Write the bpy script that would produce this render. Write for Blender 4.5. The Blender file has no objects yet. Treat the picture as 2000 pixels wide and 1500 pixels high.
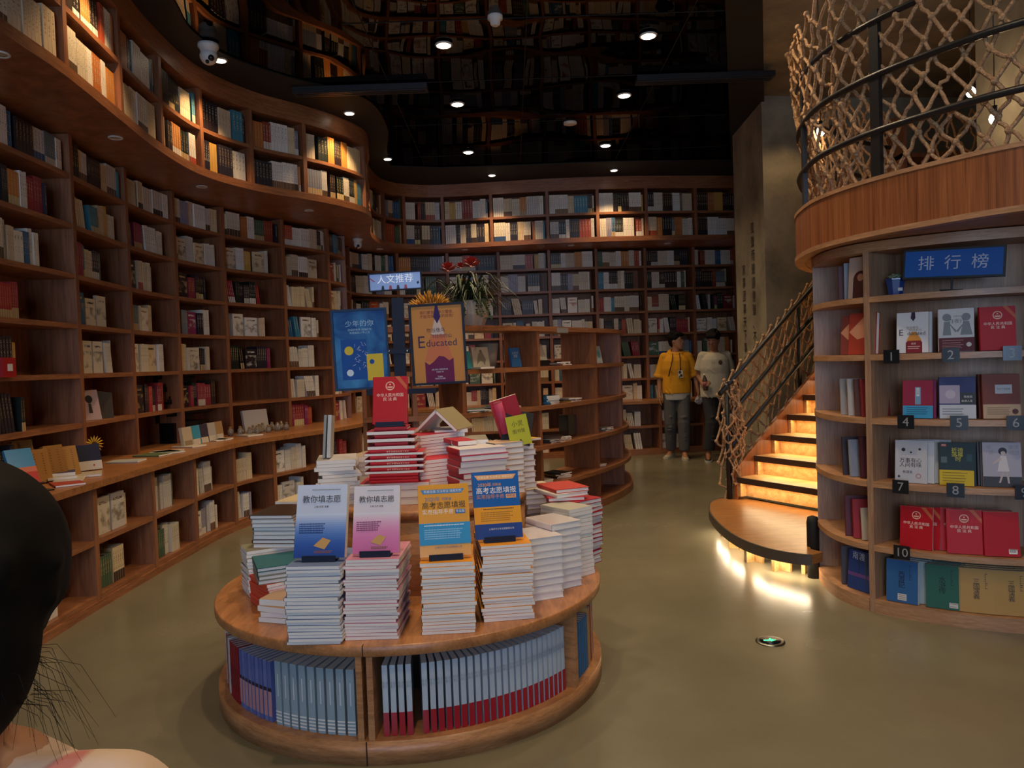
import bpy, bmesh, math, random
from math import sin, cos, pi, radians, sqrt, atan2
from mathutils import Vector, Matrix, Euler
from mathutils.geometry import tessellate_polygon

random.seed(7)
S = bpy.context.scene
COL = S.collection

# ------------------------------------------------------------------ camera
F_PX, CAM_H, PITCH, ROLL = 1480.0, 1.38, radians(1.7), radians(2.0)
cam_data = bpy.data.cameras.new('camera')
cam_data.sensor_fit = 'HORIZONTAL'
cam_data.sensor_width = 36.0
cam_data.lens = 36.0 * F_PX / 2000.0
cam_data.clip_start = 0.02
cam = bpy.data.objects.new('camera', cam_data)
COL.objects.link(cam)
cam.matrix_world = (Matrix.Translation((0, 0, CAM_H)) @ Matrix.Rotation(radians(90) - PITCH, 4, 'X')
                    @ Matrix.Rotation(-ROLL, 4, 'Z'))
S.camera = cam

# ------------------------------------------------------------------ world, exposure
S.view_settings.view_transform = 'Standard'
S.view_settings.look = 'None'
S.view_settings.gamma = 1.0
S.view_settings.use_curve_mapping = False
S.view_settings.exposure = -0.35
w = bpy.data.worlds.new('world'); S.world = w; w.use_nodes = True
w.node_tree.nodes['Background'].inputs[0].default_value = (0.5, 0.55, 0.7, 1)
w.node_tree.nodes['Background'].inputs[1].default_value = 0.02
S.cycles.max_bounces = 7
S.cycles.diffuse_bounces = 4
S.cycles.glossy_bounces = 4
S.cycles.sample_clamp_indirect = 3.0
S.cycles.caustics_reflective = False
S.cycles.caustics_refractive = False
S.cycles.use_denoising = True

CEIL = 3.87
P_CEIL, P_BAND, P_LED = 125.0, 80.0, 2.4     # lamp powers in watts / strengths
WARM = (1.0, 0.74, 0.46); LED_C = (1.0, 0.75, 0.42)

def lamp(kind, name, loc, power, color, rot=(0, 0, 0), **kw):
    d = bpy.data.lights.new(name, kind); d.energy = power; d.color = color
    for k, v in kw.items(): setattr(d, k, v)
    o = bpy.data.objects.new(name, d); COL.objects.link(o); o.location = loc; o.rotation_euler = rot
    return o

# downlights: (x, y, power factor); the first six hang in the mirror ceiling
DOWN = [(-0.44, 5.99), (-0.43, 7.35), (-0.42, 9.02), (1.15, 5.95), (1.16, 7.27), (1.19, 8.94)]
BAND = [(-2.24, 6.13), (-1.50, 7.50), (-1.40, 9.19), (-0.17, 10.16), (1.45, 10.12), (-2.13, 4.48), (2.85, 7.2)]
for (x, y) in DOWN + [(-0.44, 4.4), (1.15, 4.4), (-0.44, 2.6), (1.15, 2.6), (-0.4, 0.9), (1.2, 0.9)]:
    lamp('SPOT', 'ceiling_spot', (x, y, CEIL - 0.035), P_CEIL, WARM, spot_size=radians(128), spot_blend=1.0, shadow_soft_size=0.05)
for (x, y) in BAND:
    lamp('SPOT', 'cove_spot', (x, y, CEIL - 0.03), P_BAND * (0.28 if x > 2 else 1.0), (1.0, 0.66, 0.33), spot_size=radians(100), spot_blend=0.5, shadow_soft_size=0.03)

# ------------------------------------------------------------------ colour + materials
def lin(c): return c / 12.92 if c <= 0.04045 else ((c + 0.055) / 1.055) ** 2.4
def hx(s):
    s = s.lstrip('#'); return tuple(lin(int(s[i:i+2], 16) / 255) for i in (0, 2, 4)) + (1.0,)

MATS = {}
def nt_new(name):
    m = bpy.data.materials.new(name); m.use_nodes = True
    nt = m.node_tree; b = nt.nodes['Principled BSDF']
    return m, nt, b
def N(nt, t, **kw):
    n = nt.nodes.new(t)
    for k, v in kw.items():
        if k in n.inputs: n.inputs[k].default_value = v
        else: setattr(n, k, v)
    return n
def L(nt, a, b): nt.links.new(a, b)

def plain(name, col, rough=0.5, metal=0.0, emit=0, spec=0.5, coat=0.0, noise=0.0, nscale=40):
    if name in MATS: return MATS[name]
    m, nt, b = nt_new(name)
    c = hx(col) if isinstance(col, str) else col
    b.inputs['Base Color'].default_value = c
    b.inputs['Roughness'].default_value = rough
    b.inputs['Metallic'].default_value = metal
    b.inputs['Specular IOR Level'].default_value = spec
    b.inputs['Coat Weight'].default_value = coat
    b.inputs['Coat Roughness'].default_value = 0.05
    if emit:
        b.inputs['Emission Color'].default_value = c
        b.inputs['Emission Strength'].default_value = emit
    if noise:
        tc = N(nt, 'ShaderNodeTexCoord'); n = N(nt, 'ShaderNodeTexNoise', Scale=nscale, Detail=4.0)
        L(nt, tc.outputs['Object'], n.inputs['Vector'])
        mx = N(nt, 'ShaderNodeMix', data_type='RGBA')
        mx.inputs[6].default_value = tuple(x * (1 - noise) for x in c[:3]) + (1,)
        mx.inputs[7].default_value = tuple(min(1, x * (1 + noise)) for x in c[:3]) + (1,)
        L(nt, n.outputs['Fac'], mx.inputs[0]); L(nt, mx.outputs[2], b.inputs['Base Color'])
    MATS[name] = m
    return m

def wood(name, c1, c2, scale=(30, 30, 2.2), rough=0.45, ring=0.0):
    m, nt, b = nt_new(name)
    tc = N(nt, 'ShaderNodeTexCoord'); mp = N(nt, 'ShaderNodeMapping')
    mp.inputs['Scale'].default_value = scale
    L(nt, tc.outputs['Object'], mp.inputs['Vector'])
    n1 = N(nt, 'ShaderNodeTexNoise', Scale=1.0, Detail=8.0, Roughness=0.65, Distortion=0.6)
    L(nt, mp.outputs[0], n1.inputs['Vector'])
    mp2 = N(nt, 'ShaderNodeMapping'); mp2.inputs['Scale'].default_value = tuple(s * 5 for s in scale)
    L(nt, tc.outputs['Object'], mp2.inputs['Vector'])
    n2 = N(nt, 'ShaderNodeTexNoise', Scale=1.0, Detail=3.0)
    L(nt, mp2.outputs[0], n2.inputs['Vector'])
    ad = N(nt, 'ShaderNodeMath', operation='MULTIPLY_ADD'); ad.inputs[1].default_value = 0.45
    L(nt, n2.outputs['Fac'], ad.inputs[0]); L(nt, n1.outputs['Fac'], ad.inputs[2])
    cr = N(nt, 'ShaderNodeValToRGB')
    cr.color_ramp.elements[0].position = 0.5; cr.color_ramp.elements[0].color = hx(c1)
    cr.color_ramp.elements[1].position = 0.92; cr.color_ramp.elements[1].color = hx(c2)
    L(nt, ad.outputs[0], cr.inputs[0]); L(nt, cr.outputs[0], b.inputs['Base Color'])
    b.inputs['Roughness'].default_value = rough
    bp = N(nt, 'ShaderNodeBump', Strength=0.12, Distance=0.002)
    L(nt, ad.outputs[0], bp.inputs['Height']); L(nt, bp.outputs[0], b.inputs['Normal'])
    MATS[name] = m
    return m

W_V = wood('brown_wood_upright', '#6b3e26', '#9c6543', (26, 26, 1.6))
W_H = wood('brown_wood_level', '#6f4128', '#a36b45', (5, 5, 60), rough=0.4)
W_T = wood('counter_wood', '#7a4a2a', '#b27a4a', (3, 26, 26), rough=0.33)
W_TAB = wood('table_wood', '#8a5b38', '#c08a5c', (8, 8, 60), rough=0.38)
W_TABT = wood('table_top_wood', '#8a5a36', '#bd8354', (26, 4, 26), rough=0.35)
W_DRUM = wood('drum_wood', '#85644c', '#b08a6c', (40, 40, 2.5), rough=0.45)
W_DRUMH = wood('drum_shelf_wood', '#8d6647', '#bb8d66', (6, 6, 60), rough=0.4)
W_RING = wood('ring_veneer', '#643319', '#a06238', (34, 34, 0.8), rough=0.42)
W_STAIR = wood('stair_oak', '#b08348', '#dcb47c', (3, 22, 22), rough=0.42)
W_STEP = wood('step_plate_oak', '#7b4f2b', '#a9743f', (5, 30, 26), rough=0.33)
PAPER = plain('paper_edges', '#ebe6df', 0.8, noise=0.06, nscale=150)
BLACK = plain('black_plastic', '#14151a', 0.35)
NAVY = plain('dark_blue_plastic', '#1b2236', 0.55, spec=0.25)
MBLACK = plain('black_matt_paint', '#0c0b0b', 0.7)
STEEL = plain('black_painted_steel', '#15161a', 0.42)
WHITEP = plain('white_plastic', '#d8d4cc', 0.4)

def paper_edge_bump():
    nt = PAPER.node_tree; b = nt.nodes['Principled BSDF']
    tc = N(nt, 'ShaderNodeTexCoord'); mp = N(nt, 'ShaderNodeMapping')
    mp.inputs['Scale'].default_value = (3, 900, 3)
    L(nt, tc.outputs['Object'], mp.inputs['Vector'])
    n = N(nt, 'ShaderNodeTexNoise', Scale=1.0, Detail=2.0); L(nt, mp.outputs[0], n.inputs['Vector'])
    bp = N(nt, 'ShaderNodeBump', Strength=0.3, Distance=0.001)
    L(nt, n.outputs['Fac'], bp.inputs['Height']); L(nt, bp.outputs[0], b.inputs['Normal'])
paper_edge_bump()

def mat_floor():
    m, nt, b = nt_new('polished_concrete_floor')
    tc = N(nt, 'ShaderNodeTexCoord')
    n1 = N(nt, 'ShaderNodeTexNoise', Scale=0.9, Detail=6.0, Roughness=0.6); L(nt, tc.outputs['Object'], n1.inputs['Vector'])
    n2 = N(nt, 'ShaderNodeTexNoise', Scale=220.0, Detail=2.0); L(nt, tc.outputs['Object'], n2.inputs['Vector'])
    ad = N(nt, 'ShaderNodeMath', operation='MULTIPLY_ADD'); ad.inputs[1].default_value = 0.25
    L(nt, n2.outputs['Fac'], ad.inputs[0]); L(nt, n1.outputs['Fac'], ad.inputs[2])
    cr = N(nt, 'ShaderNodeValToRGB')
    cr.color_ramp.elements[0].position = 0.35; cr.color_ramp.elements[0].color = hx('#645f4d')
    cr.color_ramp.elements[1].position = 0.85; cr.color_ramp.elements[1].color = hx('#7a7460')
    L(nt, ad.outputs[0], cr.inputs[0]); L(nt, cr.outputs[0], b.inputs['Base Color'])
    rr = N(nt, 'ShaderNodeMapRange'); rr.inputs['To Min'].default_value = 0.16; rr.inputs['To Max'].default_value = 0.34
    L(nt, n1.outputs['Fac'], rr.inputs['Value']); L(nt, rr.outputs[0], b.inputs['Roughness'])
    MATS['floor'] = m; return m
def mat_concrete():
    m, nt, b = nt_new('raw_concrete')
    tc = N(nt, 'ShaderNodeTexCoord')
    n1 = N(nt, 'ShaderNodeTexNoise', Scale=2.6, Detail=9.0, Roughness=0.62); L(nt, tc.outputs['Object'], n1.inputs['Vector'])
    cr = N(nt, 'ShaderNodeValToRGB')
    cr.color_ramp.elements[0].position = 0.3; cr.color_ramp.elements[0].color = hx('#6a6253')
    cr.color_ramp.elements[1].position = 0.75; cr.color_ramp.elements[1].color = hx('#a0967f')
    L(nt, n1.outputs['Fac'], cr.inputs[0]); L(nt, cr.outputs[0], b.inputs['Base Color'])
    b.inputs['Roughness'].default_value = 0.8
    bp = N(nt, 'ShaderNodeBump', Strength=0.3, Distance=0.01)
    L(nt, n1.outputs['Fac'], bp.inputs['Height']); L(nt, bp.outputs[0], b.inputs['Normal'])
    MATS['concrete'] = m; return m
def mat_mirror():
    m, nt, b = nt_new('dark_mirror_panels')
    tc = N(nt, 'ShaderNodeTexCoord'); mp = N(nt, 'ShaderNodeMapping')
    mp.inputs['Scale'].default_value = (0.8, 1.0, 1)
    L(nt, tc.outputs['Object'], mp.inputs['Vector'])
    n1 = N(nt, 'ShaderNodeTexNoise', Scale=1.1, Detail=1.0, Roughness=0.4); L(nt, mp.outputs[0], n1.inputs['Vector'])
    bp = N(nt, 'ShaderNodeBump', Strength=0.35, Distance=0.05)
    L(nt, n1.outputs['Fac'], bp.inputs['Height']); L(nt, bp.outputs[0], b.inputs['Normal'])
    b.inputs['Base Color'].default_value = (0.17, 0.155, 0.15, 1)
    b.inputs['Metallic'].default_value = 1.0
    b.inputs['Roughness'].default_value = 0.015
    b.inputs['Specular IOR Level'].default_value = 0.15
    b.inputs['Specular Tint'].default_value = (0.2, 0.2, 0.2, 1)
    MATS['mirror'] = m; return m
def mat_rope():
    m, nt, b = nt_new('sisal_rope')
    tc = N(nt, 'ShaderNodeTexCoord')
    n1 = N(nt, 'ShaderNodeTexNoise', Scale=90.0, Detail=3.0, Distortion=1.0); L(nt, tc.outputs['Object'], n1.inputs['Vector'])
    cr = N(nt, 'ShaderNodeValToRGB')
    cr.color_ramp.elements[0].position = 0.3; cr.color_ramp.elements[0].color = hx('#7d5a3a')
    cr.color_ramp.elements[1].position = 0.7; cr.color_ramp.elements[1].color = hx('#c7a077')
    L(nt, n1.outputs['Fac'], cr.inputs[0]); L(nt, cr.outputs[0], b.inputs['Base Color'])
    b.inputs['Roughness'].default_value = 0.9
    bp = N(nt, 'ShaderNodeBump', Strength=1.0, Distance=0.004)
    L(nt, n1.outputs['Fac'], bp.inputs['Height']); L(nt, bp.outputs[0], b.inputs['Normal'])
    MATS['rope'] = m; return m
def mat_spines():
    """Cloth and card covers: colour, second colour and (u, v, seed) come from each book itself."""
    m, nt, b = nt_new('printed_book_covers')
    a1 = N(nt, 'ShaderNodeAttribute', attribute_name='col'); a2 = N(nt, 'ShaderNodeAttribute', attribute_name='acc')
    a3 = N(nt, 'ShaderNodeAttribute', attribute_name='uvs')
    sp = N(nt, 'ShaderNodeSeparateXYZ'); L(nt, a3.outputs['Vector'], sp.inputs[0])
    def M(op, a, bb=None, c=None):
        n = N(nt, 'ShaderNodeMath', operation=op)
        for i, x in enumerate((a, bb, c)):
            if x is None: continue
            if isinstance(x, (int, float)): n.inputs[i].default_value = x
            else: L(nt, x, n.inputs[i])
        return n.outputs[0]
    u, v, s = sp.outputs
    # lettering running down the spine
    cx = N(nt, 'ShaderNodeCombineXYZ')
    L(nt, M('MULTIPLY', u, 3.0), cx.inputs[0]); L(nt, M('MULTIPLY', v, 34.0), cx.inputs[1]); L(nt, M('MULTIPLY', s, 77.0), cx.inputs[2])
    n1 = N(nt, 'ShaderNodeTexNoise', Scale=1.0, Detail=1.0); L(nt, cx.outputs[0], n1.inputs['Vector'])
    inu = M('LESS_THAN', M('ABSOLUTE', M('SUBTRACT', u, 0.5)), 0.24)
    inv = M('MULTIPLY', M('GREATER_THAN', v, 0.34), M('LESS_THAN', v, 0.9))
    txt = M('MULTIPLY', M('MULTIPLY', M('MULTIPLY', inu, inv), M('GREATER_THAN', n1.outputs['Fac'], 0.54)), 0.62)
    frac = M('FRACT', M('MULTIPLY', s, 5.37))
    band = M('MULTIPLY', M('LESS_THAN', v, M('MULTIPLY_ADD', frac, 0.2, 0.1)), M('GREATER_THAN', frac, 0.72))
    # picture for covers facing out (seed above 1)
    cx2 = N(nt, 'ShaderNodeCombineXYZ')
    L(nt, M('MULTIPLY', u, 2.6), cx2.inputs[0]); L(nt, M('MULTIPLY', v, 4.0), cx2.inputs[1]); L(nt, M('MULTIPLY', s, 31.0), cx2.inputs[2])
    n2 = N(nt, 'ShaderNodeTexNoise', Scale=1.0, Detail=5.0); L(nt, cx2.outputs[0], n2.inputs['Vector'])
    ttl = M('MULTIPLY', M('MULTIPLY', M('LESS_THAN', M('ABSOLUTE', M('SUBTRACT', v, 0.84)), 0.035), M('LESS_THAN', M('ABSOLUTE', M('SUBTRACT', u, 0.5)), 0.33)), M('GREATER_THAN', n1.outputs['Fac'], 0.45))
    mr = N(nt, 'ShaderNodeMapRange'); mr.inputs['From Min'].default_value = 0.46; mr.inputs['From Max'].default_value = 0.66; mr.inputs['To Max'].default_value = 0.75
    L(nt, n2.outputs['Fac'], mr.inputs['Value'])
    vv = M('MULTIPLY', M('LESS_THAN', v, 0.68), M('GREATER_THAN', v, M('MULTIPLY_ADD', frac, 0.3, 0.02)))
    pic = M('MAXIMUM', ttl, M('MULTIPLY', mr.outputs[0], vv))
    face = M('GREATER_THAN', s, 1.0)
    side = M('LESS_THAN', s, -0.5)
    msk = M('MAXIMUM', M('MULTIPLY', M('MAXIMUM', txt, band), M('SUBTRACT', 1.0, face)), M('MULTIPLY', pic, face))
    msk = M('MULTIPLY', msk, M('SUBTRACT', 1.0, side))
    mx = N(nt, 'ShaderNodeMix', data_type='RGBA')
    L(nt, msk, mx.inputs[0]); L(nt, a1.outputs['Color'], mx.inputs[6]); L(nt, a2.outputs['Color'], mx.inputs[7])
    L(nt, mx.outputs[2], b.inputs['Base Color'])
    b.inputs['Roughness'].default_value = 0.38
    MATS['spines'] = m; return m
FLOOR_M, CONC, MIRROR, ROPE, SPINE = mat_floor(), mat_concrete(), mat_mirror(), mat_rope(), mat_spines()

# ------------------------------------------------------------------ mesh helpers
class MB:
    def __init__(s): s.v = []; s.f = []; s.mi = []; s.a = []; s.smooth = []
    def quad(s, pts, mi=0, att=None, smooth=False):
        n = len(s.v); s.v += [tuple(p) for p in pts]; s.f.append(tuple(range(n, n + len(pts)))); s.mi.append(mi); s.smooth.append(smooth)
        s.a += att if att else [None] * len(pts)
    def mesh8(s, c, mi=0):
        """c: 8 corners, bottom ring then top ring (same order, counterclockwise from above)"""
        n = len(s.v); s.v += [tuple(p) for p in c]; s.a += [None] * 8
        for q in ((3, 2, 1, 0), (4, 5, 6, 7), (0, 1, 5, 4), (1, 2, 6, 5), (2, 3, 7, 6), (3, 0, 4, 7)):
            s.f.append(tuple(n + i for i in q)); s.mi.append(mi); s.smooth.append(False)
    def box(s, x0, x1, y0, y1, z0, z1, mi=0, M=None):
        c = [(x0, y0, z0), (x1, y0, z0), (x1, y1, z0), (x0, y1, z0), (x0, y0, z1), (x1, y0, z1), (x1, y1, z1), (x0, y1, z1)]
        if M is not None: c = [M @ Vector(p) for p in c]
        s.mesh8(c, mi)
    def ring_strip(s, rings, closed=True, mi=0, cap=True, smooth=True):
        n = len(s.v); k = len(rings[0])
        for r in rings: s.v += [tuple(p) for p in r]
        s.a += [None] * (k * len(rings))
        for i in range(len(rings) - 1):
            for j in range(k if closed else k - 1):
                j2 = (j + 1) % k
                s.f.append((n + i*k + j, n + i*k + j2, n + (i+1)*k + j2, n + (i+1)*k + j)); s.mi.append(mi); s.smooth.append(smooth)
        if cap and closed:
            s.f.append(tuple(n + j for j in reversed(range(k)))); s.mi.append(mi); s.smooth.append(False)
            m = n + (len(rings) - 1) * k
            s.f.append(tuple(m + j for j in range(k))); s.mi.append(mi); s.smooth.append(False)
    def tube(s, pts, r, sides=6, mi=0, cap=True):
        pts = [Vector(p) for p in pts]; rings = []; prev = None
        for i, p in enumerate(pts):
            t = (pts[min(i+1, len(pts)-1)] - pts[max(i-1, 0)])
            if t.length < 1e-9: t = Vector((0, 0, 1))
            t.normalize()
            if prev is None:
                prev = t.cross(Vector((0, 0, 1)) if abs(t.z) < 0.9 else Vector((1, 0, 0))).normalized()
            x = (prev - t * prev.dot(t)).normalized(); y = t.cross(x); prev = x
            rr = r[i] if isinstance(r, (list, tuple)) else r
            rings.append([p + (x * cos(2*pi*k/sides) + y * sin(2*pi*k/sides)) * rr for k in range(sides)])
        s.ring_strip(rings, True, mi, cap)
    def lathe(s, prof, c=(0, 0, 0), n=32, mi=0, smooth=True, cap=True):
        rings = [[(c[0] + r * cos(2*pi*k/n), c[1] + r * sin(2*pi*k/n), c[2] + z) for k in range(n)] for r, z in prof]
        s.ring_strip(rings, True, mi, cap, smooth)
    def prism(s, poly, z0, z1, mi=0, mi_side=None):
        """poly: list of (x, y); any winding"""
        area = sum(poly[i][0]*poly[(i+1) % len(poly)][1] - poly[(i+1) % len(poly)][0]*poly[i][1] for i in range(len(poly)))
        if area < 0: poly = poly[::-1]
        n = len(s.v); k = len(poly)
        s.v += [(p[0], p[1], z0) for p in poly] + [(p[0], p[1], z1) for p in poly]; s.a += [None] * (2*k)
        for t in tessellate_polygon([[Vector((p[0], p[1], 0)) for p in poly]]):
            a = poly[t[0]]; b = poly[t[1]]; c = poly[t[2]]
            up = (b[0]-a[0])*(c[1]-a[1]) - (b[1]-a[1])*(c[0]-a[0]) > 0
            tt = t if up else t[::-1]
            s.f.append(tuple(n + k + i for i in tt)); s.mi.append(mi); s.smooth.append(False)
            s.f.append(tuple(n + i for i in tt[::-1])); s.mi.append(mi); s.smooth.append(False)
        for i in range(k):
            j = (i + 1) % k
            s.f.append((n+i, n+j, n+k+j, n+k+i)); s.mi.append(mi if mi_side is None else mi_side); s.smooth.append(False)
    def sphere(s, c, r, n=8, m=6, mi=0, sc=(1, 1, 1)):
        rings = []
        for i in range(m + 1):
            a = -pi/2 + pi * i / m
            rr = max(cos(a), 0.02) * r
            rings.append([(c[0] + rr*cos(2*pi*k/n)*sc[0], c[1] + rr*sin(2*pi*k/n)*sc[1], c[2] + r*sin(a)*sc[2]) for k in range(n)])
        s.ring_strip(rings, True, mi)
    def data(s, name, mats):
        me = bpy.data.meshes.new(name)
        me.from_pydata(s.v, [], s.f)
        for m in (mats if isinstance(mats, (list, tuple)) else [mats]): me.materials.append(m)
        me.polygons.foreach_set('material_index', s.mi)
        me.polygons.foreach_set('use_smooth', s.smooth)
        if any(a is not None for a in s.a):
            c1 = me.attributes.new('col', 'FLOAT_COLOR', 'POINT'); c2 = me.attributes.new('acc', 'FLOAT_COLOR', 'POINT')
            c3 = me.attributes.new('uvs', 'FLOAT_VECTOR', 'POINT')
            A, B, C = [], [], []
            for a in s.a:
                if a is None: A += [0.5, 0.5, 0.5, 1]; B += [0, 0, 0, 1]; C += [0, 0, -1]
                else: A += a[0]; B += a[1]; C += a[2]
            c1.data.foreach_set('color', A); c2.data.foreach_set('color', B); c3.data.foreach_set('vector', C)
        me.update()
        return me
    def build(s, name, mats, parent=None, loc=None, rot=None):
        return mk(name, s.data(name, mats), parent, loc, rot)

def mk(name, data, parent=None, loc=None, rot=None):
    o = bpy.data.objects.new(name, data); COL.objects.link(o)
    if parent is not None: o.parent = parent
    if loc is not None: o.location = loc
    if rot is not None: o.rotation_euler = rot
    return o
def tag(o, label, cat, group=None, kind=None):
    o['label'] = label; o['category'] = cat
    if group: o['group'] = group
    if kind: o['kind'] = kind
    return o
def struct(o): o['kind'] = 'structure'; return o
def empty(name, loc=(0, 0, 0), rotz=0.0, rot=None):
    o = bpy.data.objects.new(name, None); COL.objects.link(o); o.location = loc
    o.rotation_euler = rot if rot is not None else (0, 0, rotz); o.empty_display_size = 0.05
    return o
ORD = ['first', 'second', 'third', 'fourth', 'fifth', 'sixth', 'seventh', 'eighth', 'ninth', 'tenth', 'eleventh', 'twelfth',
       'thirteenth', 'fourteenth', 'fifteenth', 'sixteenth', 'seventeenth', 'eighteenth', 'nineteenth', 'twentieth']
def ordn(i):
    n = i + 1
    if n <= 20: return ORD[i]
    if n % 10 == 0: return {3: 'thirtieth', 4: 'fortieth', 5: 'fiftieth', 6: 'sixtieth'}[n // 10]
    return {2: 'twenty', 3: 'thirty', 4: 'forty', 5: 'fifty', 6: 'sixty'}[n // 10] + '-' + ORD[n % 10 - 1]

# text -> mesh with Blender's own font
_txt = {}
def text_data(body, size, extrude=0.0, mat=None, align='CENTER', bold=0.0, spacing=1.0, line=1.0):
    key = (body, size, extrude, mat.name if mat else '', align, bold, spacing, line)
    if key in _txt: return _txt[key]
    c = bpy.data.curves.new('lettering', 'FONT'); c.body = body; c.size = size; c.align_x = align; c.align_y = 'CENTER'
    c.extrude = extrude; c.offset = bold; c.space_character = spacing; c.space_line = line; c.resolution_u = 3
    o = bpy.data.objects.new('lettering_tmp', c); COL.objects.link(o)
    dg = bpy.context.evaluated_depsgraph_get()
    me = bpy.data.meshes.new_from_object(o.evaluated_get(dg))
    bpy.data.objects.remove(o); bpy.data.curves.remove(c)
    me.materials.clear()
    if mat: me.materials.append(mat)
    _txt[key] = me
    return me
def text(parent, body, size, loc, rot, mat, name='lettering', **kw):
    return mk(name, text_data(body, size, mat=mat, **kw), parent, loc, rot)

# ------------------------------------------------------------------ curves in plan
def spline(pts, step=0.04):
    out = []; P = [Vector(p).to_2d() for p in pts]
    P = [P[0] * 2 - P[1]] + P + [P[-1] * 2 - P[-2]]
    for i in range(1, len(P) - 2):
        n = max(2, int((P[i+1] - P[i]).length / step))
        for k in range(n):
            t = k / n; a, b, c, d = P[i-1], P[i], P[i+1], P[i+2]
            out.append(0.5 * ((2*b) + (c - a)*t + (2*a - 5*b + 4*c - d)*t*t + (3*b - a - 3*c + d)*t**3))
    out.append(P[-2]); return out
class Path:
    """plan curve; the room lies to the right of the direction of travel"""
    def __init__(s, pts, step=0.04):
        s.p = spline(pts, step); s.l = [0.0]
        for i in range(1, len(s.p)): s.l.append(s.l[-1] + (s.p[i] - s.p[i-1]).length)
        s.L = s.l[-1]
    def at(s, d):
        d = min(max(d, 0.0), s.L - 1e-6)
        lo, hi = 0, len(s.l) - 1
        while hi - lo > 1:
            m = (lo + hi) // 2
            if s.l[m] <= d: lo = m
            else: hi = m
        t = (d - s.l[lo]) / max(1e-9, s.l[hi] - s.l[lo])
        return s.p[lo].lerp(s.p[hi], t)
    def tan(s, d, e=0.06):
        return (s.at(d + e) - s.at(d - e)).normalized()
    def nrm(s, d):
        t = s.tan(d); return Vector((t.y, -t.x))
    def off(s, d, o):      # o > 0 towards the room
        return s.at(d) + s.nrm(d) * o
    def poly(s, a, b, o, step=0.06):
        n = max(2, int(abs(b - a) / step)); return [s.off(a + (b - a) * i / n, o) for i in range(n + 1)]
    def find_px(s, px, z, d0=0.0):
        prev = None; d = d0
        while d < s.L:
            q = s.at(d); x = project(q.x, q.y, z)[0]
            if prev is not None and (prev - px) * (x - px) <= 0: return d
            prev = x; d += 0.01
        return s.L
_CI = cam.matrix_world.inverted()
def project(x, y, z):
    q = _CI @ Vector((x, y, z)); return (1000 + F_PX * q.x / -q.z, 750 - F_PX * q.y / -q.z)
def wall_strip(mb, path, a, b, o0, o1, z0, z1, mi=0, step=0.06):
    """solid strip between offsets o0 and o1 of a path, from z0 to z1"""
    A = path.poly(a, b, o0, step); B = path.poly(a, b, o1, step)
    rings = [[(p.x, p.y, z0), (q.x, q.y, z0), (q.x, q.y, z1), (p.x, p.y, z1)] for p, q in zip(A, B)]
    mb.ring_strip(rings, True, mi, True, False)
# ================================================================== the room
WALL = Path([(-2.80, 2.0), (-2.82, 3.4), (-2.84, 4.35), (-2.86, 5.0), (-2.93, 5.85), (-2.93, 6.6), (-2.78, 7.35), (-2.41, 8.1), (-2.08, 8.7),
             (-1.98, 9.25), (-2.10, 9.85), (-2.05, 10.4), (-1.7, 10.8), (-1.1, 11.0), (-0.15, 11.08), (1.27, 11.1), (3.6, 11.38)])
BASE = Path([(-2.45, 2.0), (-2.47, 3.6), (-2.49, 4.46), (-2.48, 5.5), (-2.46, 6.2), (-2.38, 6.7), (-2.18, 7.15), (-1.88, 7.75), (-1.70, 8.3),
             (-1.62, 8.9), (-1.66, 9.6), (-1.5, 10.2), (-1.1, 10.5), (0, 10.6), (1.6, 10.62), (2.06, 10.66), (2.9, 10.84), (3.6, 10.97)])
BALC = Path([(-2.24, 2.0), (-2.31, 3.5), (-2.33, 4.08), (-2.41, 4.78), (-2.49, 5.53), (-2.47, 6.25), (-2.23, 6.84), (-1.91, 7.23), (-1.66, 7.58),
             (-1.48, 8.02), (-1.50, 8.45), (-1.60, 8.9), (-1.69, 9.5), (-1.66, 10.1), (-1.5, 10.42), (-1.2, 10.58), (-0.86, 10.63), (-0.1, 10.56),
             (0.77, 10.48), (1.76, 10.5), (3.23, 10.69), (3.7, 10.76)])

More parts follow.
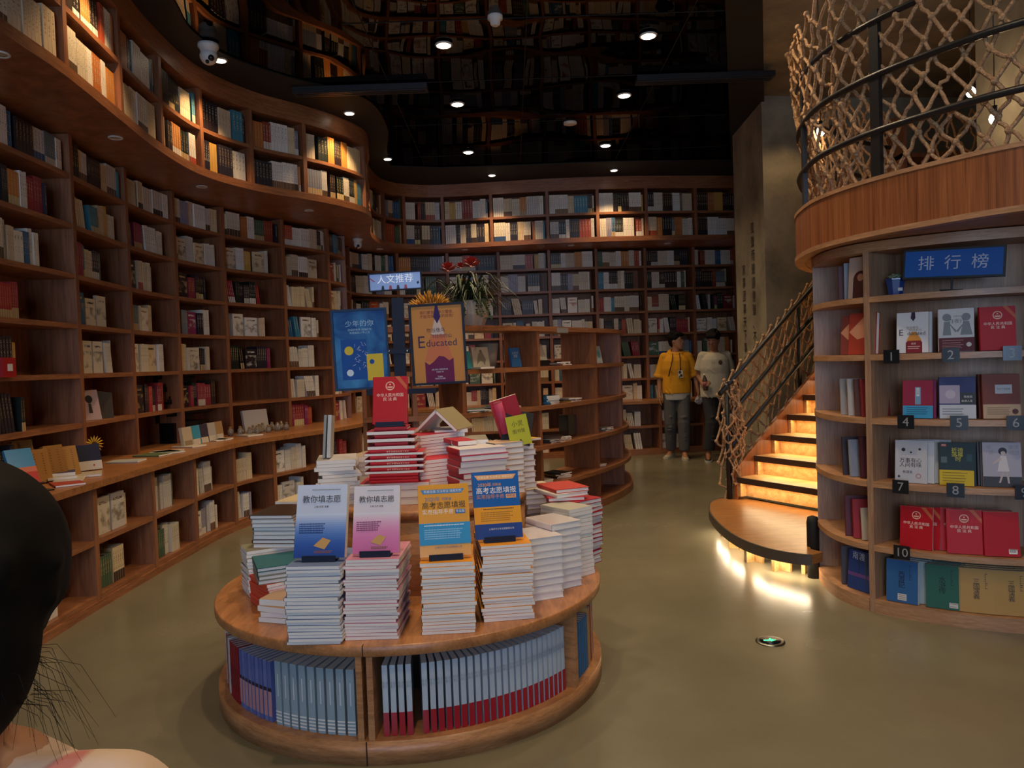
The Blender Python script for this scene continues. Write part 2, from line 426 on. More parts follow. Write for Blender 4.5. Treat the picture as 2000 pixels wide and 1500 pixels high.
def shell():
    m = MB(); m.box(-4.2, 7.5, -5.0, 12.4, -0.1, 0.0)
    struct(m.build('floor', FLOOR_M))
    m = MB(); m.prism([(-4.2, -5), (7.5, -5), (7.5, 12.4), (-4.2, 12.4)], CEIL + 0.06, CEIL + 0.2)
    struct(m.build('ceiling', CONC))
    # black painted margin round the mirror
    inner = [(-1.98, 2.0), (-2.03, 3.6), (-2.10, 4.6), (-2.18, 5.2), (-2.24, 5.6), (-2.14, 6.1), (-1.75, 6.62), (-1.38, 6.95), (-1.22, 7.35), (-1.22, 8.1),
             (-1.36, 8.9), (-1.42, 9.55), (-0.8, 9.72), (0.2, 9.72), (1.4, 9.7), (2.92, 9.84), (1.62, 5.5), (0.6, 2.0)]
    sm = spline(inner[:12], 0.1) ; inner2 = [tuple(p) for p in sm] + inner[12:]
    outer = [(-4.1, 2.0)] + [(-4.1, 12.3), (4.2, 12.3)] + [(3.0, 9.9), (2.62, 7.6), (1.82, 5.3), (0.9, 2.0)]
    m = MB(); ring = inner2[::-1]
    poly = [(-4.1, 2.0), (-4.1, 12.3), (4.2, 12.3), (3.05, 9.9), (2.6, 7.6), (1.82, 5.3), (0.9, 2.0), (0.6, 2.0), (1.62, 5.5), (2.92, 9.84)] + [tuple(p) for p in inner2[:-3][::-1]]
    m.prism(poly, CEIL, CEIL + 0.05)
    o = m.build('trim_1', MBLACK); struct(o)
    m = MB(); m.prism(inner2, CEIL + 0.012, CEIL + 0.04)
    o = m.build('ceiling_mirror', MIRROR); struct(o)
    # seams of the mirror panels
    m = MB()
    for y in (3.2, 4.4, 5.6, 6.8, 8.0, 9.2):
        for x0, x1 in ((-1.15, 0.6 + (y - 2.0) * 0.29),):
            m.box(x0, x1, y - 0.003, y + 0.003, CEIL + 0.008, CEIL + 0.012)
    for x in (-1.0, 0.2, 1.4):
        m.box(x - 0.003, x + 0.003, max(2.0, 2.0 + (x - 0.6) / 0.29) if x > 0.6 else 2.0, 9.6, CEIL + 0.008, CEIL + 0.012)
    o = m.build('trim_2', MBLACK); struct(o)
    m = MB(); m.box(-4.2, -3.5, -5.0, 12.4, 0, CEIL + 0.06); struct(m.build('wall_left', CONC))
    m = MB(); m.box(-3.5, 7.5, 12.0, 12.4, 0, CEIL + 0.06); struct(m.build('wall_back', CONC))
    m = MB(); m.box(7.2, 7.5, -5.0, 12.0, 0, CEIL + 0.06); struct(m.build('wall_right', CONC))
    # the entrance side behind the camera, with a tall window
    m = MB()
    m.box(-3.5, -2.6, -5.0, -4.8, 0, CEIL + 0.06); m.box(1.4, 7.2, -5.0, -4.8, 0, CEIL + 0.06)
    m.box(-2.6, 1.4, -5.0, -4.8, 0, 0.5); m.box(-2.6, 1.4, -5.0, -4.8, 3.3, CEIL + 0.06)
    struct(m.build('wall_front', CONC))
    m = MB()
    for x in (-2.6, -1.27, 0.06, 1.36): m.box(x, x + 0.04, -4.92, -4.84, 0.5, 3.3)
    for z in (0.5, 2.3, 3.26): m.box(-2.6, 1.4, -4.93, -4.83, z, z + 0.04)
    struct(m.build('window_1', STEEL))
    m = MB(); m.box(-2.6, 1.4, -4.95, -4.94, 0.5, 3.3)
    struct(m.build('window_1_daylight', plain('evening_daylight', (0.52, 0.70, 1.0, 1), emit=10.0)))
    # concrete pier beside the stair, and the one behind the mezzanine
    m = MB(); m.prism([(2.57, 7.6), (3.5, 7.75), (3.5, 9.3), (2.62, 8.75)], 0, CEIL + 0.06)
    struct(m.build('pillar', CONC))
    m = MB(); m.prism([(3.5, 7.75), (7.2, 8.1), (7.2, 8.4), (3.5, 8.05)], 0, CEIL + 0.06)
    struct(m.build('wall_stair', CONC))
    m = MB(); m.box(3.25, 3.75, 4.75, 5.25, 2.2, CEIL + 0.06)
    struct(m.build('pillar', CONC))
shell()

# ================================================================== bookcases
def make_bay(kind, path, a, b, label, rows, z0, z1, depth, div_last=False):
    """one bookcase unit between two uprights: side panels, shelves, back"""
    c = path.off((a + b) / 2, -depth)
    r = empty(kind, (c.x, c.y, z0))
    def fin(mb, name, mat):
        me = mb.data(name, mat); o = mk(name, me, r); o.matrix_parent_inverse = Matrix.Translation((-c.x, -c.y, -z0)); return o
    for e, s in ((a, 1),) + (((b, -1),) if div_last else ()):
        m = MB(); p = path.at(e); n = path.nrm(e); t = path.tan(e) * 0.042 * s
        q = [p, p + t, p + t - n * depth, p - n * depth]
        m.mesh8([(v.x, v.y, z0) for v in q] + [(v.x, v.y, z1) for v in q]); fin(m, 'side_panel', W_V)
    for z in rows:
        m = MB(); wall_strip(m, path, a + 0.042, b, -0.004, -depth + 0.01, z - 0.032, z); fin(m, 'shelf', W_H)
    m = MB(); wall_strip(m, path, a, b, -depth, -depth - 0.02, z0, z1); fin(m, 'back_panel', W_V)
    tag(r, label, 'bookcase', {'tall_bookcase': 'bays of the wall bookcase', 'low_cabinet': 'open low cabinets under the counter',
                               'gallery_bookcase': 'bays of the upper bookcase gallery'}[kind])
    return r

def splits(path, px, z, start, extra_after=()):
    out = list(start); d = out[-1]
    for p in px:
        d = path.find_px(p, z, d + 0.05); out.append(d)
    return out
def near(path, x, y):
    best = min(range(len(path.p)), key=lambda i: (path.p[i].x - x)**2 + (path.p[i].y - y)**2); return path.l[best]

W_DIV = [0.02, near(WALL, -2.82, 3.35), ] + [WALL.find_px(p, 2.39, near(WALL, -2.83, 3.8)) for p in (142, 248, 340, 435, 552, 641)]
W_DIV += [near(WALL, -1.98, 9.3), near(WALL, -2.08, 10.1)]
for p in (774, 871, 970, 1069, 1162, 1257, 1352, 1440): W_DIV.append(WALL.find_px(p, 2.6, W_DIV[-1] + 0.1))
W_DIV[-1] = min(W_DIV[-1], WALL.L - 0.05)
B_DIV = [0.02, near(BASE, -2.46, 2.9), near(BASE, -2.48, 3.72)] + [BASE.find_px(p, 0.05, near(BASE, -2.48, 3.9)) for p in (192, 304, 385, 461, 537)]
while B_DIV[-1] + 0.85 < near(BASE, 2.06, 10.66) - 0.9: B_DIV.append(B_DIV[-1] + 0.72)
for p in (1210, 1288, 1374, 1450): B_DIV.append(BASE.find_px(p, 0.1, near(BASE, 1.0, 10.6)))
B_DIV = sorted(set(round(x, 3) for x in B_DIV))
G_DIV = [0.02, near(BALC, -2.29, 3.25)] + [BALC.find_px(p, 3.05, near(BALC, -2.32, 3.6)) for p in (126, 237, 317, 394, 490, 594)]
G_DIV += [near(BALC, -1.48, 8.05), near(BALC, -1.58, 8.8), near(BALC, -1.69, 9.5), near(BALC, -1.62, 10.22)]
for p in (787, 862, 957, 1067, 1165, 1260, 1357, 1440): G_DIV.append(BALC.find_px(p, 3.2, G_DIV[-1] + 0.08))

def bay_words(path, a, b, what):
    p = path.at((a + b) / 2)
    return 'back' if p.y > 10.15 else 'left'
def bays(kind, path, div, rows, z0, z1, depth, desc):
    cnt = {}; out = []
    for i in range(len(div) - 1):
        a, b = div[i], div[i+1]; wd = bay_words(path, a, b, kind); k = cnt.get(wd, 0); cnt[wd] = k + 1
        frm = 'from the near end' if wd == 'left' else 'from the corner'
        make_bay(kind, path, a, b, '%s, %s bay along the %s wall %s' % (desc, ORD[k], wd, frm), rows, z0, z1, depth, i == len(div) - 2)
        out.append((a, b, wd, k))
    return out
WB = bays('tall_bookcase', WALL, W_DIV, [1.07, 1.40, 1.73, 2.06, 2.39, 2.72], 0.76, 2.98, 0.32, 'tall brown wooden bookcase')
BB = bays('low_cabinet', BASE, B_DIV, [0.08, 0.41], 0.0, 0.72, 0.32, 'low open brown cabinet')
GB = bays('gallery_bookcase', BALC, G_DIV, [3.39], 3.05, 3.70, 0.30, 'two-row gallery bookcase')

def joinery():
    m = MB(); poly = [tuple(p) for p in BASE.poly(0, BASE.L, 0.03)] + [tuple(p) for p in WALL.poly(0, WALL.L, -0.33)][::-1]
    m.prism(poly, 0.72, 0.76)
    o = m.build('long_countertop', W_T); tag(o, 'long curving brown wooden counter above the low cabinets along the walls', 'counter')
    m = MB(); wall_strip(m, BASE, 0, BASE.L, 0.004, -0.3, 0.0, 0.048)
    struct(m.build('baseboard_left', W_H))
    poly = [tuple(p) for p in BALC.poly(0, BALC.L, 0.01)] + [tuple(p) for p in WALL.poly(0, WALL.L, -0.33)][::-1]
    m = MB(); m.prism(poly, 2.985, 3.05)
    struct(m.build('trim_3', W_H))
    m = MB(); wall_strip(m, BALC, 0, BALC.L, 0.008, -0.3, 3.70, CEIL)
    struct(m.build('trim_4', W_H))
joinery()

# ------------------------------------------------------------------ shelved books
CREAM = ['#ddd5c6', '#d6ccba', '#e4dccf', '#cfc3ad', '#d9c39c', '#cdb99c', '#ded8cf', '#c9c3bb']
DARK = ['#231b1c', '#2c2024', '#1d2420', '#2a2530', '#33241f']
WARMC = ['#b06a36', '#c4803c', '#8b3b2a', '#a8492f', '#c89a4a']
COOL = ['#5f6f78', '#2f5f86', '#3d7f96', '#7b7f8c', '#45604c', '#8d8aa0']
RED = ['#7c2430', '#93303a', '#8a2c55', '#a03030']
def jit(c, a=0.06):
    h = hx(c); k = 1 + random.uniform(-a, a); return (min(1, h[0]*k), min(1, h[1]*k), min(1, h[2]*k), 1.0)
PAGEC = hx('#cfc6b6')
CNAME = {}
for lst, nm in ((CREAM, 'cream'), (DARK, 'black'), (WARMC, 'tan'), (COOL, 'grey-blue'), (RED, 'dark red')):
    for c in lst: CNAME[c] = nm

def book_quads(o, t, n, w, d, h, col, acc, seed, lean=0.0, pages=True):
    """cover quads and page quads. o: foot of the spine's start; t: along the shelf; n: towards the room; lean in radians"""
    up = Vector((0, 0, 1)); T = Vector((t.x, t.y, 0)); Nn = Vector((n.x, n.y, 0))
    U = up * cos(lean) + T * sin(lean); W = T * cos(lean) - up * sin(lean)
    if lean > 0: base = o + up * (w * sin(lean))
    else: base = o
    b = Vector((base.x, base.y, base.z))
    P = lambda i, j, k: b + W * (w * i) - Nn * (d * j) + U * (h * k)
    A = lambda u, v, s: (col, acc, (u, v, s))
    def q(pts, uv, s): return (pts, [A(uu, vv, s) for uu, vv in uv])
    cov = [q([P(0,0,0), P(1,0,0), P(1,0,1), P(0,0,1)], [(0,0),(1,0),(1,1),(0,1)], seed),
           q([P(0,1,0), P(0,0,0), P(0,0,1), P(0,1,1)], [(0,0),(1,0),(1,1),(0,1)], -1),
           q([P(1,0,0), P(1,1,0), P(1,1,1), P(1,0,1)], [(0,0),(1,0),(1,1),(0,1)], -1)]
    pc = (PAGEC, PAGEC, (0, 0, -1.0))
    e = 0.0 if w < 0.01 else 0.06
    pg = [([P(e,.02,.985), P(1-e,.02,.985), P(1-e,1,.985), P(e,1,.985)], [pc]*4), ([P(1,1,0), P(0,1,0), P(0,1,1), P(1,1,1)], [pc]*4),
          ([P(0,0,0), P(0,1,0), P(1,1,0), P(1,0,0)], [pc]*4)]
    return cov, pg

REC = []     # every shelved book: dict with geometry, size in the picture, place words
def add_book(path, s, z, w, d, h, col, acc, seed, inset=0.03, lean=0.0, place='', cname='cream', face=False):
    p = path.off(s, -inset); t = path.tan(s + w/2); n = Vector((t.y, -t.x))
    o = Vector((p.x, p.y, z + 0.0005))
    c = o + Vector((t.x, t.y, 0)) * w/2 + Vector((0, 0, h/2))
    view = Vector((0, 0, CAM_H)) - c; dist = view.length
    facing = max(0.05, (view.x * n.x + view.y * n.y) / dist)
    px = project(c.x, c.y, c.z)
    vis = -20 < px[0] < 2010 and -10 < px[1] < 1510
    REC.append(dict(o=o, t=t, n=n, w=w, d=d, h=h, col=col, acc=acc, seed=seed, lean=lean, area=(w*facing*h/dist**2) if vis else 0, px=px, place=place, cname=cname, face=face))

def run_of_books(path, a, b, z, hmax, style, place, fill=1.0):
    s = a + 0.05; end = a + (b - a) * fill - 0.01
    rnd = random
    while s < end - 0.02:
        n = rnd.choice([2, 3, 4, 5, 6, 3, 4]); k = rnd.random()
        if style == 'sets': pal = CREAM if k < 0.52 else DARK if k < 0.78 else WARMC if k < 0.9 else COOL
        elif style == 'mixed': pal = CREAM if k < 0.62 else COOL if k < 0.74 else RED if k < 0.84 else DARK if k < 0.95 else WARMC
        elif style == 'red': pal = RED if k < 0.6 else DARK if k < 0.8 else WARMC
        elif style == 'dark': pal = DARK if k < 0.7 else RED
        else: pal = CREAM if k < 0.85 else COOL
        c = rnd.choice(pal); acc = rnd.choice(['#3a2a22', '#55402f', '#6a4a30']) if pal is CREAM else rnd.choice(['#c9bfae', '#b79c70', '#d8d2c8', '#cdbb86'])
        if pal is CREAM and rnd.random() < 0.2: acc = rnd.choice(['#a2452c', '#2f4f7c', '#7c5a2a'])
        h = rnd.uniform(0.80, 0.93) * hmax; w = rnd.uniform(0.018, 0.04) if style == 'sets' else rnd.uniform(0.012, 0.03)
        if style != 'sets': h = rnd.uniform(0.19, 0.245)
        d = rnd.uniform(0.14, 0.18); sd = rnd.random() * 0.98; ins = rnd.uniform(0.02, 0.035) if style == 'sets' else rnd.uniform(0.03, 0.06)
        if style != 'sets' and rnd.random() < 0.16 and s + 0.17 < end:      # a cover facing out
            wf = rnd.uniform(0.13, 0.165)
            add_book(path, s + 0.008, z, wf, 0.022, min(h, 0.225), jit(c), hx(acc), 1.05 + sd, 0.05, 0, place, CNAME[c], True)
            s += wf + 0.02; continue
        lean = 0.0
        if style != 'sets' and rnd.random() < 0.14: lean = rnd.uniform(-0.22, -0.1)
        if lean: s += h * sin(-lean) * 1.05
        for i in range(n):
            if s + w > end: break
            if style != 'sets': hh = h * rnd.uniform(0.97, 1.0)
            else: hh = h
            add_book(path, s, z, w * 0.96, d, hh, jit(c, 0.04), hx(acc), sd, ins, lean, place, CNAME[c])
            s += w / max(0.9, cos(lean)) + (0.001 if not lean else 0.004)
        if rnd.random() < 0.1: s += rnd.uniform(0.01, 0.04)

ROWW = {1.07: 'second', 1.40: 'third', 1.73: 'fourth', 2.06: 'fifth', 2.39: 'sixth', 2.72: 'seventh', 0.76: 'first'}
def fill_shelves():
    for (a, b, wd, k) in WB:
        near_b = wd == 'left'
        for z in (2.39, 2.72):
            run_of_books(WALL, a, b, z, 0.285 if z < 2.7 else 0.25, 'sets' if (z > 2.5 or not near_b) else 'mixed', '%s row above the counter, %s bay, %s wall' % (ROWW[z], ORD[k], wd), 0.985 if z > 2.5 else random.uniform(0.75, 0.95))
        for z in (0.76, 1.07, 1.40, 1.73, 2.06):
            if z == 0.76 and near_b and k in (2, 3, 4, 5): continue
            if near_b and z == 1.07 and k in (2, 5): continue
            st = random.choice(['mixed', 'pale', 'mixed', 'pale', 'red', 'dark']) if near_b else random.choice(['mixed', 'mixed', 'pale'])
            run_of_books(WALL, a, b, z, 0.28, st, '%s row above the counter, %s bay, %s wall' % (ROWW[z], ORD[k], wd), random.uniform(0.55, 0.85) if near_b else random.uniform(0.88, 0.99))
    for (a, b, wd, k) in GB:
        for z, nm in ((3.05, 'lower'), (3.39, 'upper')):
            run_of_books(BALC, a, b, z, 0.285, 'sets', '%s gallery row, %s bay, %s wall' % (nm, ORD[k], wd), 0.985)
    for (a, b, wd, k) in BB:
        for z, nm in ((0.08, 'bottom'), (0.41, 'top')):
            run_of_books(BASE, a, b, z, 0.28, random.choice(['pale', 'pale', 'mixed', 'red' if k > 5 else 'pale']), '%s row of low cabinet %s, %s wall' % (nm, ORD[k], wd), random.uniform(0.55, 0.72) if wd == 'left' else 0.6)
fill_shelves()

def build_shelved(n_single):
    REC.sort(key=lambda r: -r['area'])
    rest = MB(); count = {}
    # number the single ones along their row, in the order of the shelf
    single = REC[:n_single]
    rows = {}
    for r in REC: rows.setdefault(r['place'], []).append(r)
    for pl, lst in rows.items():
        lst.sort(key=lambda r: r['px'][0])
        for i, r in enumerate(lst): r['i'] = i
    for i, r in enumerate(single):
        cov, pg = book_quads(r['o'], r['t'], r['n'], r['w'], r['d'], r['h'], r['col'], r['acc'], r['seed'], r['lean'])
        c = r['o']
        m = MB()
        for pts, at in cov: m.quad([p - c for p in pts], 0, at)
        o = m.build('shelved_book', SPINE, loc=c)
        m = MB()
        for pts, at in pg: m.quad([p - c for p in pts], 0, at)
        m.build('page_block', SPINE, o)
        tag(o, ('%s %s, %s along %s' % (r['cname'], 'cover facing out' if r['face'] else 'spine', ordn(r['i']), r['place'])), 'book', 'books on the wall shelves')
    for r in REC[n_single:]:
        cov, pg = book_quads(r['o'], r['t'], r['n'], r['w'], r['d'], r['h'], r['col'], r['acc'], r['seed'], r['lean'])
        for pts, at in cov + pg: rest.quad(pts, 0, at)
    o = rest.build('rows_of_books', SPINE)
    tag(o, 'long rows of small books filling the remaining wall and gallery shelves', 'books', kind='stuff')
build_shelved(300)

# ------------------------------------------------------------------ ceiling fittings
def ceiling_things():
    EM = plain('lamp_glow', (1.0, 0.86, 0.66, 1), emit=28)
    EMW = plain('cove_lamp_glow', (1.0, 0.86, 0.66, 1), emit=12)
    words = ['above the mirror\'s left half, nearest row', 'above the mirror\'s left half, middle row', 'above the mirror\'s left half, far row',
             'above the mirror\'s right half, nearest row', 'above the mirror\'s right half, middle row', 'above the mirror\'s right half, far row']
    proto = None
    def dl(x, y, r, em, label, group, name='downlight'):
        m = MB(); m.lathe([(r*1.25, 0.0), (r*1.25, -0.008), (r*1.02, -0.012), (r, -0.004)], n=24)
        o = m.build(name, WHITEP if em is not None else WHITEP, loc=(x, y, CEIL)); 
        m = MB(); m.lathe([(r, -0.006), (r*0.9, -0.014), (r*0.5, -0.018), (0.001, -0.019)], n=20)
        m.build('lamp_disc', em, o); tag(o, label, 'ceiling light', group)
    for (x, y), wd in zip(DOWN, ['left, nearest of three', 'left, middle of three', 'left, farthest of three', 'right, nearest of three', 'right, middle of three', 'right, farthest of three']):
        dl(x, y, 0.055, EM, 'lit round downlight in the mirror ceiling, row on the ' + wd, 'lit downlights in the mirror ceiling')
    bw = ['beside the dome camera', 'at the bulge of the gallery', 'before the gallery corner', 'before the back gallery, nearer the corner',
          'before the back gallery, nearer the pillar', 'near the left end of the gallery', 'before the light face of the concrete pillar']
    for (x, y), wd in zip(BAND, bw): dl(x, y, 0.045, EMW, 'small lit downlight in the black ceiling margin ' + wd, 'downlights in the black ceiling margin')
    for k, (x, y) in enumerate([(-0.44, 4.4), (1.15, 4.4), (-0.44, 2.6), (1.15, 2.6), (-0.4, 0.9), (1.2, 0.9)]):
        dl(x, y, 0.055, EM, 'lit round downlight %s over the display table, %s row towards the entrance' % (('left' if x < 0 else 'right'), ORD[k // 2]), 'downlights over the camera')
    OFF = plain('unlit_lamp', '#b9a99a', 0.5)
    pts = [(-2.47, 3.79), (-2.62, 5.17), (-2.62, 6.6), (-2.0, 7.75), (-1.75, 10.45), (-0.6, 10.78), (0.9, 10.72), (2.28, 10.85)]
    sw = ['first', 'second', 'third', 'fourth', 'fifth', 'sixth', 'seventh', 'eighth']
    for i, (x, y) in enumerate(pts):
        m = MB(); m.lathe([(0.047, 0.0), (0.047, -0.006), (0.036, -0.008), (0.034, 0.0)], n=20)
        o = m.build('soffit_light', WHITEP, loc=(x, y, 2.985))
        m = MB(); m.lathe([(0.034, -0.002), (0.02, -0.006), (0.001, -0.007)], n=16); m.build('lamp_disc', OFF, o)
        tag(o, 'unlit white light under the gallery, %s of eight from the near left end' % sw[i], 'ceiling light', 'lights under the gallery')
    def dome_cam(x, y, z, lab, s=1.0, rz=0.0):
        m = MB(); m.lathe([(0.062*s, 0), (0.062*s, -0.02*s), (0.05*s, -0.03*s), (0.045*s, -0.06*s)], n=20)
        o = m.build('dome_camera', WHITEP, loc=(x, y, z)); o.rotation_euler = (0, 0, rz)
        m = MB(); m.sphere((0, 0, -0.072*s), 0.052*s, 16, 10); m.build('camera_ball', WHITEP, o)
        m = MB(); m.sphere((0.012*s, -0.042*s, -0.095*s), 0.019*s, 10, 6); m.sphere((-0.01*s, -0.03*s, -0.115*s), 0.012*s, 10, 6); m.build('lens', BLACK, o)
        tag(o, lab, 'camera')
    dome_cam(-2.22, 5.84, CEIL, 'white dome camera on the black ceiling margin above the left gallery', 1.25, 0.4)
    dome_cam(-1.87, 9.55, 2.985, 'small white dome camera hanging under the gallery near the corner', 1.0)
    m = MB(); m.lathe([(0.055, 0.03), (0.055, -0.012), (0.04, -0.02), (0.035, -0.05), (0.02, -0.06)], n=20)
    o = m.build('smoke_detector', WHITEP, loc=(-0.03, 5.56, CEIL)); tag(o, 'white smoke detector on the mirror ceiling between the two nearest lights', 'smoke detector')
    m = MB(); m.lathe([(0.07, 0.03), (0.07, -0.008), (0.04, -0.014)], n=24)
    o = m.build('ceiling_speaker', WHITEP, loc=(0.71, 8.08, CEIL)); tag(o, 'flat white round speaker on the mirror ceiling between the far lights', 'speaker')
    for x0, x1, lab in ((-1.85, -0.66, 'long black linear air vent below the mirror ceiling beside the gallery bulge'), (1.2, 2.42, 'long black linear air vent under the ceiling near the concrete pillar')):
        m = MB(); m.box(x0, x1, 6.76, 6.90, CEIL - 0.05, CEIL - 0.002)
        for k in range(3): m.box(x0 + 0.02, x1 - 0.02, 6.78 + k*0.035, 6.80 + k*0.035, CEIL - 0.058, CEIL - 0.05)
        tag(m.build('linear_air_vent', STEEL), lab, 'air vent')
ceiling_things()
# fire alarm box on the left wall bookcase
def alarm():
    d = near(WALL, -2.83, 4.24); p = WALL.off(d, 0.0); t = WALL.tan(d)
    rz = atan2(t.y, t.x)
    m = MB(); m.box(-0.055, 0.055, -0.03, 0.0, -0.055, 0.055)
    q = WALL.off(d, 0.002)
    o = m.build('fire_alarm_box', plain('alarm_red', '#a3161c', 0.4), loc=(q.x, q.y, 1.445), rot=(0, 0, rz))
    m = MB(); m.box(-0.02, 0.02, -0.034, -0.03, -0.02, 0.02); m.build('call_button', WHITEP, o)
    tag(o, 'small red fire alarm box on the upright of the left bookcase', 'fire alarm')
alarm()
# ================================================================== single books built with cover boards, page block and print
def cmat(c, gloss=0.32):
    key = 'cover_' + c.strip('#') + ('_film' if gloss < 0.2 else '')
    if key in MATS: return MATS[key]
    m = plain(key, c, 0.2 if gloss < 0.2 else 0.5, coat=0.45 if gloss < 0.2 else 0.0, spec=0.5 if gloss < 0.2 else 0.3)
    return m
_bk = {}
def book(name, w, h, t, col, loc, rot=(0, 0, 0), hard=False, gloss=0.3, edge=None, spine_col=None, parent=None):
    """standing on its tail: spine at -x, front cover at -y, thickness t; origin at the middle of the foot"""
    key = (w, h, t, col, hard, gloss, edge, spine_col)
    if key not in _bk:
        b = 0.0025 if hard else 0.0006
        ov = 0.003 if hard else 0.0
        m = MB()
        m.box(-w/2, w/2, -t/2, -t/2 + b, 0, h); m.box(-w/2, w/2, t/2 - b, t/2, 0, h)
        si = 1 if spine_col else 0
        n = 6
        prev = None; rings = []
        for k in range(n + 1):       # rounded or square spine
            a = pi/2 + pi * k / n
            if hard: rings.append([(-w/2 + 0.35*t*cos(a)*0.45, t/2*sin(a), z) for z in (0, h)])
            else: rings.append([(-w/2 - (0.0006 if 0 < k < n else 0), t/2 * (1 - 2*k/n), z) for z in (0, h)])
        for k in range(n):
            m.quad([rings[k][0], rings[k+1][0], rings[k+1][1], rings[k][1]], si, smooth=hard)
        mats = [cmat(col, gloss)] + ([cmat(spine_col, gloss)] if spine_col else [])
        cov = m.data('cover', mats)
        m = MB(); m.box(-w/2 + 0.001, w/2 - ov*1.3, -t/2 + b, t/2 - b, ov, h - ov)
        pb = m.data('page_block', edge or PAPER)
        _bk[key] = (cov, pb)
    cov, pb = _bk[key]
    o = mk(name, cov, parent); o.location = loc; o.rotation_euler = rot
    mk('page_block', pb, o)
    return o
def print_on(b, t, items, name='cover_print'):
    """items: (kind, ...) laid on the front cover, in cover coordinates (x from the middle, z from the foot)"""
    for k, it in enumerate(items):
        y = -t/2 - 0.0004 - 0.00015 * k
        if it[0] == 'text':
            _, s, size, x, z, col = it[:6]; kw = it[6] if len(it) > 6 else {}
            text(b, s, size, (x, y, z), (pi/2, 0, 0), cmat(col), name='cover_lettering', **kw)
        elif it[0] == 'rect':
            _, x0, x1, z0, z1, col = it
            m = MB(); m.quad([(x0, y, z0), (x1, y, z0), (x1, y, z1), (x0, y, z1)]); m.build('colour_panel', cmat(col), b)
        elif it[0] == 'poly':
            m = MB(); 
            for tr in tessellate_polygon([[Vector((p[0], p[1], 0)) for p in it[1]]]): m.quad([(it[1][i][0], y, it[1][i][1]) for i in tr])
            m.build('cover_picture', cmat(it[2]), b)
        elif it[0] == 'disc':
            _, x, z, r, col = it[:5]
            m = MB(); m.quad([(x + r*cos(2*pi*i/24), y, z + r*sin(2*pi*i/24)) for i in range(24)]); m.build('round_mark', cmat(col), b)
        elif it[0] == 'ringm':
            _, x, z, r, col = it
            m = MB()
            for i in range(24):
                a, c = 2*pi*i/24, 2*pi*(i+1)/24
                m.quad([(x + r*cos(a), y, z + r*sin(a)), (x + r*cos(c), y, z + r*sin(c)), (x + r*.8*cos(c), y, z + r*.8*sin(c)), (x + r*.8*cos(a), y, z + r*.8*sin(a))])
            m.build('ring_mark', cmat(col), b)
        elif it[0] == 'lines':
            _, x0, x1, z0, z1, n, col = it
            m = MB(); rnd = random.Random(3)
            for i in range(n):
                z = z1 - (z1 - z0) * i / max(1, n - 1); x = x0; xe = x1 - rnd.uniform(0, 0.25) * (x1 - x0)
                while x < xe:
                    l = 0.0042; m.quad([(x, y, z), (x + l, y, z), (x + l, y, z + 0.0036), (x, y, z + 0.0036)]); x += l + 0.0014
            m.build('small_print', cmat(col), b)

def civil_code(name, loc, rot, label, group=None, back=False, hard=True, w=0.148, h=0.21, t=0.03, front=True):
    b = book(name, w, h, t, '#b5121f', loc, rot, hard=hard, gloss=0.35)
    if back:
        print_on(b, t, [('rect', w*0.18, w*0.42, h*0.06, h*0.17, '#e8e4dc'), ('lines', w*0.2, w*0.4, h*0.1, h*0.15, 3, '#222222')])
    elif front:
        print_on(b, t, [('ringm', 0, h*0.80, w*0.135, '#e8b9a0'), ('poly', [(-w*.07, h*.76), (w*.07, h*.76), (w*.085, h*.79), (-w*.085, h*.79)], '#e8b9a0'),
                        ('text', '★', w*0.09, 0, h*0.83, '#e8b9a0'), ('rect', -w*.06, w*.06, h*.715, h*.735, '#e8b9a0'),
                        ('text', '中华人民共和国', w*0.115, 0, h*0.60, '#f0d8c8'), ('text', '民 法 典', w*0.115, 0, h*0.515, '#f0d8c8'),
                        ('poly', [(w*.14, h), (w*.28, h), (w*.5, h*.80), (w*.5, h*.70)], '#c0603c')])
    if label: tag(b, label, 'book', group)
    return b

def lie(x, y, z, rz): return (Vector((x, y, z)), (-pi/2, 0, rz))
def pile(spec, x, y, z, rz, n, w, h, t, col, desc, name='paperback_book', hard=False, jx=0.004, jr=0.03, gloss=0.3, colours=None, tj=0.0, flip=False, spine_col=None, lean=(0, 0)):
    """n books lying in a pile; (x, y) is the middle of the pile. returns top height"""
    zz = z + 0.0006; rnd = random.Random(hash((round(x, 3), round(y, 3), n)) & 0xffff)
    out = []
    for i in range(n):
        tt = round(t * (1 + rnd.choice([-tj, 0, tj])), 4)
        c = colours[i % len(colours)] if colours else col
        r = rz + rnd.uniform(-jr, jr) + (pi if (flip and i % 2) else 0)
        cx, cy = x + rnd.uniform(-jx, jx) + lean[0]*i, y + rnd.uniform(-jx, jx) + lean[1]*i
        # the foot sits at -h/2 in the lying book's own y
        off = Vector((0, -h/2, 0)); off.rotate(Euler((0, 0, r)))
        b = book(name, w, h, tt, c, (cx + off.x, cy + off.y, zz + tt/2), (-pi/2, 0, r), hard=hard, gloss=gloss, spine_col=spine_col)
        zz += tt + 0.0004
        pos = 'top book' if i == n - 1 else 'bottom book' if i == 0 else '%s from bottom' % ordn(i)
        tag(b, '%s, %s' % (pos, desc), 'book', spec)
        out.append(b)
    return zz, out

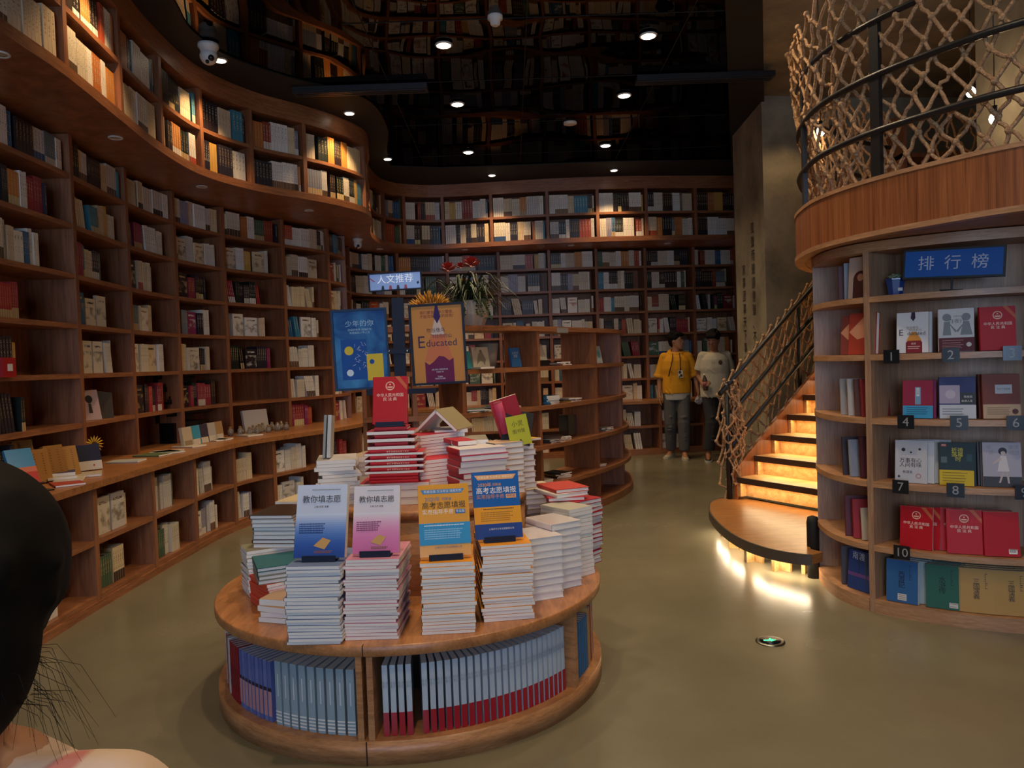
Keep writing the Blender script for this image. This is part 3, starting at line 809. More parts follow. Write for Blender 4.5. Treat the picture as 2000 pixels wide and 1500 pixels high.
# ================================================================== the round display table
TC = Vector((-0.48, 3.42)); TR = 0.84
def display_table():
    c = TC; t = empty('round_display_table', (c.x, c.y, 0))
    m = MB(); m.lathe([(TR, 0), (TR, 0.085)], n=96); m.build('plinth', W_TAB, t)
    m = MB(); m.lathe([(TR, 0.38), (TR + 0.004, 0.384), (TR + 0.004, 0.416), (TR, 0.42)], n=96)
    m.build('lower_top', W_TABT, t)
    m = MB(); m.lathe([(0.42, 0.085), (0.42, 0.38)], n=64); m.build('core', plain('dark_core', '#3a2c26', 0.6), t)
    for k, deg in enumerate((-95.8, -93.2, -33.5, 15, 80, 145, 178)):
        a = radians(deg); d = Vector((cos(a), sin(a))); n = Vector((-d.y, d.x)) * 0.011
        p, q = d * 0.40, d * (TR - 0.004)
        m = MB(); cc = [p - n, q - n, q + n, p + n]
        m.mesh8([(v.x, v.y, 0.085) for v in cc] + [(v.x, v.y, 0.38) for v in cc]); m.build('divider', W_TAB, t)
    # seam where the two halves of the ring meet
    a = radians(-94.5); d = Vector((cos(a), sin(a)))
    m = MB(); n = Vector((-d.y, d.x)) * 0.0015; p, q = d * (TR - 0.01), d * (TR + 0.006)
    cc = [p - n, q - n, q + n, p + n]
    m.mesh8([(v.x, v.y, 0.0) for v in cc] + [(v.x, v.y, 0.084) for v in cc]); m.mesh8([(v.x, v.y, 0.38) for v in cc] + [(v.x, v.y, 0.4215) for v in cc])
    m.build('seam', plain('seam_dark', '#2b1a10', 0.7), t)
    uc = Vector((0.06, 0.16))
    m = MB(); m.lathe([(0.46, 0.4205), (0.46, 0.74)], (uc.x, uc.y, 0), n=72); m.build('upper_drum', W_TAB, t)
    m = MB(); m.lathe([(0.47, 0.7402), (0.47, 0.775)], (uc.x, uc.y, 0), n=72); m.build('upper_top', W_TABT, t)
    tag(t, 'round two-tier brown wooden display table piled with books in the centre', 'display table')
display_table()
UZ = 0.775

def book_stand(x, y, z, rz, lean, w, label, col=NAVY):
    """small easel: front lip, tilted back plate, rear foot. returns the frame for the book standing on it"""
    r = empty('book_stand', (x, y, z + 0.0006), rz)
    m = MB(); m.box(-w/2, w/2, -0.03, 0.012, 0, 0.003); m.box(-w/2, w/2, -0.033, -0.03, 0, 0.022); m.build('front_lip', col, r)
    m = MB(); M_ = Matrix.Translation((0, 0.0, 0.003)) @ Matrix.Rotation(-lean, 4, 'X'); m.box(-w*0.32, w*0.32, 0.0, 0.003, 0, 0.13, 0, M_); m.build('back_plate', col, r)
    m = MB(); m.box(-0.02, 0.02, 0.012, 0.012 + 0.06, 0, 0.003); m.build('foot', col, r)
    tag(r, label, 'book stand'); return r
def on_stand(b, st_xyz, rz, lean, t):
    """place book b so its back leans on the stand's plate"""
    M_ = Matrix.Translation(st_xyz) @ Matrix.Rotation(rz, 4, 'Z') @ Matrix.Rotation(-lean, 4, 'X') @ Matrix.Translation((0, -t/2 - 0.0006, 0.0055))
    b.matrix_world = M_
    b.location, b.rotation_euler = M_.to_translation(), M_.to_euler()

def front_piles():
    # (x, y) of the middle of each pile from its front edge, turned towards its place on the rim
    W5, H5 = 0.19, 0.26
    spec = [(-0.712, 2.735, radians(-3), 23, 0.0118, '#6f84ad', '#2e4f8f', 'tall white pile under the blue-and-white guide', 'blue'),
            (-0.525, 2.765, radians(-2), 25, 0.0108, '#c886a0', '#8a2f4a', 'tall white pile under the pink-and-white guide', 'pink'),
            (-0.262, 2.795, radians(4), 20, 0.0125, '#d9902a', '#20386e', 'tall pile under the orange-and-blue guide', 'orange'),
            (-0.058, 2.91, radians(7), 22, 0.0122, '#d9902a', '#1d3263', 'tall pile under the dark blue guide', 'navy')]
    tops = []
    for i, (x, y, rz, n, t, col, sp, desc, nm) in enumerate(spec):
        z, bs = pile('piles of guides at the front of the table', x, y, 0.42, rz, n, W5, H5, t, col, desc, jx=0.005 if i != 2 else 0.003, jr=0.025, tj=0.12, spine_col=sp, lean=(0.0006 if i == 1 else 0.0, 0.0004))
        tops.append((x, y, z, rz))
    # the four guides standing on small stands on top
    lean = radians(17)
    defs = [
        (0, (-0.705, 2.70), radians(-4), 0.185, 0.26, 0.028, '#c9d3e8', 'blue'),
        (1, (-0.507, 2.705), radians(-2), 0.168, 0.24, 0.02, '#d9d4dc', 'pink'),
        (2, (-0.262, 2.735), radians(7), 0.185, 0.26, 0.022, '#e09a20', 'orange'),
        (3, (-0.070, 2.86), radians(9), 0.18, 0.255, 0.02, '#1f5fa8', 'navy')]
    for i, (px, py), rz, w, h, t, col, nm in defs:
        zt = tops[i][2]
        st = book_stand(px, py, zt, rz, lean, w * 0.66, 'dark plastic stand under the standing %s guide' % {'blue': 'blue-and-white', 'pink': 'pink-and-white', 'orange': 'orange-and-blue', 'navy': 'dark blue'}[nm])
        b = book('paperback_book', w, h, t, col, (0, 0, 0), gloss=0.12)
        on_stand(b, (px, py, zt + 0.0006), rz, lean, t)
        if nm in ('blue', 'pink'):
            c1 = ['#b9c6e2', '#86a2d6', '#4f78bf', '#2c56a6', '#1e4592'] if nm == 'blue' else ['#e0c6d8', '#dda6c6', '#d885b4', '#d274aa', '#cc6aa2']
            def mixc(f):
                f = max(0, min(3.999, f)); k = int(f); f -= k
                p_, q_ = c1[k].strip('#'), c1[k+1].strip('#')
                return '#' + ''.join('%02x' % round(int(p_[i:i+2], 16)*(1 - f) + int(q_[i:i+2], 16)*f) for i in (0, 2, 4))
            c1[0] = '#c9d3e8' if nm == 'blue' else '#d9d4dc'
            it = [('rect', -w/2, w/2, h*(0.60 - 0.03*(k + 1)), h*(0.60 - 0.03*k), mixc(k*0.22)) for k in range(20)]
            it += [('text', '教你填志愿', w*0.155, 0, h*0.79, '#23252c'), ('text', '主编 志愿 编著', w*0.045, 0, h*0.69, '#3a3c44'),
                   ('lines', -w*0.2, w*0.38, h*0.915, h*0.92, 1, '#8a8f99'),
                   ('lines', -w*0.42, w*0.12, h*0.33, h*0.45, 5, '#6a2350' if nm == 'pink' else '#1a2f66'),
                   ('poly', [(-w*.12, h*.16), (w*.06, h*.27), (w*.22, h*.23), (w*.10, h*.11)], '#c99a5a'), ('lines', -w*0.1, w*0.28, h*0.06, h*0.08, 2, '#8a5a3a')]
            print_on(b, t, it)
            lab = 'glossy blue-and-white study guide standing at the front of the table' if nm == 'blue' else 'pink-and-white study guide standing at the front of the table'
        else:
            o1, b1, dk = '#e09a20', '#2f8fc4', '#1f3f86'
            if nm == 'orange':
                it = [('poly', [(-w*.45, h*.93), (w*.42, h*.93), (w*.36, h*.87), (-w*.40, h*.87)], '#3f7fb8'), ('text', '权威全面 方法考证 填报实例', w*0.06, -0.002, h*0.90, '#e8e4da'),
                      ('text', '2020年', w*0.10, -w*0.22, h*0.79, '#4a6fa6'), ('text', '河南省', w*0.065, w*0.06, h*0.79, '#35609e'),
                      ('text', '高考志愿填报', w*0.145, 0, h*0.70, '#1b1a1c'), ('text', '实用指导手册', w*0.105, -w*0.12, h*0.61, '#f0e6d2'),
                      ('rect', w*0.22, w*0.42, h*0.58, h*0.64, '#2f6fae'), ('text', '专业版', w*0.06, w*0.32, h*0.61, '#e8e4da'),
                      ('rect', -w/2, w/2, h*0.16, h*0.46, b1), ('lines', -w*0.4, w*0.42, h*0.41, h*0.42, 1, '#d9e6f0'), ('lines', -w*0.4, w*0.4, h*0.24, h*0.36, 5, '#8fc0e0'),
                      ('text', '上海学子少年志愿教育公司', w*0.045, 0.01, h*0.12, '#3a5a86')]
                lab = 'glossy orange-and-blue study guide standing on its pile'
            else:
                it = [('poly', [(-w*.45, h*.95), (w*.45, h*.95), (w*.38, h*.88), (-w*.38, h*.88)], '#e0a468'), ('text', '权威全面 方法考证 填报实例', w*0.06, 0, h*0.915, '#f0e6d2'),
                      ('text', '2020年', w*0.10, -w*0.24, h*0.80, '#e0a040'), ('text', '河南省', w*0.065, w*0.02, h*0.80, '#e0a040'),
                      ('text', '高考志愿填报', w*0.145, 0, h*0.71, '#f2efe8'), ('text', '实用指导手册', w*0.10, -w*0.13, h*0.62, '#c98a4a'),
                      ('rect', w*0.2, w*0.42, h*0.59, h*0.65, '#e0a468'), ('text', '院校版', w*0.06, w*0.31, h*0.62, '#1f3f86'),
                      ('rect', -w/2, w/2, h*0.22, h*0.47, o1), ('lines', -w*0.3, w*0.38, h*0.42, h*0.43, 1, '#2a2320'), ('lines', -w*0.36, w*0.36, h*0.26, h*0.38, 5, '#9a6a20'),
                      ('rect', -w/2, w/2, 0, h*0.22, dk), ('text', '上海学子少年志愿教育公司', w*0.045, 0.01, h*0.14, '#d9d8d4')]
                lab = 'dark blue study guide with an orange band standing on its pile'
            print_on(b, t, it)
        tag(b, lab, 'book', 'guides standing on stands')
front_piles()

def centre_stacks():
    g = 'piles on the upper tier of the table'
    # red stack with the civil code on top
    x, y, rz = -0.525, 3.33, radians(1)
    z, _ = pile(g, x, y + 0.03, UZ, rz, 3, 0.30, 0.19, 0.032, '#a8182a', 'the broad red-and-white block under the red stack', name='hardcover_book', hard=False, jx=0.003, jr=0.01, flip=False)
    for i in range(3):      # spines to the front
        pass
    z, _ = pile(g, x, y, z, rz + pi/2, 3, 0.148, 0.21, 0.0135, '#b5121f', 'the red spines below the crossed red books', name='hardcover_book', hard=True, jx=0.001, jr=0.005)
    z0 = z
    for i in range(4):
        for side, rr in ((0, pi), (1, pi/2)):
            pass
        zz, bb = pile(g, x, y, z, rz, 1, 0.255, 0.148, 0.0105, '#ab1426', 'a white-edged book crossing in the red stack, %s layer' % ORD[i], name='hardcover_book', jx=0.003, jr=0.01)
        tag(bb[0], 'white-edged red book laid across the red stack, %s of the lower four' % ORD[i], 'book', g)
        z = zz
        zz, bb = pile(g, x, y - 0.002, z, rz + pi/2, 1, 0.148, 0.20, 0.0135, '#b5121f', '', name='hardcover_book', hard=True, jx=0.002, jr=0.01)
        tag(bb[0], 'red spine with white lettering in the red stack, %s of the crossed four' % ORD[i], 'book', g)
        text(bb[0], '中华人民共和国民法典', 0.0085, (-0.148/2 - 0.0035, 0.0, 0.08), (pi/2, -pi/2, -pi/2), cmat('#f0d8c8'), name='spine_lettering', spacing=1.3)
        z = zz
    for i in range(3):
        zz, bb = pile(g, x - 0.005, y, z, rz, 1, 0.205, 0.14, 0.0145, '#93122a', '', name='hardcover_book', jx=0.002, jr=0.01)
        tag(bb[0], 'pale book laid across high in the red stack, %s of three' % ORD[i], 'book', g); z = zz
        zz, bb = pile(g, x - 0.005, y - 0.002, z, rz + pi/2, 1, 0.135, 0.142, 0.0155, '#9c1424', '', name='hardcover_book', hard=True, jx=0.002, jr=0.01)
        tag(bb[0], 'dark red book near the top of the red stack, %s of three' % ORD[i], 'book', g); z = zz
    lean = radians(14)
    book_stand(x - 0.01, y - 0.02, z, radians(-2), lean, 0.125, 'dark blue stand on top of the red stack')
    b = civil_code('hardcover_book', (0, 0, 0), (0, 0, 0), 'red law book with a white emblem standing above the red stack')
    on_stand(b, (x - 0.01, y - 0.02, z + 0.0006), radians(-2), lean, 0.03)
    # thin red books beside it, spines to the right front
    z, _ = pile(g, -0.335, 3.42, UZ, radians(-60), 11, 0.15, 0.21, 0.016, '#b5121f', 'the leaning red pile right of the red stack', name='hardcover_book', hard=False, jx=0.003, jr=0.03, lean=(-0.004, 0.002))
    z, _ = pile(g, -0.40, 3.60, UZ, radians(-50), 20, 0.15, 0.21, 0.0135, '#a4142a', 'the dark red pile behind the red stack', name='hardcover_book', jx=0.004, jr=0.05)
    # grey-white pile to the left, with two white books standing on it
    z, _ = pile(g, -0.80, 3.42, UZ, radians(12), 12, 0.17, 0.235, 0.0165, '#b9b4b2', 'the grey-white pile at the left of the upper tier', jx=0.008, jr=0.12, tj=0.2)
    b = book('paperback_book', 0.15, 0.19, 0.016, '#b9b9b6', (-0.835, 3.42, z + 0.001), (radians(4), radians(5), radians(98)))
    tag(b, 'white book standing upright on the grey-white pile, nearer one', 'book', g)
    b = book('paperback_book', 0.15, 0.19, 0.012, '#8d8f8a', (-0.856, 3.425, z + 0.001), (radians(4), radians(5), radians(98)))
    tag(b, 'thin grey book standing behind the upright white book', 'book', g)
    z, _ = pile(g, -0.70, 3.66, UZ, radians(-10), 8, 0.16, 0.22, 0.022, '#b59a7c', 'the tan pile behind the grey-white one', jx=0.01, jr=0.15, tj=0.2, colours=['#b59a7c', '#a8977f', '#bca58a'])
    # mixed pile right of the red stack with an open book roofed on top
    z, _ = pile(g, -0.33, 3.72, UZ, radians(8), 15, 0.16, 0.21, 0.019, '#a3a0a6', 'the mixed grey pile behind the red stack', jx=0.012, jr=0.12, tj=0.2, colours=['#a3a0a6', '#6d5a48', '#b7b5bc', '#8c7a62'])
    r = empty('open_book', (-0.335, 3.70, z + 0.001), radians(-20))
    for s, ang, nm in ((-1, 40, 'left_half'), (1, 40, 'right_half')):
        m = MB(); Mx = Matrix.Translation((0, 0, 0.108)) @ Matrix.Rotation(radians(-s * 50), 4, 'Y' if s else 'Y') @ Matrix.Rotation(0 if s > 0 else pi, 4, 'Z')
        a = radians(42)
        d = Vector((s * cos(a), 0, -sin(a))); nn = Vector((s * sin(a), 0, cos(a)))
        P = lambda u, v, k: Vector((0, v, 0.100)) + d * u + nn * k
        for (k0, k1, mi) in ((0, 0.002, 0), (-0.012, 0, 1)):
            c8 = [P(0.0, -0.1, k0), P(0.145, -0.1, k0), P(0.145, 0.1, k0), P(0.0, 0.1, k0), P(0.0, -0.1, k1), P(0.145, -0.1, k1), P(0.145, 0.1, k1), P(0.0, 0.1, k1)]
            m.mesh8(c8, mi)
        m.build(nm, [cmat('#8b7f5e' if s > 0 else '#7d8479'), PAPER], r)
    tag(r, 'open book roofed over the top of the mixed grey pile', 'book')
    # red and white hardbacks
    z, _ = pile(g, -0.165, 3.36, UZ, radians(24), 9, 0.22, 0.17, 0.0255, '#d6d0cb', 'the thick red-and-white pile at the right of the upper tier', name='hardcover_book', hard=True, jx=0.008, jr=0.06, spine_col='#a8142a', colours=['#c9c3c8', '#a8142a', '#c9c3c8'])
    b = book('hardcover_book', 0.09, 0.20, 0.02, '#a8142a', (0, 0, 0)); b.location = (-0.21, 3.40, z + 0.012); b.rotation_euler = (-pi/2, 0, radians(24)); tag(b, 'red band book lying across the thick red-and-white pile', 'book', g)
    z2, _ = pile(g, -0.215, 3.58, UZ, radians(4), 11, 0.17, 0.235, 0.0225, '#8f8a70', 'the pale-topped pile behind the red-and-white one', jx=0.004, jr=0.05, colours=['#a9a28a', '#8a8478', '#b8b0a0'])
    # black and beige blocks
    z, _ = pile(g, -0.055, 3.50, UZ, radians(30), 9, 0.15, 0.14, 0.026, '#c3a68e', 'the beige pile with dark labels, nearer one', name='hardcover_book', hard=True, jx=0.003, jr=0.03, spine_col='#1d212b', colours=['#c3a68e', '#b89b84'])
    z3, _ = pile(g, 0.0, 3.62, UZ, radians(34), 8, 0.15, 0.14, 0.026, '#b79c88', 'the beige pile with dark labels, farther one', name='hardcover_book', hard=True, jx=0.004, jr=0.04, spine_col='#222a3c', colours=['#b79c88', '#c6b29c'])
    b = book('hardcover_book', 0.14, 0.16, 0.012, '#2c2a2c', (0.005, 3.56, z3 + 0.004), (radians(-14), radians(12), radians(10)))
    tag(b, 'dark thin book leaning behind the lime-green one', 'book', g)
    b = book('paperback_book', 0.10, 0.14, 0.012, '#a9ab1e', (0.035, 3.50, z3 + 0.0045), (radians(-12), radians(-9), radians(8)), gloss=0.4)
    print_on(b, 0.012, [('text', '小灵', 0.028, 0, 0.10, '#4a4a12'), ('text', '图书馆', 0.02, 0, 0.065, '#4a4a12'), ('poly', [(0, .03), (.012, .012), (-.012, .012)], '#2c2a1a')])
    tag(b, 'small lime-green book standing askew at the right of the upper tier', 'book', g)
    m = MB(); m.tube([(0, 0, 0.0), (0, 0, 0.15)], 0.021, 20); o = m.build('paper_roll', cmat('#b03a5a'), loc=(-0.035, 3.545, z3 + 0.06), rot=(radians(8), radians(-14), 0))
    m = MB(); m.tube([(0, 0, 0.1502), (0, 0, 0.152)], 0.0212, 20); m.build('end_ring', cmat('#7c1c30'), o)
    tag(o, 'pink rolled tube standing askew beside the lime-green book', 'roll')
    b = book('hardcover_book', 0.13, 0.18, 0.012, '#a31c2c', (0.0, 3.60, z3 + 0.05), (radians(6), radians(-16), radians(2))); tag(b, 'red book tilted up beside the pink rolled tube', 'book', g)
    b = book('paperback_book', 0.11, 0.15, 0.01, '#c39a3e', (0.09, 3.66, z3 + 0.012), (-pi/2, 0, radians(40))); tag(b, 'small yellow book on the farther beige pile', 'book', g)
centre_stacks()

def left_stacks():
    g = 'piles on the left side of the table'
    z, _ = pile(g, -0.905, 2.93, 0.42, radians(-22), 4, 0.13, 0.175, 0.022, '#b98a5a', 'the small tan pile beside the coral one', jx=0.006, jr=0.14, tj=0.1, colours=['#b98a5a', '#a98d74'])
    z, _ = pile(g, -0.985, 3.085, 0.42, radians(38), 9, 0.165, 0.21, 0.0125, '#dc5640', 'the coral pile at the left rim', jx=0.003, jr=0.03)
    z, _ = pile(g, -0.985, 3.09, z, radians(24), 4, 0.18, 0.22, 0.016, '#4f6f72', 'the teal-topped books above the coral pile', name='hardcover_book', hard=True, jx=0.004, jr=0.04, colours=['#8a8c84', '#7f8578', '#9a9488', '#23606a'])
    z, _ = pile(g, -1.09, 3.30, 0.42, radians(-60), 13, 0.15, 0.21, 0.0145, '#7d7a62', 'the low olive pile at the far left rim', jx=0.004, jr=0.05, colours=['#8d8a72', '#6f6a4c', '#a39d8c'])
    z, _ = pile(g, -1.03, 3.36, z, radians(-8), 8, 0.19, 0.25, 0.0175, '#8f9aa0', 'the film-wrapped pile at the left', name='hardcover_book', hard=True, jx=0.008, jr=0.06, gloss=0.12, colours=['#cbb6a4', '#4a2c22', '#a8aeb0', '#b5b0a6', '#7f8e9a', '#9aa3aa', '#c9c2b8', '#4c3d34'])
    z, _ = pile(g, -1.03, 3.68, 0.42, radians(-15), 14, 0.18, 0.24, 0.0235, '#b7a383', 'the tan pile at the back left of the lower tier', jx=0.008, jr=0.08, colours=['#b7a383', '#c2b090', '#a08a60', '#b39a5a'])
    z, _ = pile(g, -0.93, 3.97, 0.42, radians(-5), 14, 0.16, 0.23, 0.026, '#a88c6e', 'the farthest tan pile at the back left', jx=0.008, jr=0.08)
left_stacks()

def right_stacks():
    g = 'piles on the right side of the table'
    z, _ = pile(g, 0.075, 3.11, 0.42, radians(22), 9, 0.15, 0.20, 0.0275, '#c9c2c8', 'the near thick white pile at the right rim', name='hardcover_book', hard=True, jx=0.003, jr=0.03, colours=['#cfc8cc'], gloss=0.12)
    z, _ = pile(g, 0.155, 3.24, 0.42, radians(30), 10, 0.15, 0.20, 0.0275, '#c9c2c8', 'the second thick white pile at the right rim', name='hardcover_book', hard=True, jx=0.003, jr=0.03, colours=['#cbc3c6'], gloss=0.12)
    z, _ = pile(g, 0.225, 3.40, 0.42, radians(38), 18, 0.14, 0.19, 0.0165, '#b9b4a8', 'the thin-book white pile behind the thick ones', jx=0.003, jr=0.03, colours=['#b9b4a8', '#a8a598'])
    z, _ = pile(g, 0.265, 3.58, 0.42, radians(48), 15, 0.16, 0.21, 0.02, '#a01a2c', 'the tilting red-and-white pile at the right rim', name='hardcover_book', hard=True, jx=0.006, jr=0.14, colours=['#a01a2c', '#d6cdc6', '#a01a2c'], lean=(0.001, 0))
    z, _ = pile(g, 0.23, 3.60, z, radians(20), 3, 0.17, 0.22, 0.018, '#b02432', 'the red books sliding on top at the right rim', name='hardcover_book', hard=True, jx=0.02, jr=0.3, colours=['#b8323a', '#d9d2c6', '#b23a34'])
    z, _ = pile(g, 0.10, 3.86, 0.42, radians(20), 13, 0.17, 0.23, 0.0245, '#b5ad9c', 'the pale patterned pile at the back right', name='hardcover_book', hard=True, jx=0.004, jr=0.05, colours=['#b5ad9c', '#c9c4b6', '#a89f84'])
right_stacks()

def lower_shelf():
    """books standing on the plinth, spines to the rim"""
    def arc(a0, a1, n, w, h, d, col, acc, style, desc, hard=True, skip=()):
        tot = a0; k = 0
        for i in range(n):
            a = radians(a0 + (a1 - a0) * (i + 0.5) / n)
            if i in skip: continue
            dr = Vector((cos(a), sin(a)))
            r0 = TR - 0.035
            c = TC + dr * (r0 - d/2)
            # book's own x runs from the spine (-x) inwards
            rz = atan2(-dr.y, -dr.x)
            cc = col[i % len(col)]
            b = book('standing_book', d, h, w, cc, (c.x, c.y, 0.0858), (0, 0, rz), hard=False, gloss=0.25 if style != 'film' else 0.14)
            if style in ('red', 'film'):
                m = MB(); m.box(-d/2 - 0.0012, -d/2 - 0.0006, -w/2, w/2, 0.0, h*0.33); m.build('red_band', cmat('#a0122a', 0.14), b)
                m = MB(); m.box(-d/2, -d/2 + d*0.98, -w/2 - 0.0006, -w/2 - 0.0001, 0, h*0.33); m.build('band_side', cmat('#a0122a', 0.14), b)
                text(b, '考点\n速记', 0.012, (-d/2 - 0.0016, 0, h*0.72), (pi/2, 0, -pi/2), cmat('#8d98a4'), name='spine_lettering')
            if style == 'grey':
                m = MB()
                for q in range(4): m.box(-d/2 - 0.0012, -d/2 - 0.0006, -w/2, w/2, 0.01 + q*0.012, 0.015 + q*0.012)
                m.build('striped_foot', cmat('#e2e2dc'), b)
                m = MB(); m.box(-d/2 - 0.0012, -d/2 - 0.0006, -w*0.08, w*0.08, h*0.45, h*0.8); m.build('spine_lettering', cmat('#c8d0d6'), b)
            if style == 'pic':
                m = MB(); m.box(-d/2 - 0.0012, -d/2 - 0.0006, -w/2, w/2, 0.02, h*0.5); m.build('spine_picture', cmat('#b98a92'), b)
                m = MB(); m.box(-d/2 - 0.0014, -d/2 - 0.0012, -w/2, w/2, h*0.5, h*0.56); m.build('dark_strip', cmat('#2c2233'), b)
            if style == 'redt':
                m = MB(); m.box(-d/2 - 0.0012, -d/2 - 0.0006, -w*0.15, w*0.15, h*0.2, h*0.6); m.build('spine_lettering', cmat('#3c1a18'), b)
            tag(b, '%s, %s from the left' % (desc, ordn(k)), 'book', 'books standing inside the table'); k += 1
    arc(-172, -156, 4, 0.030, 0.235, 0.19, ['#b9a9b4', '#c0b4b8', '#ae9c90'], '', 'none', 'pale mauve book at the left of the round table foot')
    arc(-155, -149, 2, 0.030, 0.225, 0.19, ['#8f3a2c', '#c2b8b0'], '', 'none', 'red-brown and white book in the round table foot')
    arc(-148.5, -140, 5, 0.0165, 0.225, 0.2, ['#8c1c28'], '', 'redt', 'dark red spine in the round table foot')
    arc(-139.5, -123, 9, 0.0182, 0.225, 0.2, ['#5a68a4', '#6a76ae'], '', 'pic', 'blue-and-pink spine in the round table foot')
    arc(-122, -97.5, 9, 0.029, 0.235, 0.16, ['#8fa3b0'], '', 'grey', 'grey-blue spine with striped foot in the table')
    arc(-91, -36, 28, 0.0195, 0.25, 0.18, ['#b4c2d0'], '', 'film', 'white spine with a red foot in the table', skip=(4,))
    arc(-31, -19, 7, 0.018, 0.225, 0.19, ['#2c6896'], '', 'none', 'blue spine at the right of the round table foot')
    arc(-18, -4, 5, 0.026, 0.24, 0.19, ['#b8874e', '#8c3a34', '#c49a6a', '#a8486e', '#6aa0b4'], '', 'none', 'coloured spine at the far right of the table foot')
lower_shelf()

# ------------------------------------------------------------------ poster stand with sign
def poster_stand():
    Y = 4.5
    r = empty('poster_stand', (-0.66, Y, 0))
    m = MB(); m.lathe([(0.2, 0), (0.2, 0.008), (0.03, 0.02)], n=32); m.build('base', NAVY, r)
    m = MB(); m.box(-0.035, 0.035, -0.01, 0.01, 0.015, 1.78); m.build('pole', NAVY, r)
    for zb in (1.45, 1.21):
        m = MB(); m.box(-0.20, 0.21, -0.030, -0.010, zb, zb + 0.03); m.build('cross_bar', NAVY, r)
    for x in (-0.115, 0.1):
        m = MB(); m.sphere((x*0.5, -0.034, 1.465), 0.009, 10, 8); m.build('bolt', plain('bolt_steel', '#c9d0d8', 0.2, metal=1.0), r)
    tag(r, 'dark upright stand holding two posters and a blue sign', 'stand')
    def frame(cx, cz, w, h, rz, ry, name, label, cat, fcol, bw=0.013):
        o = empty(name, (cx, Y - 0.045, cz), rot=(0, ry, rz))
        m = MB(); m.box(-w/2, -w/2 + bw, -0.012, 0.008, -h/2, h/2); m.box(w/2 - bw, w/2, -0.012, 0.008, -h/2, h/2)
        m.box(-w/2 + bw, w/2 - bw, -0.012, 0.008, -h/2, -h/2 + bw); m.box(-w/2 + bw, w/2 - bw, -0.012, 0.008, h/2 - bw, h/2)
        m.box(-w/2 + bw, w/2 - bw, 0.004, 0.007, -h/2 + bw, h/2 - bw)
        m.build('frame', fcol, o); tag(o, label, cat, None); return o
    def sheet(o, w, h, mat, y=0.0035):
        m = MB(); m.quad([(-w/2, y, -h/2), (w/2, y, -h/2), (w/2, y, h/2), (-w/2, y, h/2)]); m.build('poster_sheet', mat, o)
    def poly(o, pts, mat, k, nm='printed_shape'):
        m = MB()
        for tr in tessellate_polygon([[Vector((p[0], p[1], 0)) for p in pts]]): m.quad([(pts[i][0], 0.003 - 0.0002*k, pts[i][1]) for i in tr])
        m.build(nm, mat, o)
    def tx(o, s, size, x, z, mat, k=5, **kw): text(o, s, size, (x, 0.003 - 0.0002*k, z), (pi/2, 0, 0), mat, **kw)
    # blue poster
    m_, nt, b = nt_new('blue_poster_print')
    tc = N(nt, 'ShaderNodeTexCoord'); n = N(nt, 'ShaderNodeTexNoise', Scale=5.0, Detail=4.0, Distortion=1.0); L(nt, tc.outputs['Object'], n.inputs['Vector'])
    cr = N(nt, 'ShaderNodeValToRGB'); cr.color_ramp.elements[0].position = 0.35; cr.color_ramp.elements[0].color = hx('#0f4585'); cr.color_ramp.elements[1].position = 0.7; cr.color_ramp.elements[1].color = hx('#3f86bd')
    L(nt, n.outputs['Fac'], cr.inputs[0]); L(nt, cr.outputs[0], b.inputs['Base Color']); b.inputs['Roughness'].default_value = 0.5; b.inputs['Specular IOR Level'].default_value = 0.2
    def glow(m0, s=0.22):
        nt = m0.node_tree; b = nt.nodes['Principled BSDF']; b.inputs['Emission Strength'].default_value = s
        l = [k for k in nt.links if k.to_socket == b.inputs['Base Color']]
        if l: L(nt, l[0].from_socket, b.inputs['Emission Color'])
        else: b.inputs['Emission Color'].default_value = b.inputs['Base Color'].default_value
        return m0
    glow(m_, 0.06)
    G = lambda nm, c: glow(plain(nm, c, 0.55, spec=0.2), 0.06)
    o = frame(-0.88, 1.482, 0.325, 0.475, radians(4), radians(-1.5), 'blue_poster', 'blue book poster in a dark frame, left of the stand', 'poster', plain('blue_frame', '#1f3a5c', 0.55, spec=0.25))
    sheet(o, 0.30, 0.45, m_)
    lightb, dk, yel, wh = G('print_light_blue', '#a9cce0'), G('print_navy', '#1b4f9a'), G('print_yellow', '#d6bd3c'), G('print_white', '#cfe0ea')
    tx(o, '少年的你', 0.040, 0, 0.150, lightb, spacing=1.1)
    tx(o, '你保护世界 我保护你', 0.015, 0, 0.115, lightb); tx(o, '你是我的少年人生', 0.015, 0, 0.098, lightb)
    poly(o, [(-0.115, -0.175), (0.035, -0.175), (0.035, 0.06), (-0.115, 0.06)], dk, 2)
    poly(o, [(-0.07 + 0.026*cos(2*pi*i/24), -0.005 + 0.026*sin(2*pi*i/24)) for i in range(24)], yel, 4)
    poly(o, [(-0.07 + 0.02*cos(2*pi*i/24), -0.135 + 0.02*sin(2*pi*i/24)) for i in range(24)], wh, 4)
    poly(o, [(0.03, -0.185), (0.125, -0.185), (0.125, -0.03), (0.03, -0.03)], yel, 5)
    poly(o, [(0.06 + 0.014*cos(2*pi*i/24), -0.075 + 0.014*sin(2*pi*i/24)) for i in range(24)], dk, 7)
    m = MB(); rnd = random.Random(5)
    for k in range(26):
        x, z = -0.005 + rnd.uniform(-0.03, 0.03), 0.045 - k*0.006
        m.tube([(x, 0.0015, z), (x + rnd.uniform(-0.02, 0.02), 0.0015, z - rnd.uniform(0.005, 0.02))], 0.0009, 4)
    m.build('white_scribble', wh, o)
    # orange poster
    o = frame(-0.425, 1.498, 0.325, 0.475, radians(-3), radians(-1.5), 'orange_poster', 'orange pencil poster in a dark frame, right of the stand', 'poster', NAVY)
    sheet(o, 0.30, 0.45, G('print_orange', '#c88a48'))
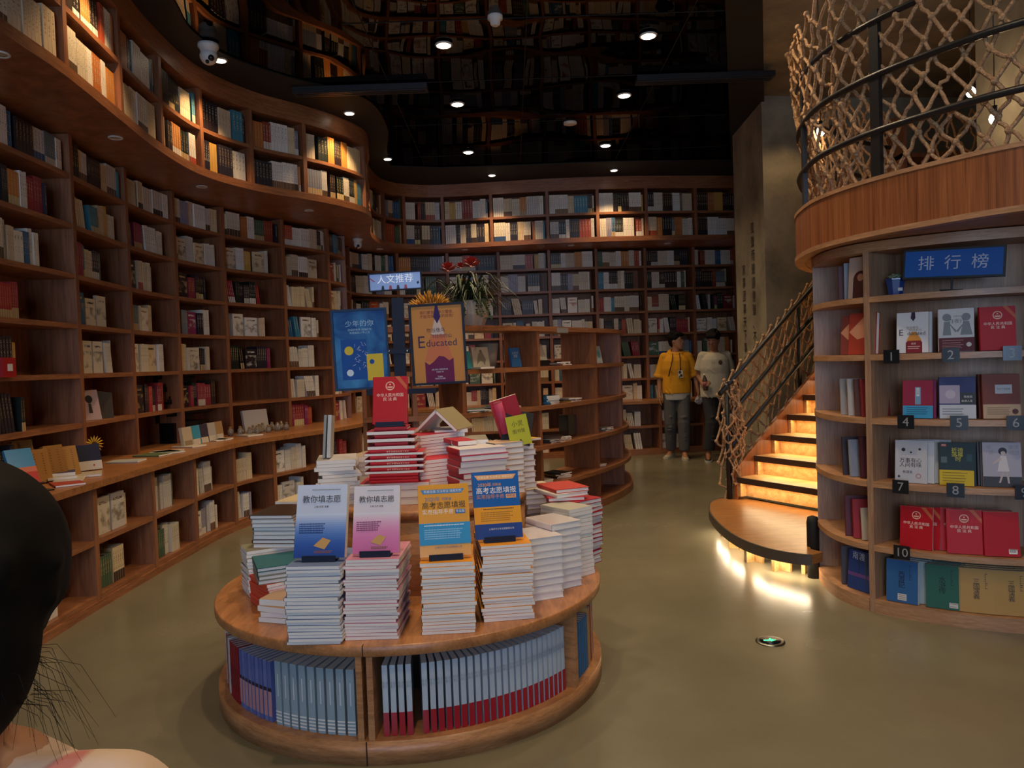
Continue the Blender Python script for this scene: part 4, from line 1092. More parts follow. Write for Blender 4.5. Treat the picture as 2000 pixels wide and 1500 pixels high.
    pur, wood_, tip, mar = G('print_purple', '#6c2350'), G('print_pencil_wood', '#c9764e'), G('print_dark_violet', '#3a2560'), G('print_maroon', '#7c2c34')
    poly(o, [(0, 0.19), (-0.085, -0.10), (0.085, -0.10)], wood_, 1)
    poly(o, [(0, 0.19), (-0.04, 0.055), (0.04, 0.055)], G('print_pale', '#cdb9ac'), 2)
    poly(o, [(-0.085, -0.225), (0.085, -0.225), (0.085, -0.085), (0.06, -0.10), (0.03, -0.075), (0.0, -0.07), (-0.03, -0.10), (-0.06, -0.12), (-0.085, -0.10)], pur, 3)
    poly(o, [(-0.006, 0.225), (0.008, 0.225), (0.022, 0.16), (0.001, 0.12), (-0.02, 0.16)], tip, 4)
    tx(o, '我们要背叛多少爱给,', 0.0215, 0, 0.186, mar, 3); tx(o, '才能找到真正的自我?', 0.0215, 0, 0.163, mar, 3)
    ink = G('print_ink', '#4a3550')
    tx(o, '你当像鸟', 0.028, -0.01, 0.08, ink, 6); tx(o, '飞往你的山', 0.026, 0.02, 0.045, ink, 6)
    tx(o, 'E', 0.10, -0.100, 0.012, ink, 7); tx(o, 'ducated', 0.058, 0.02, 0.005, ink, 7)
    tx(o, '[美] 塔拉·韦斯特弗 著', 0.010, 0.0, -0.15, wh, 6); tx(o, '任爱红 译', 0.010, 0.0, -0.164, wh, 6); tx(o, 'TARA\nWESTOVER', 0.012, 0.0, -0.198, wh, 6)
    # the sign above
    o = frame(-0.665, 1.875, 0.315, 0.108, radians(-2), radians(-1.5), 'section_sign', 'narrow blue sign with white characters above the posters', 'sign', NAVY, 0.007)
    o.location.y = Y - 0.03
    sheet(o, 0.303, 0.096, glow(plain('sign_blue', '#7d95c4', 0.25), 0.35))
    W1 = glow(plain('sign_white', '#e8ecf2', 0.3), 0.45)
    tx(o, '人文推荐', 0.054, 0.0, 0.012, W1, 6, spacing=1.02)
    redm, ink2 = G('print_rose', '#b4566a'), G('print_slate', '#3f4456')
    for k in range(4): poly(o, [(-0.085 + k*0.045, -0.047), (-0.066 + k*0.045, -0.047), (-0.070 + k*0.045, -0.022), (-0.081 + k*0.045, -0.022)], ink2 if k % 2 == 0 else redm, 3)
    poly(o, [(-0.15, 0.022), (-0.147, 0.028), (-0.12, 0.005), (-0.123, 0.0)], redm, 3); poly(o, [(0.125, -0.012), (0.137, -0.004), (0.14, -0.018), (0.13, -0.024)], ink2, 3)
poster_stand()
# ================================================================== round bookcase with the mezzanine above
DRUM = Path([(2.75, 5.55), (2.35, 5.3), (2.02, 4.95), (1.84, 4.6), (1.775, 4.28), (1.80, 4.05), (1.88, 3.91), (2.00, 3.79), (2.2, 3.655), (2.45, 3.555), (2.8, 3.48), (3.3, 3.47), (3.9, 3.6)], 0.02)
RING = Path([(3.3, 6.25), (2.6, 5.8), (2.1, 5.3), (1.82, 4.8), (1.715, 4.4), (1.70, 4.1), (1.78, 3.75), (1.955, 3.41), (2.14, 3.16), (2.5, 2.87), (3.1, 2.66), (3.9, 2.6), (4.8, 2.75)], 0.03)
RBACK = Path([(4.8, 2.75), (5.5, 3.4), (5.8, 4.4), (5.4, 5.5), (4.4, 6.3), (3.3, 6.25)], 0.05)
D_Z = [0.07, 0.355, 0.69, 1.02, 1.35, 1.65]
def drum():
    sA = near(DRUM, 1.84, 4.62); sB = DRUM.find_px(1700, 0.6, near(DRUM, 1.8, 4.05)); sC = sB + 0.80; sD = sC + 0.8
    r = empty('round_bookcase', (2.6, 4.4, 0))
    def fin(mb, name, mat):
        o = mk(name, mb.data(name, mat), r); o.matrix_parent_inverse = Matrix.Translation((-2.6, -4.4, 0)); return o
    dep = 0.27
    for e in (0.02, sA - 0.6, sA, sB, sC, sD):
        m = MB(); p = DRUM.at(e); t = DRUM.tan(e) * 0.016; n = DRUM.nrm(e)
        q = [p - t, p + t, p + t - n*dep, p - t - n*dep]; m.mesh8([(v.x, v.y, 0) for v in q] + [(v.x, v.y, 1.90) for v in q]); fin(m, 'side_panel', W_DRUM)
    cells = [(0.02, sA - 0.6), (sA - 0.6, sA), (sA, sB), (sB, sC), (sC, sD)]
    for a, b in cells:
        for z in D_Z:
            m = MB(); wall_strip(m, DRUM, a + 0.016, b - 0.016, 0.006, -dep, z - 0.03 if z > 0.1 else 0.0, z, 0, 0.03); fin(m, 'shelf' if z > 0.1 else 'plinth', W_DRUMH)
        m = MB(); wall_strip(m, DRUM, a, b, -dep, -dep - 0.02, 0, 1.93, 0, 0.03); fin(m, 'back_panel', W_DRUM)
        m = MB(); wall_strip(m, DRUM, a, b, 0.004, -dep, 1.88, 1.93, 0, 0.03); fin(m, 'top_rail', W_DRUMH)
    tag(r, 'round brown wooden bookcase under the netted mezzanine', 'bookcase')
    return sA, sB, sC
SA, SB, SC_ = drum()

def face_out(name, px, z, w, h, t, col, label, inset=0.05, lean=6, gloss=0.3, hard=True, turn=0, group=None, spine_col=None, dz=0, code=False):
    s = DRUM.find_px(px, z + h/2, SA if px < 1700 else SB)
    p = DRUM.off(s, -inset); n = DRUM.nrm(s); rz = atan2(n.y, n.x) + pi/2 + radians(turn)
    if code: b = civil_code(name, (0, 0, 0), (0, 0, 0), None, w=w, h=h, t=t, hard=hard, back=(code == 'back'))
    else: b = book(name, w, h, t, col, (0, 0, 0), hard=hard, gloss=gloss, spine_col=spine_col)
    Mx = Matrix.Translation((p.x, p.y, z + 0.001 + dz)) @ Matrix.Rotation(rz, 4, 'Z') @ Matrix.Rotation(-radians(lean), 4, 'X') @ Matrix.Translation((0, 0, 0.0))
    b.location, b.rotation_euler = (Mx @ Matrix.Translation((0, 0, abs(sin(radians(lean)))*t*0.5))).to_translation(), Mx.to_euler()
    tag(b, label, 'book', group)
    return b, s, rz
def behind(px, z, w, h, t, col, n, label, inset, hard=True, group=None, shift=10, turn=0, code=False):
    for k in range(n):
        face_out('display_book', px + shift*(k+1), z, w, h, t, col, label + (', %s behind the front one' % ORD[k] if n > 1 else ''), inset + (t + 0.006)*(k+1), 6, hard=hard, group=group, turn=turn, code=False)

def drum_books():
    g = 'books displayed on the round bookcase'
    T_ = 0.022
    z = 1.35
    b, s, rz = face_out('display_book', 1775, z, 0.145, 0.205, T_, '#cfd0d4', 'white book with a pencil drawing above number 1', hard=False)
    w, h = 0.145, 0.205
    print_on(b, T_, [('poly', [(-.03, h*.0), (.045, 0), (.045, h*.25), (.03, h*.36), (-.012, h*.36), (-.03, h*.25)], '#7c1f2c'), ('poly', [(-.028, h*.3), (.042, h*.3), (.018, h*.52), (-.004, h*.52)], '#c98a3e'),
                     ('poly', [(-.004, h), (.012, h), (.014, h*.86), (.004, h*.78), (-.008, h*.86)], '#35213c'), ('text', '你当像鸟', .014, .0, h*.62, '#8a7a3a'), ('text', '飞往你的山', .013, .01, h*.56, '#8a7a3a'),
                     ('text', 'E', .045, -.052, h*.5, '#2c2a34'), ('text', 'ducated', .026, .018, h*.475, '#3a3640'), ('text', '教育', .011, .006, h*.22, '#e0c8c0'), ('lines', -.02, .038, .02, .03, 2, '#d9b8b0')])
    behind(1775, z, 0.145, 0.205, T_, '#c9cacd', 1, 'white book tucked behind the pencil-drawing book', 0.05, hard=False, group=g, shift=6)
    b, s, rz = face_out('display_book', 1866, z, 0.15, 0.21, 0.03, '#c9c9c9', 'pale book with two grey children holding hands above number 2')
    w, h = 0.15, 0.21; gc = '#7f8589'
    def kid(cx, girl, f):
        out = [('disc', cx, h*.80, .019, gc)]
        out += [('poly', [(cx - .012, h*.70), (cx + .012, h*.70), (cx + (.026 if girl else .018), h*.38), (cx - (.026 if girl else .018), h*.38)], gc)]
        out += [('poly', [(cx + f*.008, h*.68), (cx + f*.012, h*.62), (cx + f*.036, h*.44), (cx + f*.042, h*.48)], gc)]
        return out
    print_on(b, 0.03, kid(-.040, False, 1) + kid(.042, True, -1) + [('text', '白夜行', .024, .002, h*.70, '#5c6266'), ('text', '东野圭吾', .009, .006, h*.82, '#6c7276'),
             ('rect', -w/2, w/2, 0, h*.32, '#5c1a22'), ('lines', -.06, .03, .04, .052, 2, '#b98a80'), ('lines', -.06, .03, .015, .03, 3, '#a87870'), ('disc', .052, .032, .011, '#cfc8c0')])
    face_out('display_book', 1951, z, 0.148, 0.21, 0.03, '', 'red law book with pale emblem above number 3', code=True)
    z = 1.02
    b, s, rz = face_out('display_book', 1785, z, 0.135, 0.19, 0.03, '#8a2440', 'crimson patterned book with a blue belly band above number 4')
    w, h = .135, .19
    print_on(b, .03, [('rect', -w/2, w/2, 0, h*.33, '#3a92bc'), ('rect', -.012, .014, h*.36, h*.82, '#6f95b0'), ('rect', -.006, .008, h*.58, h*.80, '#c3ccd2'), ('text', '三\n十\n年', .011, .001, h*.69, '#3a3c44', dict(line=.8)), ('lines', -.05, .05, .02, .05, 4, '#1f4a6c')])
    behind(1785, z, w, h, .02, '#7c2c58', 1, 'purple-edged book behind the crimson one', .05, group=g, shift=8)
    b, s, rz = face_out('display_book', 1866, z, 0.155, 0.205, 0.03, '#2b3566', 'film-wrapped navy book with grey portrait above number 5', gloss=.3)
    w, h = .155, .205
    print_on(b, .03, [('rect', -w/2, w/2, 0, h*.33, '#b9bec6'), ('rect', -w/2, .01, h*.36, h*.80, '#9c94ac'), ('rect', .01, w/2, h*.34, h*.62, '#2e333c'), ('disc', -.03, h*.58, .022, '#b0a8b8'), ('text', '陈忠实', .012, .045, h*.52, '#d9d8d4'), ('text', '自述人生', .012, .04, h*.42, '#d9d8d4'), ('lines', -.065, .03, .02, .045, 3, '#4a4c56')])
    b, s, rz = face_out('display_book', 1957, z, 0.155, 0.215, 0.03, '#6c2f22', 'glossy brown-red book with a beige belly band above number 6', gloss=.3)
    w, h = .155, .215
    print_on(b, .03, [('rect', -w/2, w/2, 0, h*.32, '#b3987a'), ('rect', -.025, .045, h*.56, h*.76, '#a9b0b8'), ('text', '新名字的故事', .009, .01, h*.66, '#4a3a34'), ('disc', .055, .034, .013, '#4c2018'), ('lines', -.06, .04, .02, .05, 4, '#6c563c')])
    behind(1957, z, w, h, .03, '#5c2a20', 1, 'second brown-red book behind the one above number 6', .05, group=g, shift=-6)
    z = 0.69
    b, s, rz = face_out('display_book', 1773, z, 0.148, 0.215, 0.012, '#b9bac0', 'off-white book with brushed black characters above number 7', hard=False, gloss=.35)
    w, h = .148, .215
    print_on(b, .012, [('text', '万事有心\n人间有味', .026, -.002, h*.47, '#26262b', dict(line=.9)), ('disc', -.035, h*.78, .009, '#2c2c30'), ('disc', .04, h*.8, .006, '#3a3a40'), ('disc', 0.0, h*.72, .005, '#3a3a40'), ('text', '林清玄', .016, -.015, h*.25, '#3a3a40'), ('ringm', .035, h*.17, .012, '#b0402f'), ('disc', -.055, h*.14, .006, '#3a3a40')])
    behind(1773, z, w, h, .014, '#c3c4c6', 4, 'white copy fanned behind the brushed-character book', .05, hard=False, group=g, shift=11)
    b, s, rz = face_out('display_book', 1864, z, 0.148, 0.21, 0.022, '#1f3338', 'film-wrapped dark green book with yellow belly band above number 8', gloss=.3)
    print_on(b, .022, [('rect', -.074, .074, 0, .075, '#c9ac1c'), ('text', '祈祷\n落幕\n 时', .026, .004, .15, '#c9c03a', dict(line=.85)), ('rect', -.066, -.042, .19, .203, '#a3392f'), ('text', '悬疑', .009, -.054, .1965, '#e0d8d0'), ('rect', -.066, -.04, .11, .14, '#56666a'), ('rect', .044, .066, .12, .155, '#2f4a52'), ('lines', -.06, .05, .02, .06, 4, '#6c5c14')])
    behind(1864, z, .148, .21, .012, '#20343a', 1, 'dark green copy behind the yellow-banded one', .05, group=g, shift=4)
    b, s, rz = face_out('display_book', 1962, z, 0.16, 0.215, 0.015, '#a8a4b0', 'grey book with a drawn girl in a white dress above number 9', hard=False)
    print_on(b, .015, [('rect', -.08, .08, 0, .05, '#3a3a3e'), ('poly', [(-.02, .075), (.03, .075), (.018, .15), (-.006, .15)], '#cfc9c9'), ('disc', .004, .172, .018, '#2c2a30'), ('disc', .006, .163, .010, '#c3b3ac'), ('poly', [(-.006, .145), (-.04, .115), (-.036, .108), (-.002, .13)], '#c3b3ac'), ('poly', [(.0, .075), (.01, .075), (-.008, .02), (-.016, .02)], '#b9a9a4'), ('poly', [(.015, .075), (.025, .075), (.03, .018), (.022, .018)], '#b9a9a4'),
                       ('text', '写', .022, -.055, .19, '#8f8796'), ('text', '过', .022, -.045, .165, '#8f8796'), ('text', '爱活', .022, .05, .19, '#8f8796'), ('text', '过过', .022, .052, .165, '#8f8796')])
    behind(1962, z, .155, .215, .01, '#4c4a50', 2, 'grey copy behind the white-dress book', .05, hard=False, group=g, shift=-5)
    z = 0.355
    face_out('display_book', 1783, z, 0.152, 0.212, 0.012, '', 'red law book with pale characters above the blue classic', code=True, hard=False, turn=-4, inset=.045)
    face_out('display_book', 1797, z, 0.152, 0.212, 0.014, '', 'red law book peeking out behind the one above the blue classic', code=True, hard=False, inset=.075, turn=-4)
    face_out('display_book', 1884, z, 0.152, 0.215, 0.022, '', 'red law book with fanned white pages above the green classic', code=True, hard=False, inset=.04, turn=6)
    face_out('display_book', 1868, z, 0.150, 0.215, 0.02, '', 'red law book half hidden left of the fanned one', code=True, hard=False, inset=.085, turn=8)
    face_out('display_book', 1957, z, 0.150, 0.212, 0.03, '', 'red law book turned to show its barcode', code='back', hard=False, inset=.04, turn=5)
    behind(1957, z, .15, .212, .03, '#a3121e', 1, 'red law book stacked behind the barcode one', .045, hard=False, group=g, shift=-8, turn=5)
    z = 0.07
    for px, cc, cnt, tx, nm, back in ((1757, '#2f5f92', 4, '西\n遊\n記', 'blue', '#9fb3b8'), (1839, '#2b5f52', 3, '水\n浒\n传', 'green', '#2b5f52'), (1909, '#b08a4c', 3, '三\n國\n演\n義', 'tan', '#5a4330'), (1977, '#b08a4c', 3, '三\n國\n演\n義', 'farther tan', '#5a4330')):
        b, s, rz = face_out('display_book', px, z, 0.15, 0.215, 0.03, cc, '%s boxed classic with black brushed characters on the lowest shelf' % nm, hard=False, gloss=.3, inset=.04, lean=4)
        print_on(b, .03, [('text', tx, .033 if len(tx) < 6 else .029, -.002, .115, '#1c2024', dict(line=.85)), ('lines', .034, .04, .12, .19, 9, '#2c3030')] + ([('rect', -.02, .022, .012, .045, '#c9c6c0'), ('lines', -.015, .018, .018, .036, 3, '#6c6c6c')] if nm in ('blue',) else [('rect', .028, .066, .01, .035, '#c9c6c0'), ('lines', .032, .062, .015, .028, 2, '#6c6c6c')] if nm == 'green' else []))
        for k in range(cnt):
            face_out('display_book', px + (9 if nm == 'blue' else 3)*(k+1), z, 0.15, 0.215, 0.028, back if nm in ('blue',) else cc, '%s volume %s behind the %s boxed classic' % ('pale' if nm == 'blue' else nm.split()[-1], ORD[k], nm), .04 + .036*(k+1), 4, hard=False, group=g)
    # left bay
    rows = [(1.65, [(1662, .15, .22, .02, '#b9a390', 'beige book with a dark portrait', -4), (1640, .14, .20, .015, '#8b8f9a', 'grey book leaning left of the portrait book', -55), (1628, .14, .19, .014, '#5c3a3a', 'dark book leaning at the far left', -62)]),
            (1.35, [(1668, .16, .22, .03, '#9c3a2a', 'red-orange book with a pale patch', -10), (1648, .15, .21, .03, '#7c3a34', 'faded red book behind the red-orange one', -25)]),
            (1.02, [(1632, .15, .2, .014, '#9a948c', 'tattered grey magazine standing open', -70), (1650, .15, .2, .014, '#b5ada6', 'pale magazine between darker ones', -66), (1668, .15, .2, .02, '#5c3a36', 'brown magazine beside the pale one', -60), (1684, .15, .2, .02, '#7a2a2a', 'dark red book against the upright', -60)]),
            (0.69, [(1640, .16, .21, .016, '#3a3238', 'dark book leaning across the shelf', -70), (1655, .16, .2, .02, '#8b8f9a', 'thick slanting grey book', -72), (1684, .15, .22, .03, '#4a1c20', 'dark maroon book by the upright', -50)]),
            (0.355, [(1645, .16, .22, .02, '#5c2430', 'wine-red book leaning left', -62), (1662, .15, .21, .02, '#9a2a30', 'red-footed book in the middle', -60), (1684, .14, .17, .02, '#b8ac98', 'small cream book by the upright', -55)]),
            (0.07, [(1660, .16, .21, .02, '#26407a', 'deep blue book with white characters', -12), (1634, .15, .21, .02, '#4a4248', 'dark book left of the blue one', -70), (1690, .13, .2, .03, '#3a4250', 'dark slate book by the upright', -40), (1674, .13, .19, .03, '#2c2c34', 'black book behind the slate one', -40)])]
    rw = {1.65: 'top', 1.35: 'second', 1.02: 'third', .69: 'fourth', .355: 'fifth', .07: 'lowest'}
    for z, items in rows:
        for px, w, h, t, c, lab, turn in items:
            b, s, rz = face_out('display_book', px, z, w, h, t, c, '%s, %s shelf of the round bookcase\'s side bay' % (lab, rw[z]), inset=.11 if abs(turn) > 30 else .06, lean=5, turn=-turn*(1.05 if abs(turn) > 30 else .45), group=g, hard=t > .018)
            if 'portrait' in lab and 'beige' in lab: print_on(b, t, [('disc', 0, .10, .045, '#4a2420'), ('rect', -.045, .045, 0, .09, '#4a2420'), ('disc', 0, .11, .02, '#a87a60')])
            if 'deep blue' in lab: print_on(b, t, [('text', '南渡', .045, -.01, .18, '#c3ccd8', {}), ('rect', -.08, .08, .07, .09, '#6a4a86')])
            if 'red-orange' in lab: print_on(b, t, [('poly', [(-.08, .12), (.02, .21), (.06, .1), (-.03, .08)], '#c98a6a')])
    # number tags clipped on the shelf edges
    TG = [(1740, 1.35, '1'), (1854, 1.35, '2'), (1975, 1.35, '3'), (1770, 1.02, '4'), (1870, 1.02, '5'), (1979, 1.02, '6'), (1760, .69, '7'), (1864, .69, '8'), (1995, .69, '9'), (1759, .355, '10')]
    GLASS = plain('tag_black', '#15161b', 0.25); NUM = plain('tag_number', '#8d8d8b', 0.4)
    for px, z, s_ in TG:
        s = DRUM.find_px(px, z - .01, SB + .005); p = DRUM.off(s, .012); n = DRUM.nrm(s); rz = atan2(n.y, n.x) + pi/2
        o = empty('number_tag', (p.x, p.y, z - 0.015), rz)
        m = MB(); m.box(-.038, .038, -.0015, .0015, -.032, .037); m.build('plate', GLASS if s_ != '3' else plain('tag_blue_black', '#2c3c50', 0.2), o)
        m = MB(); m.box(-.03, .03, .0015, .05, .0158, .0172); m.build('clip', GLASS, o)
        text(o, s_, 0.062, (0.0, -.002, 0.001), (pi/2, 0, 0), NUM, name='number')
        tag(o, 'small dark plate numbered %s on the shelf edge of the round bookcase' % ['one','two','three','four','five','six','seven','eight','nine','ten'][int(s_)-1], 'number plate', None)
    # blue sign board
    s = DRUM.find_px(1858, 1.77, SB); p = DRUM.off(s, -0.03); n = DRUM.nrm(s); rz = atan2(n.y, n.x) + pi/2
    o = empty('ranking_sign', (p.x, p.y, 1.785), rot=(radians(-4), radians(3.0), rz - radians(6)))
    m = MB(); m.box(-.218, .218, -.006, .012, -.074, .074); m.build('frame', STEEL, o)
    gl = plain('sign_deep_blue', '#1d5aa8', 0.22, coat=.5)
    m = MB(); m.box(-.208, .208, -.008, -.006, -.064, .064); m.build('sign_face', gl, o)
    text(o, '排 行 榜', 0.075, (0, -.0085, -.002), (pi/2, 0, 0), plain('sign_grey_white', '#b9c0cc', .4), spacing=1.25)
    m = MB(); m.box(-.005, .005, .0, .006, -.13, -.07); m.box(-.05, .05, -.02, .06, -.1335, -.130); m.build('foot', STEEL, o)
    tag(o, 'blue sign with white characters in the top compartment of the round bookcase', 'sign')
    # succulent in a blue pot
    s = DRUM.find_px(1737, 1.7, SB); p = DRUM.off(s, -0.08)
    o = empty('succulent', (p.x, p.y, 1.6505))
    m = MB(); m.lathe([(.034, 0), (.047, .075), (.05, .078), (.05, .085), (.044, .085)], n=8, smooth=False); m.build('pot', plain('blue_glaze', '#27407c', .2), o)
    m = MB(); rnd = random.Random(2)
    for q in range(4):
        cx, cy = rnd.uniform(-.03, .03), rnd.uniform(-.02, .02)
        for k in range(14):
            a = k*2.4; rr = .006 + .0016*k; m.sphere((cx + rr*cos(a), cy + rr*sin(a), .10 - .0012*k + rnd.uniform(0, .01)), .009, 6, 4, 0, (1, 1, .7))
    m.build('leaf_rosettes', plain('succulent_green', '#7c8468', .6), o)
    m = MB(); m.box(-.012, .012, -.0475, -.0468, .02, .036); m.build('price_label', WHITEP, o)
    tag(o, 'small succulent in a blue pot beside the blue sign', 'plant')
drum_books()

def mezzanine():
    r = empty('round_mezzanine', (3.6, 4.4, 0))
    def fin(mb, name, mat):
        o = mk(name, mb.data(name, mat), r); o.matrix_parent_inverse = Matrix.Translation((-3.6, -4.4, 0)); return o
    m = MB(); wall_strip(m, RING, 0, RING.L, 0, -.04, 1.955, 2.195, 0, .04); fin(m, 'fascia', W_RING)
    m = MB(); wall_strip(m, RING, 0, RING.L, .008, -.05, 1.93, 1.955, 0, .04); fin(m, 'lower_edge', W_DRUMH)
    m = MB(); wall_strip(m, RING, 0, RING.L, .006, -.05, 2.195, 2.215, 0, .04); fin(m, 'upper_edge', W_DRUMH)
    poly = [tuple(p) for p in RING.poly(0.0, RING.L, -.045, .08)] + [tuple(p) for p in RBACK.poly(0.05, RBACK.L - .05, 0, .15)]
    m = MB(); m.prism(poly, 1.935, 2.19); fin(m, 'floor_slab', W_H)
    tag(r, 'round wooden mezzanine floor with vertical veneer band', 'mezzanine')
    # railing
    rr = empty('mezzanine_railing', (1.8, 4.0, 2.2))
    def fr(mb, name):
        o = mk(name, mb.data(name, STEEL), rr); o.matrix_parent_inverse = Matrix.Translation((-1.8, -4.0, -2.2))
    for z in (2.44, 2.71, 2.97):
        m = MB(); m.tube([(p.x, p.y, z) for p in RING.poly(.3, RING.L - .1, -.03, .06)], .0165, 10); fr(m, 'rail')
    s1 = RING.find_px(1700, 2.5, near(RING, 1.7, 4.1)); s0 = near(RING, 1.735, 4.5)
    for s in (s0 - 1.3, s0, s1, s1 + 1.15, s1 + 2.3):
        if s < 0: continue
        p = RING.off(s, -.035); n = RING.nrm(s); t = RING.tan(s)
        m = MB(); q = [p + n*.012 + t*.027, p + n*.012 - t*.027, p - n*.012 - t*.027, p - n*.012 + t*.027][::-1]
        m.mesh8([(v.x, v.y, 2.215) for v in q] + [(v.x, v.y, 3.02) for v in q]); fr(m, 'post')
    tag(rr, 'curved black steel railing with three bars round the mezzanine', 'railing')
    for x, y, z, lab in ((3.0, 4.9, 3.0, 'nearest the railing post'), (2.7, 4.2, 2.62, 'low behind the net'), (3.6, 4.1, 3.1, 'right of the net'), (2.2, 5.3, 2.9, 'left behind the net edge')):
        o = empty('bare_bulb', (x, y, z))
        m = MB(); m.sphere((0, 0, 0), .028, 12, 8, 0, (1, 1, 1.2)); m.build('glass_bulb', plain('bulb_glow', (1.0, .85, .6, 1), emit=22), o)
        m = MB(); m.tube([(0, 0, .03), (0, 0, .07)], .014, 8); m.build('socket', STEEL, o)
        m = MB(); m.tube([(0, 0, .07), (0, 0, CEIL - z)], .003, 5); m.build('cord', STEEL, o)
        tag(o, 'glowing bare bulb hanging over the mezzanine, %s' % lab, 'light bulb')
        lamp('POINT', 'bulb_light', (x, y, z - .05), 5.0, (1, .72, .42), shadow_soft_size=.04)
mezzanine()

def rope_net(surf, nu, nv, r, sag=.0, jit_=.012, knots=True, seed=1, loops=False):
    """diamond net; surf(u, v) gives a point, u in 0..nu, v in 0..nv (rows), staggered half a cell every other row"""
    m = MB(); rnd = random.Random(seed); node = {}
    for j in range(nv + 1):
        for i in range(nu + 1):
            u = i + (0.5 if j % 2 else 0.0)
            if u > nu: continue
            p = Vector(surf(u / nu, j / nv)) + Vector([rnd.uniform(-jit_, jit_) for _ in range(3)])
            node[(i, j)] = p
            if knots: m.sphere(p, r * 1.9, 6, 4)
    for (i, j), p in node.items():
        for di in ((-1, 0) if j % 2 == 0 else (0, 1)):
            q = node.get((i + di, j + 1))
            if q is None: continue
            a = p.lerp(q, .33) + Vector([rnd.uniform(-jit_*.5, jit_*.5) for _ in range(3)]); b = p.lerp(q, .67) + Vector([rnd.uniform(-jit_*.5, jit_*.5) for _ in range(3)])
            a.z -= sag; b.z -= sag
            m.tube([p, a, b, q], r, 6, cap=False)
    return m
def nets():
    Lr = RING.L - .3
    def sf(u, v):
        s = .2 + u * Lr; bulge = .05 * sin(pi * v) + .02 * sin(u * 90)
        hump = .05 * sin(u * 31) + .03 * sin(u * 77)
        p = RING.off(s, -.10 + bulge * .5 + .115 * v * v); return (p.x, p.y, 2.225 + v * (1.02 + hump))
    o = rope_net(sf, 52, 13, .0095, .004, .016, seed=4).build('rope_net', ROPE)
    tag(o, 'thick knotted sisal rope net hung on the mezzanine railing', 'rope net')
    def sb(u, v):
        p = RBACK.off(.1 + u * (RBACK.L - .2), -.1); return (p.x, p.y, 2.2 + v * 1.1)
    o = rope_net(sb, 38, 10, .0095, .006, .03, seed=5).build('rope_net', ROPE)
    tag(o, 'rope net on the far side of the mezzanine, seen through the front one', 'rope net')
    # shelves and seats behind the net
    m = MB(); m.box(3.6, 5.6, 6.9, 7.2, 2.6, 2.64); m.box(3.6, 5.6, 6.9, 7.2, 3.1, 3.14); m.box(3.6, 3.64, 6.9, 7.2, 2.19, 3.5); m.box(5.56, 5.6, 6.9, 7.2, 2.19, 3.5)
    m.box(3.6, 5.6, 6.9, 7.2, 2.10, 2.14)
    o = m.build('wooden_rack', W_V); tag(o, 'brown wooden rack behind the rope net on the upper level', 'rack')
nets()

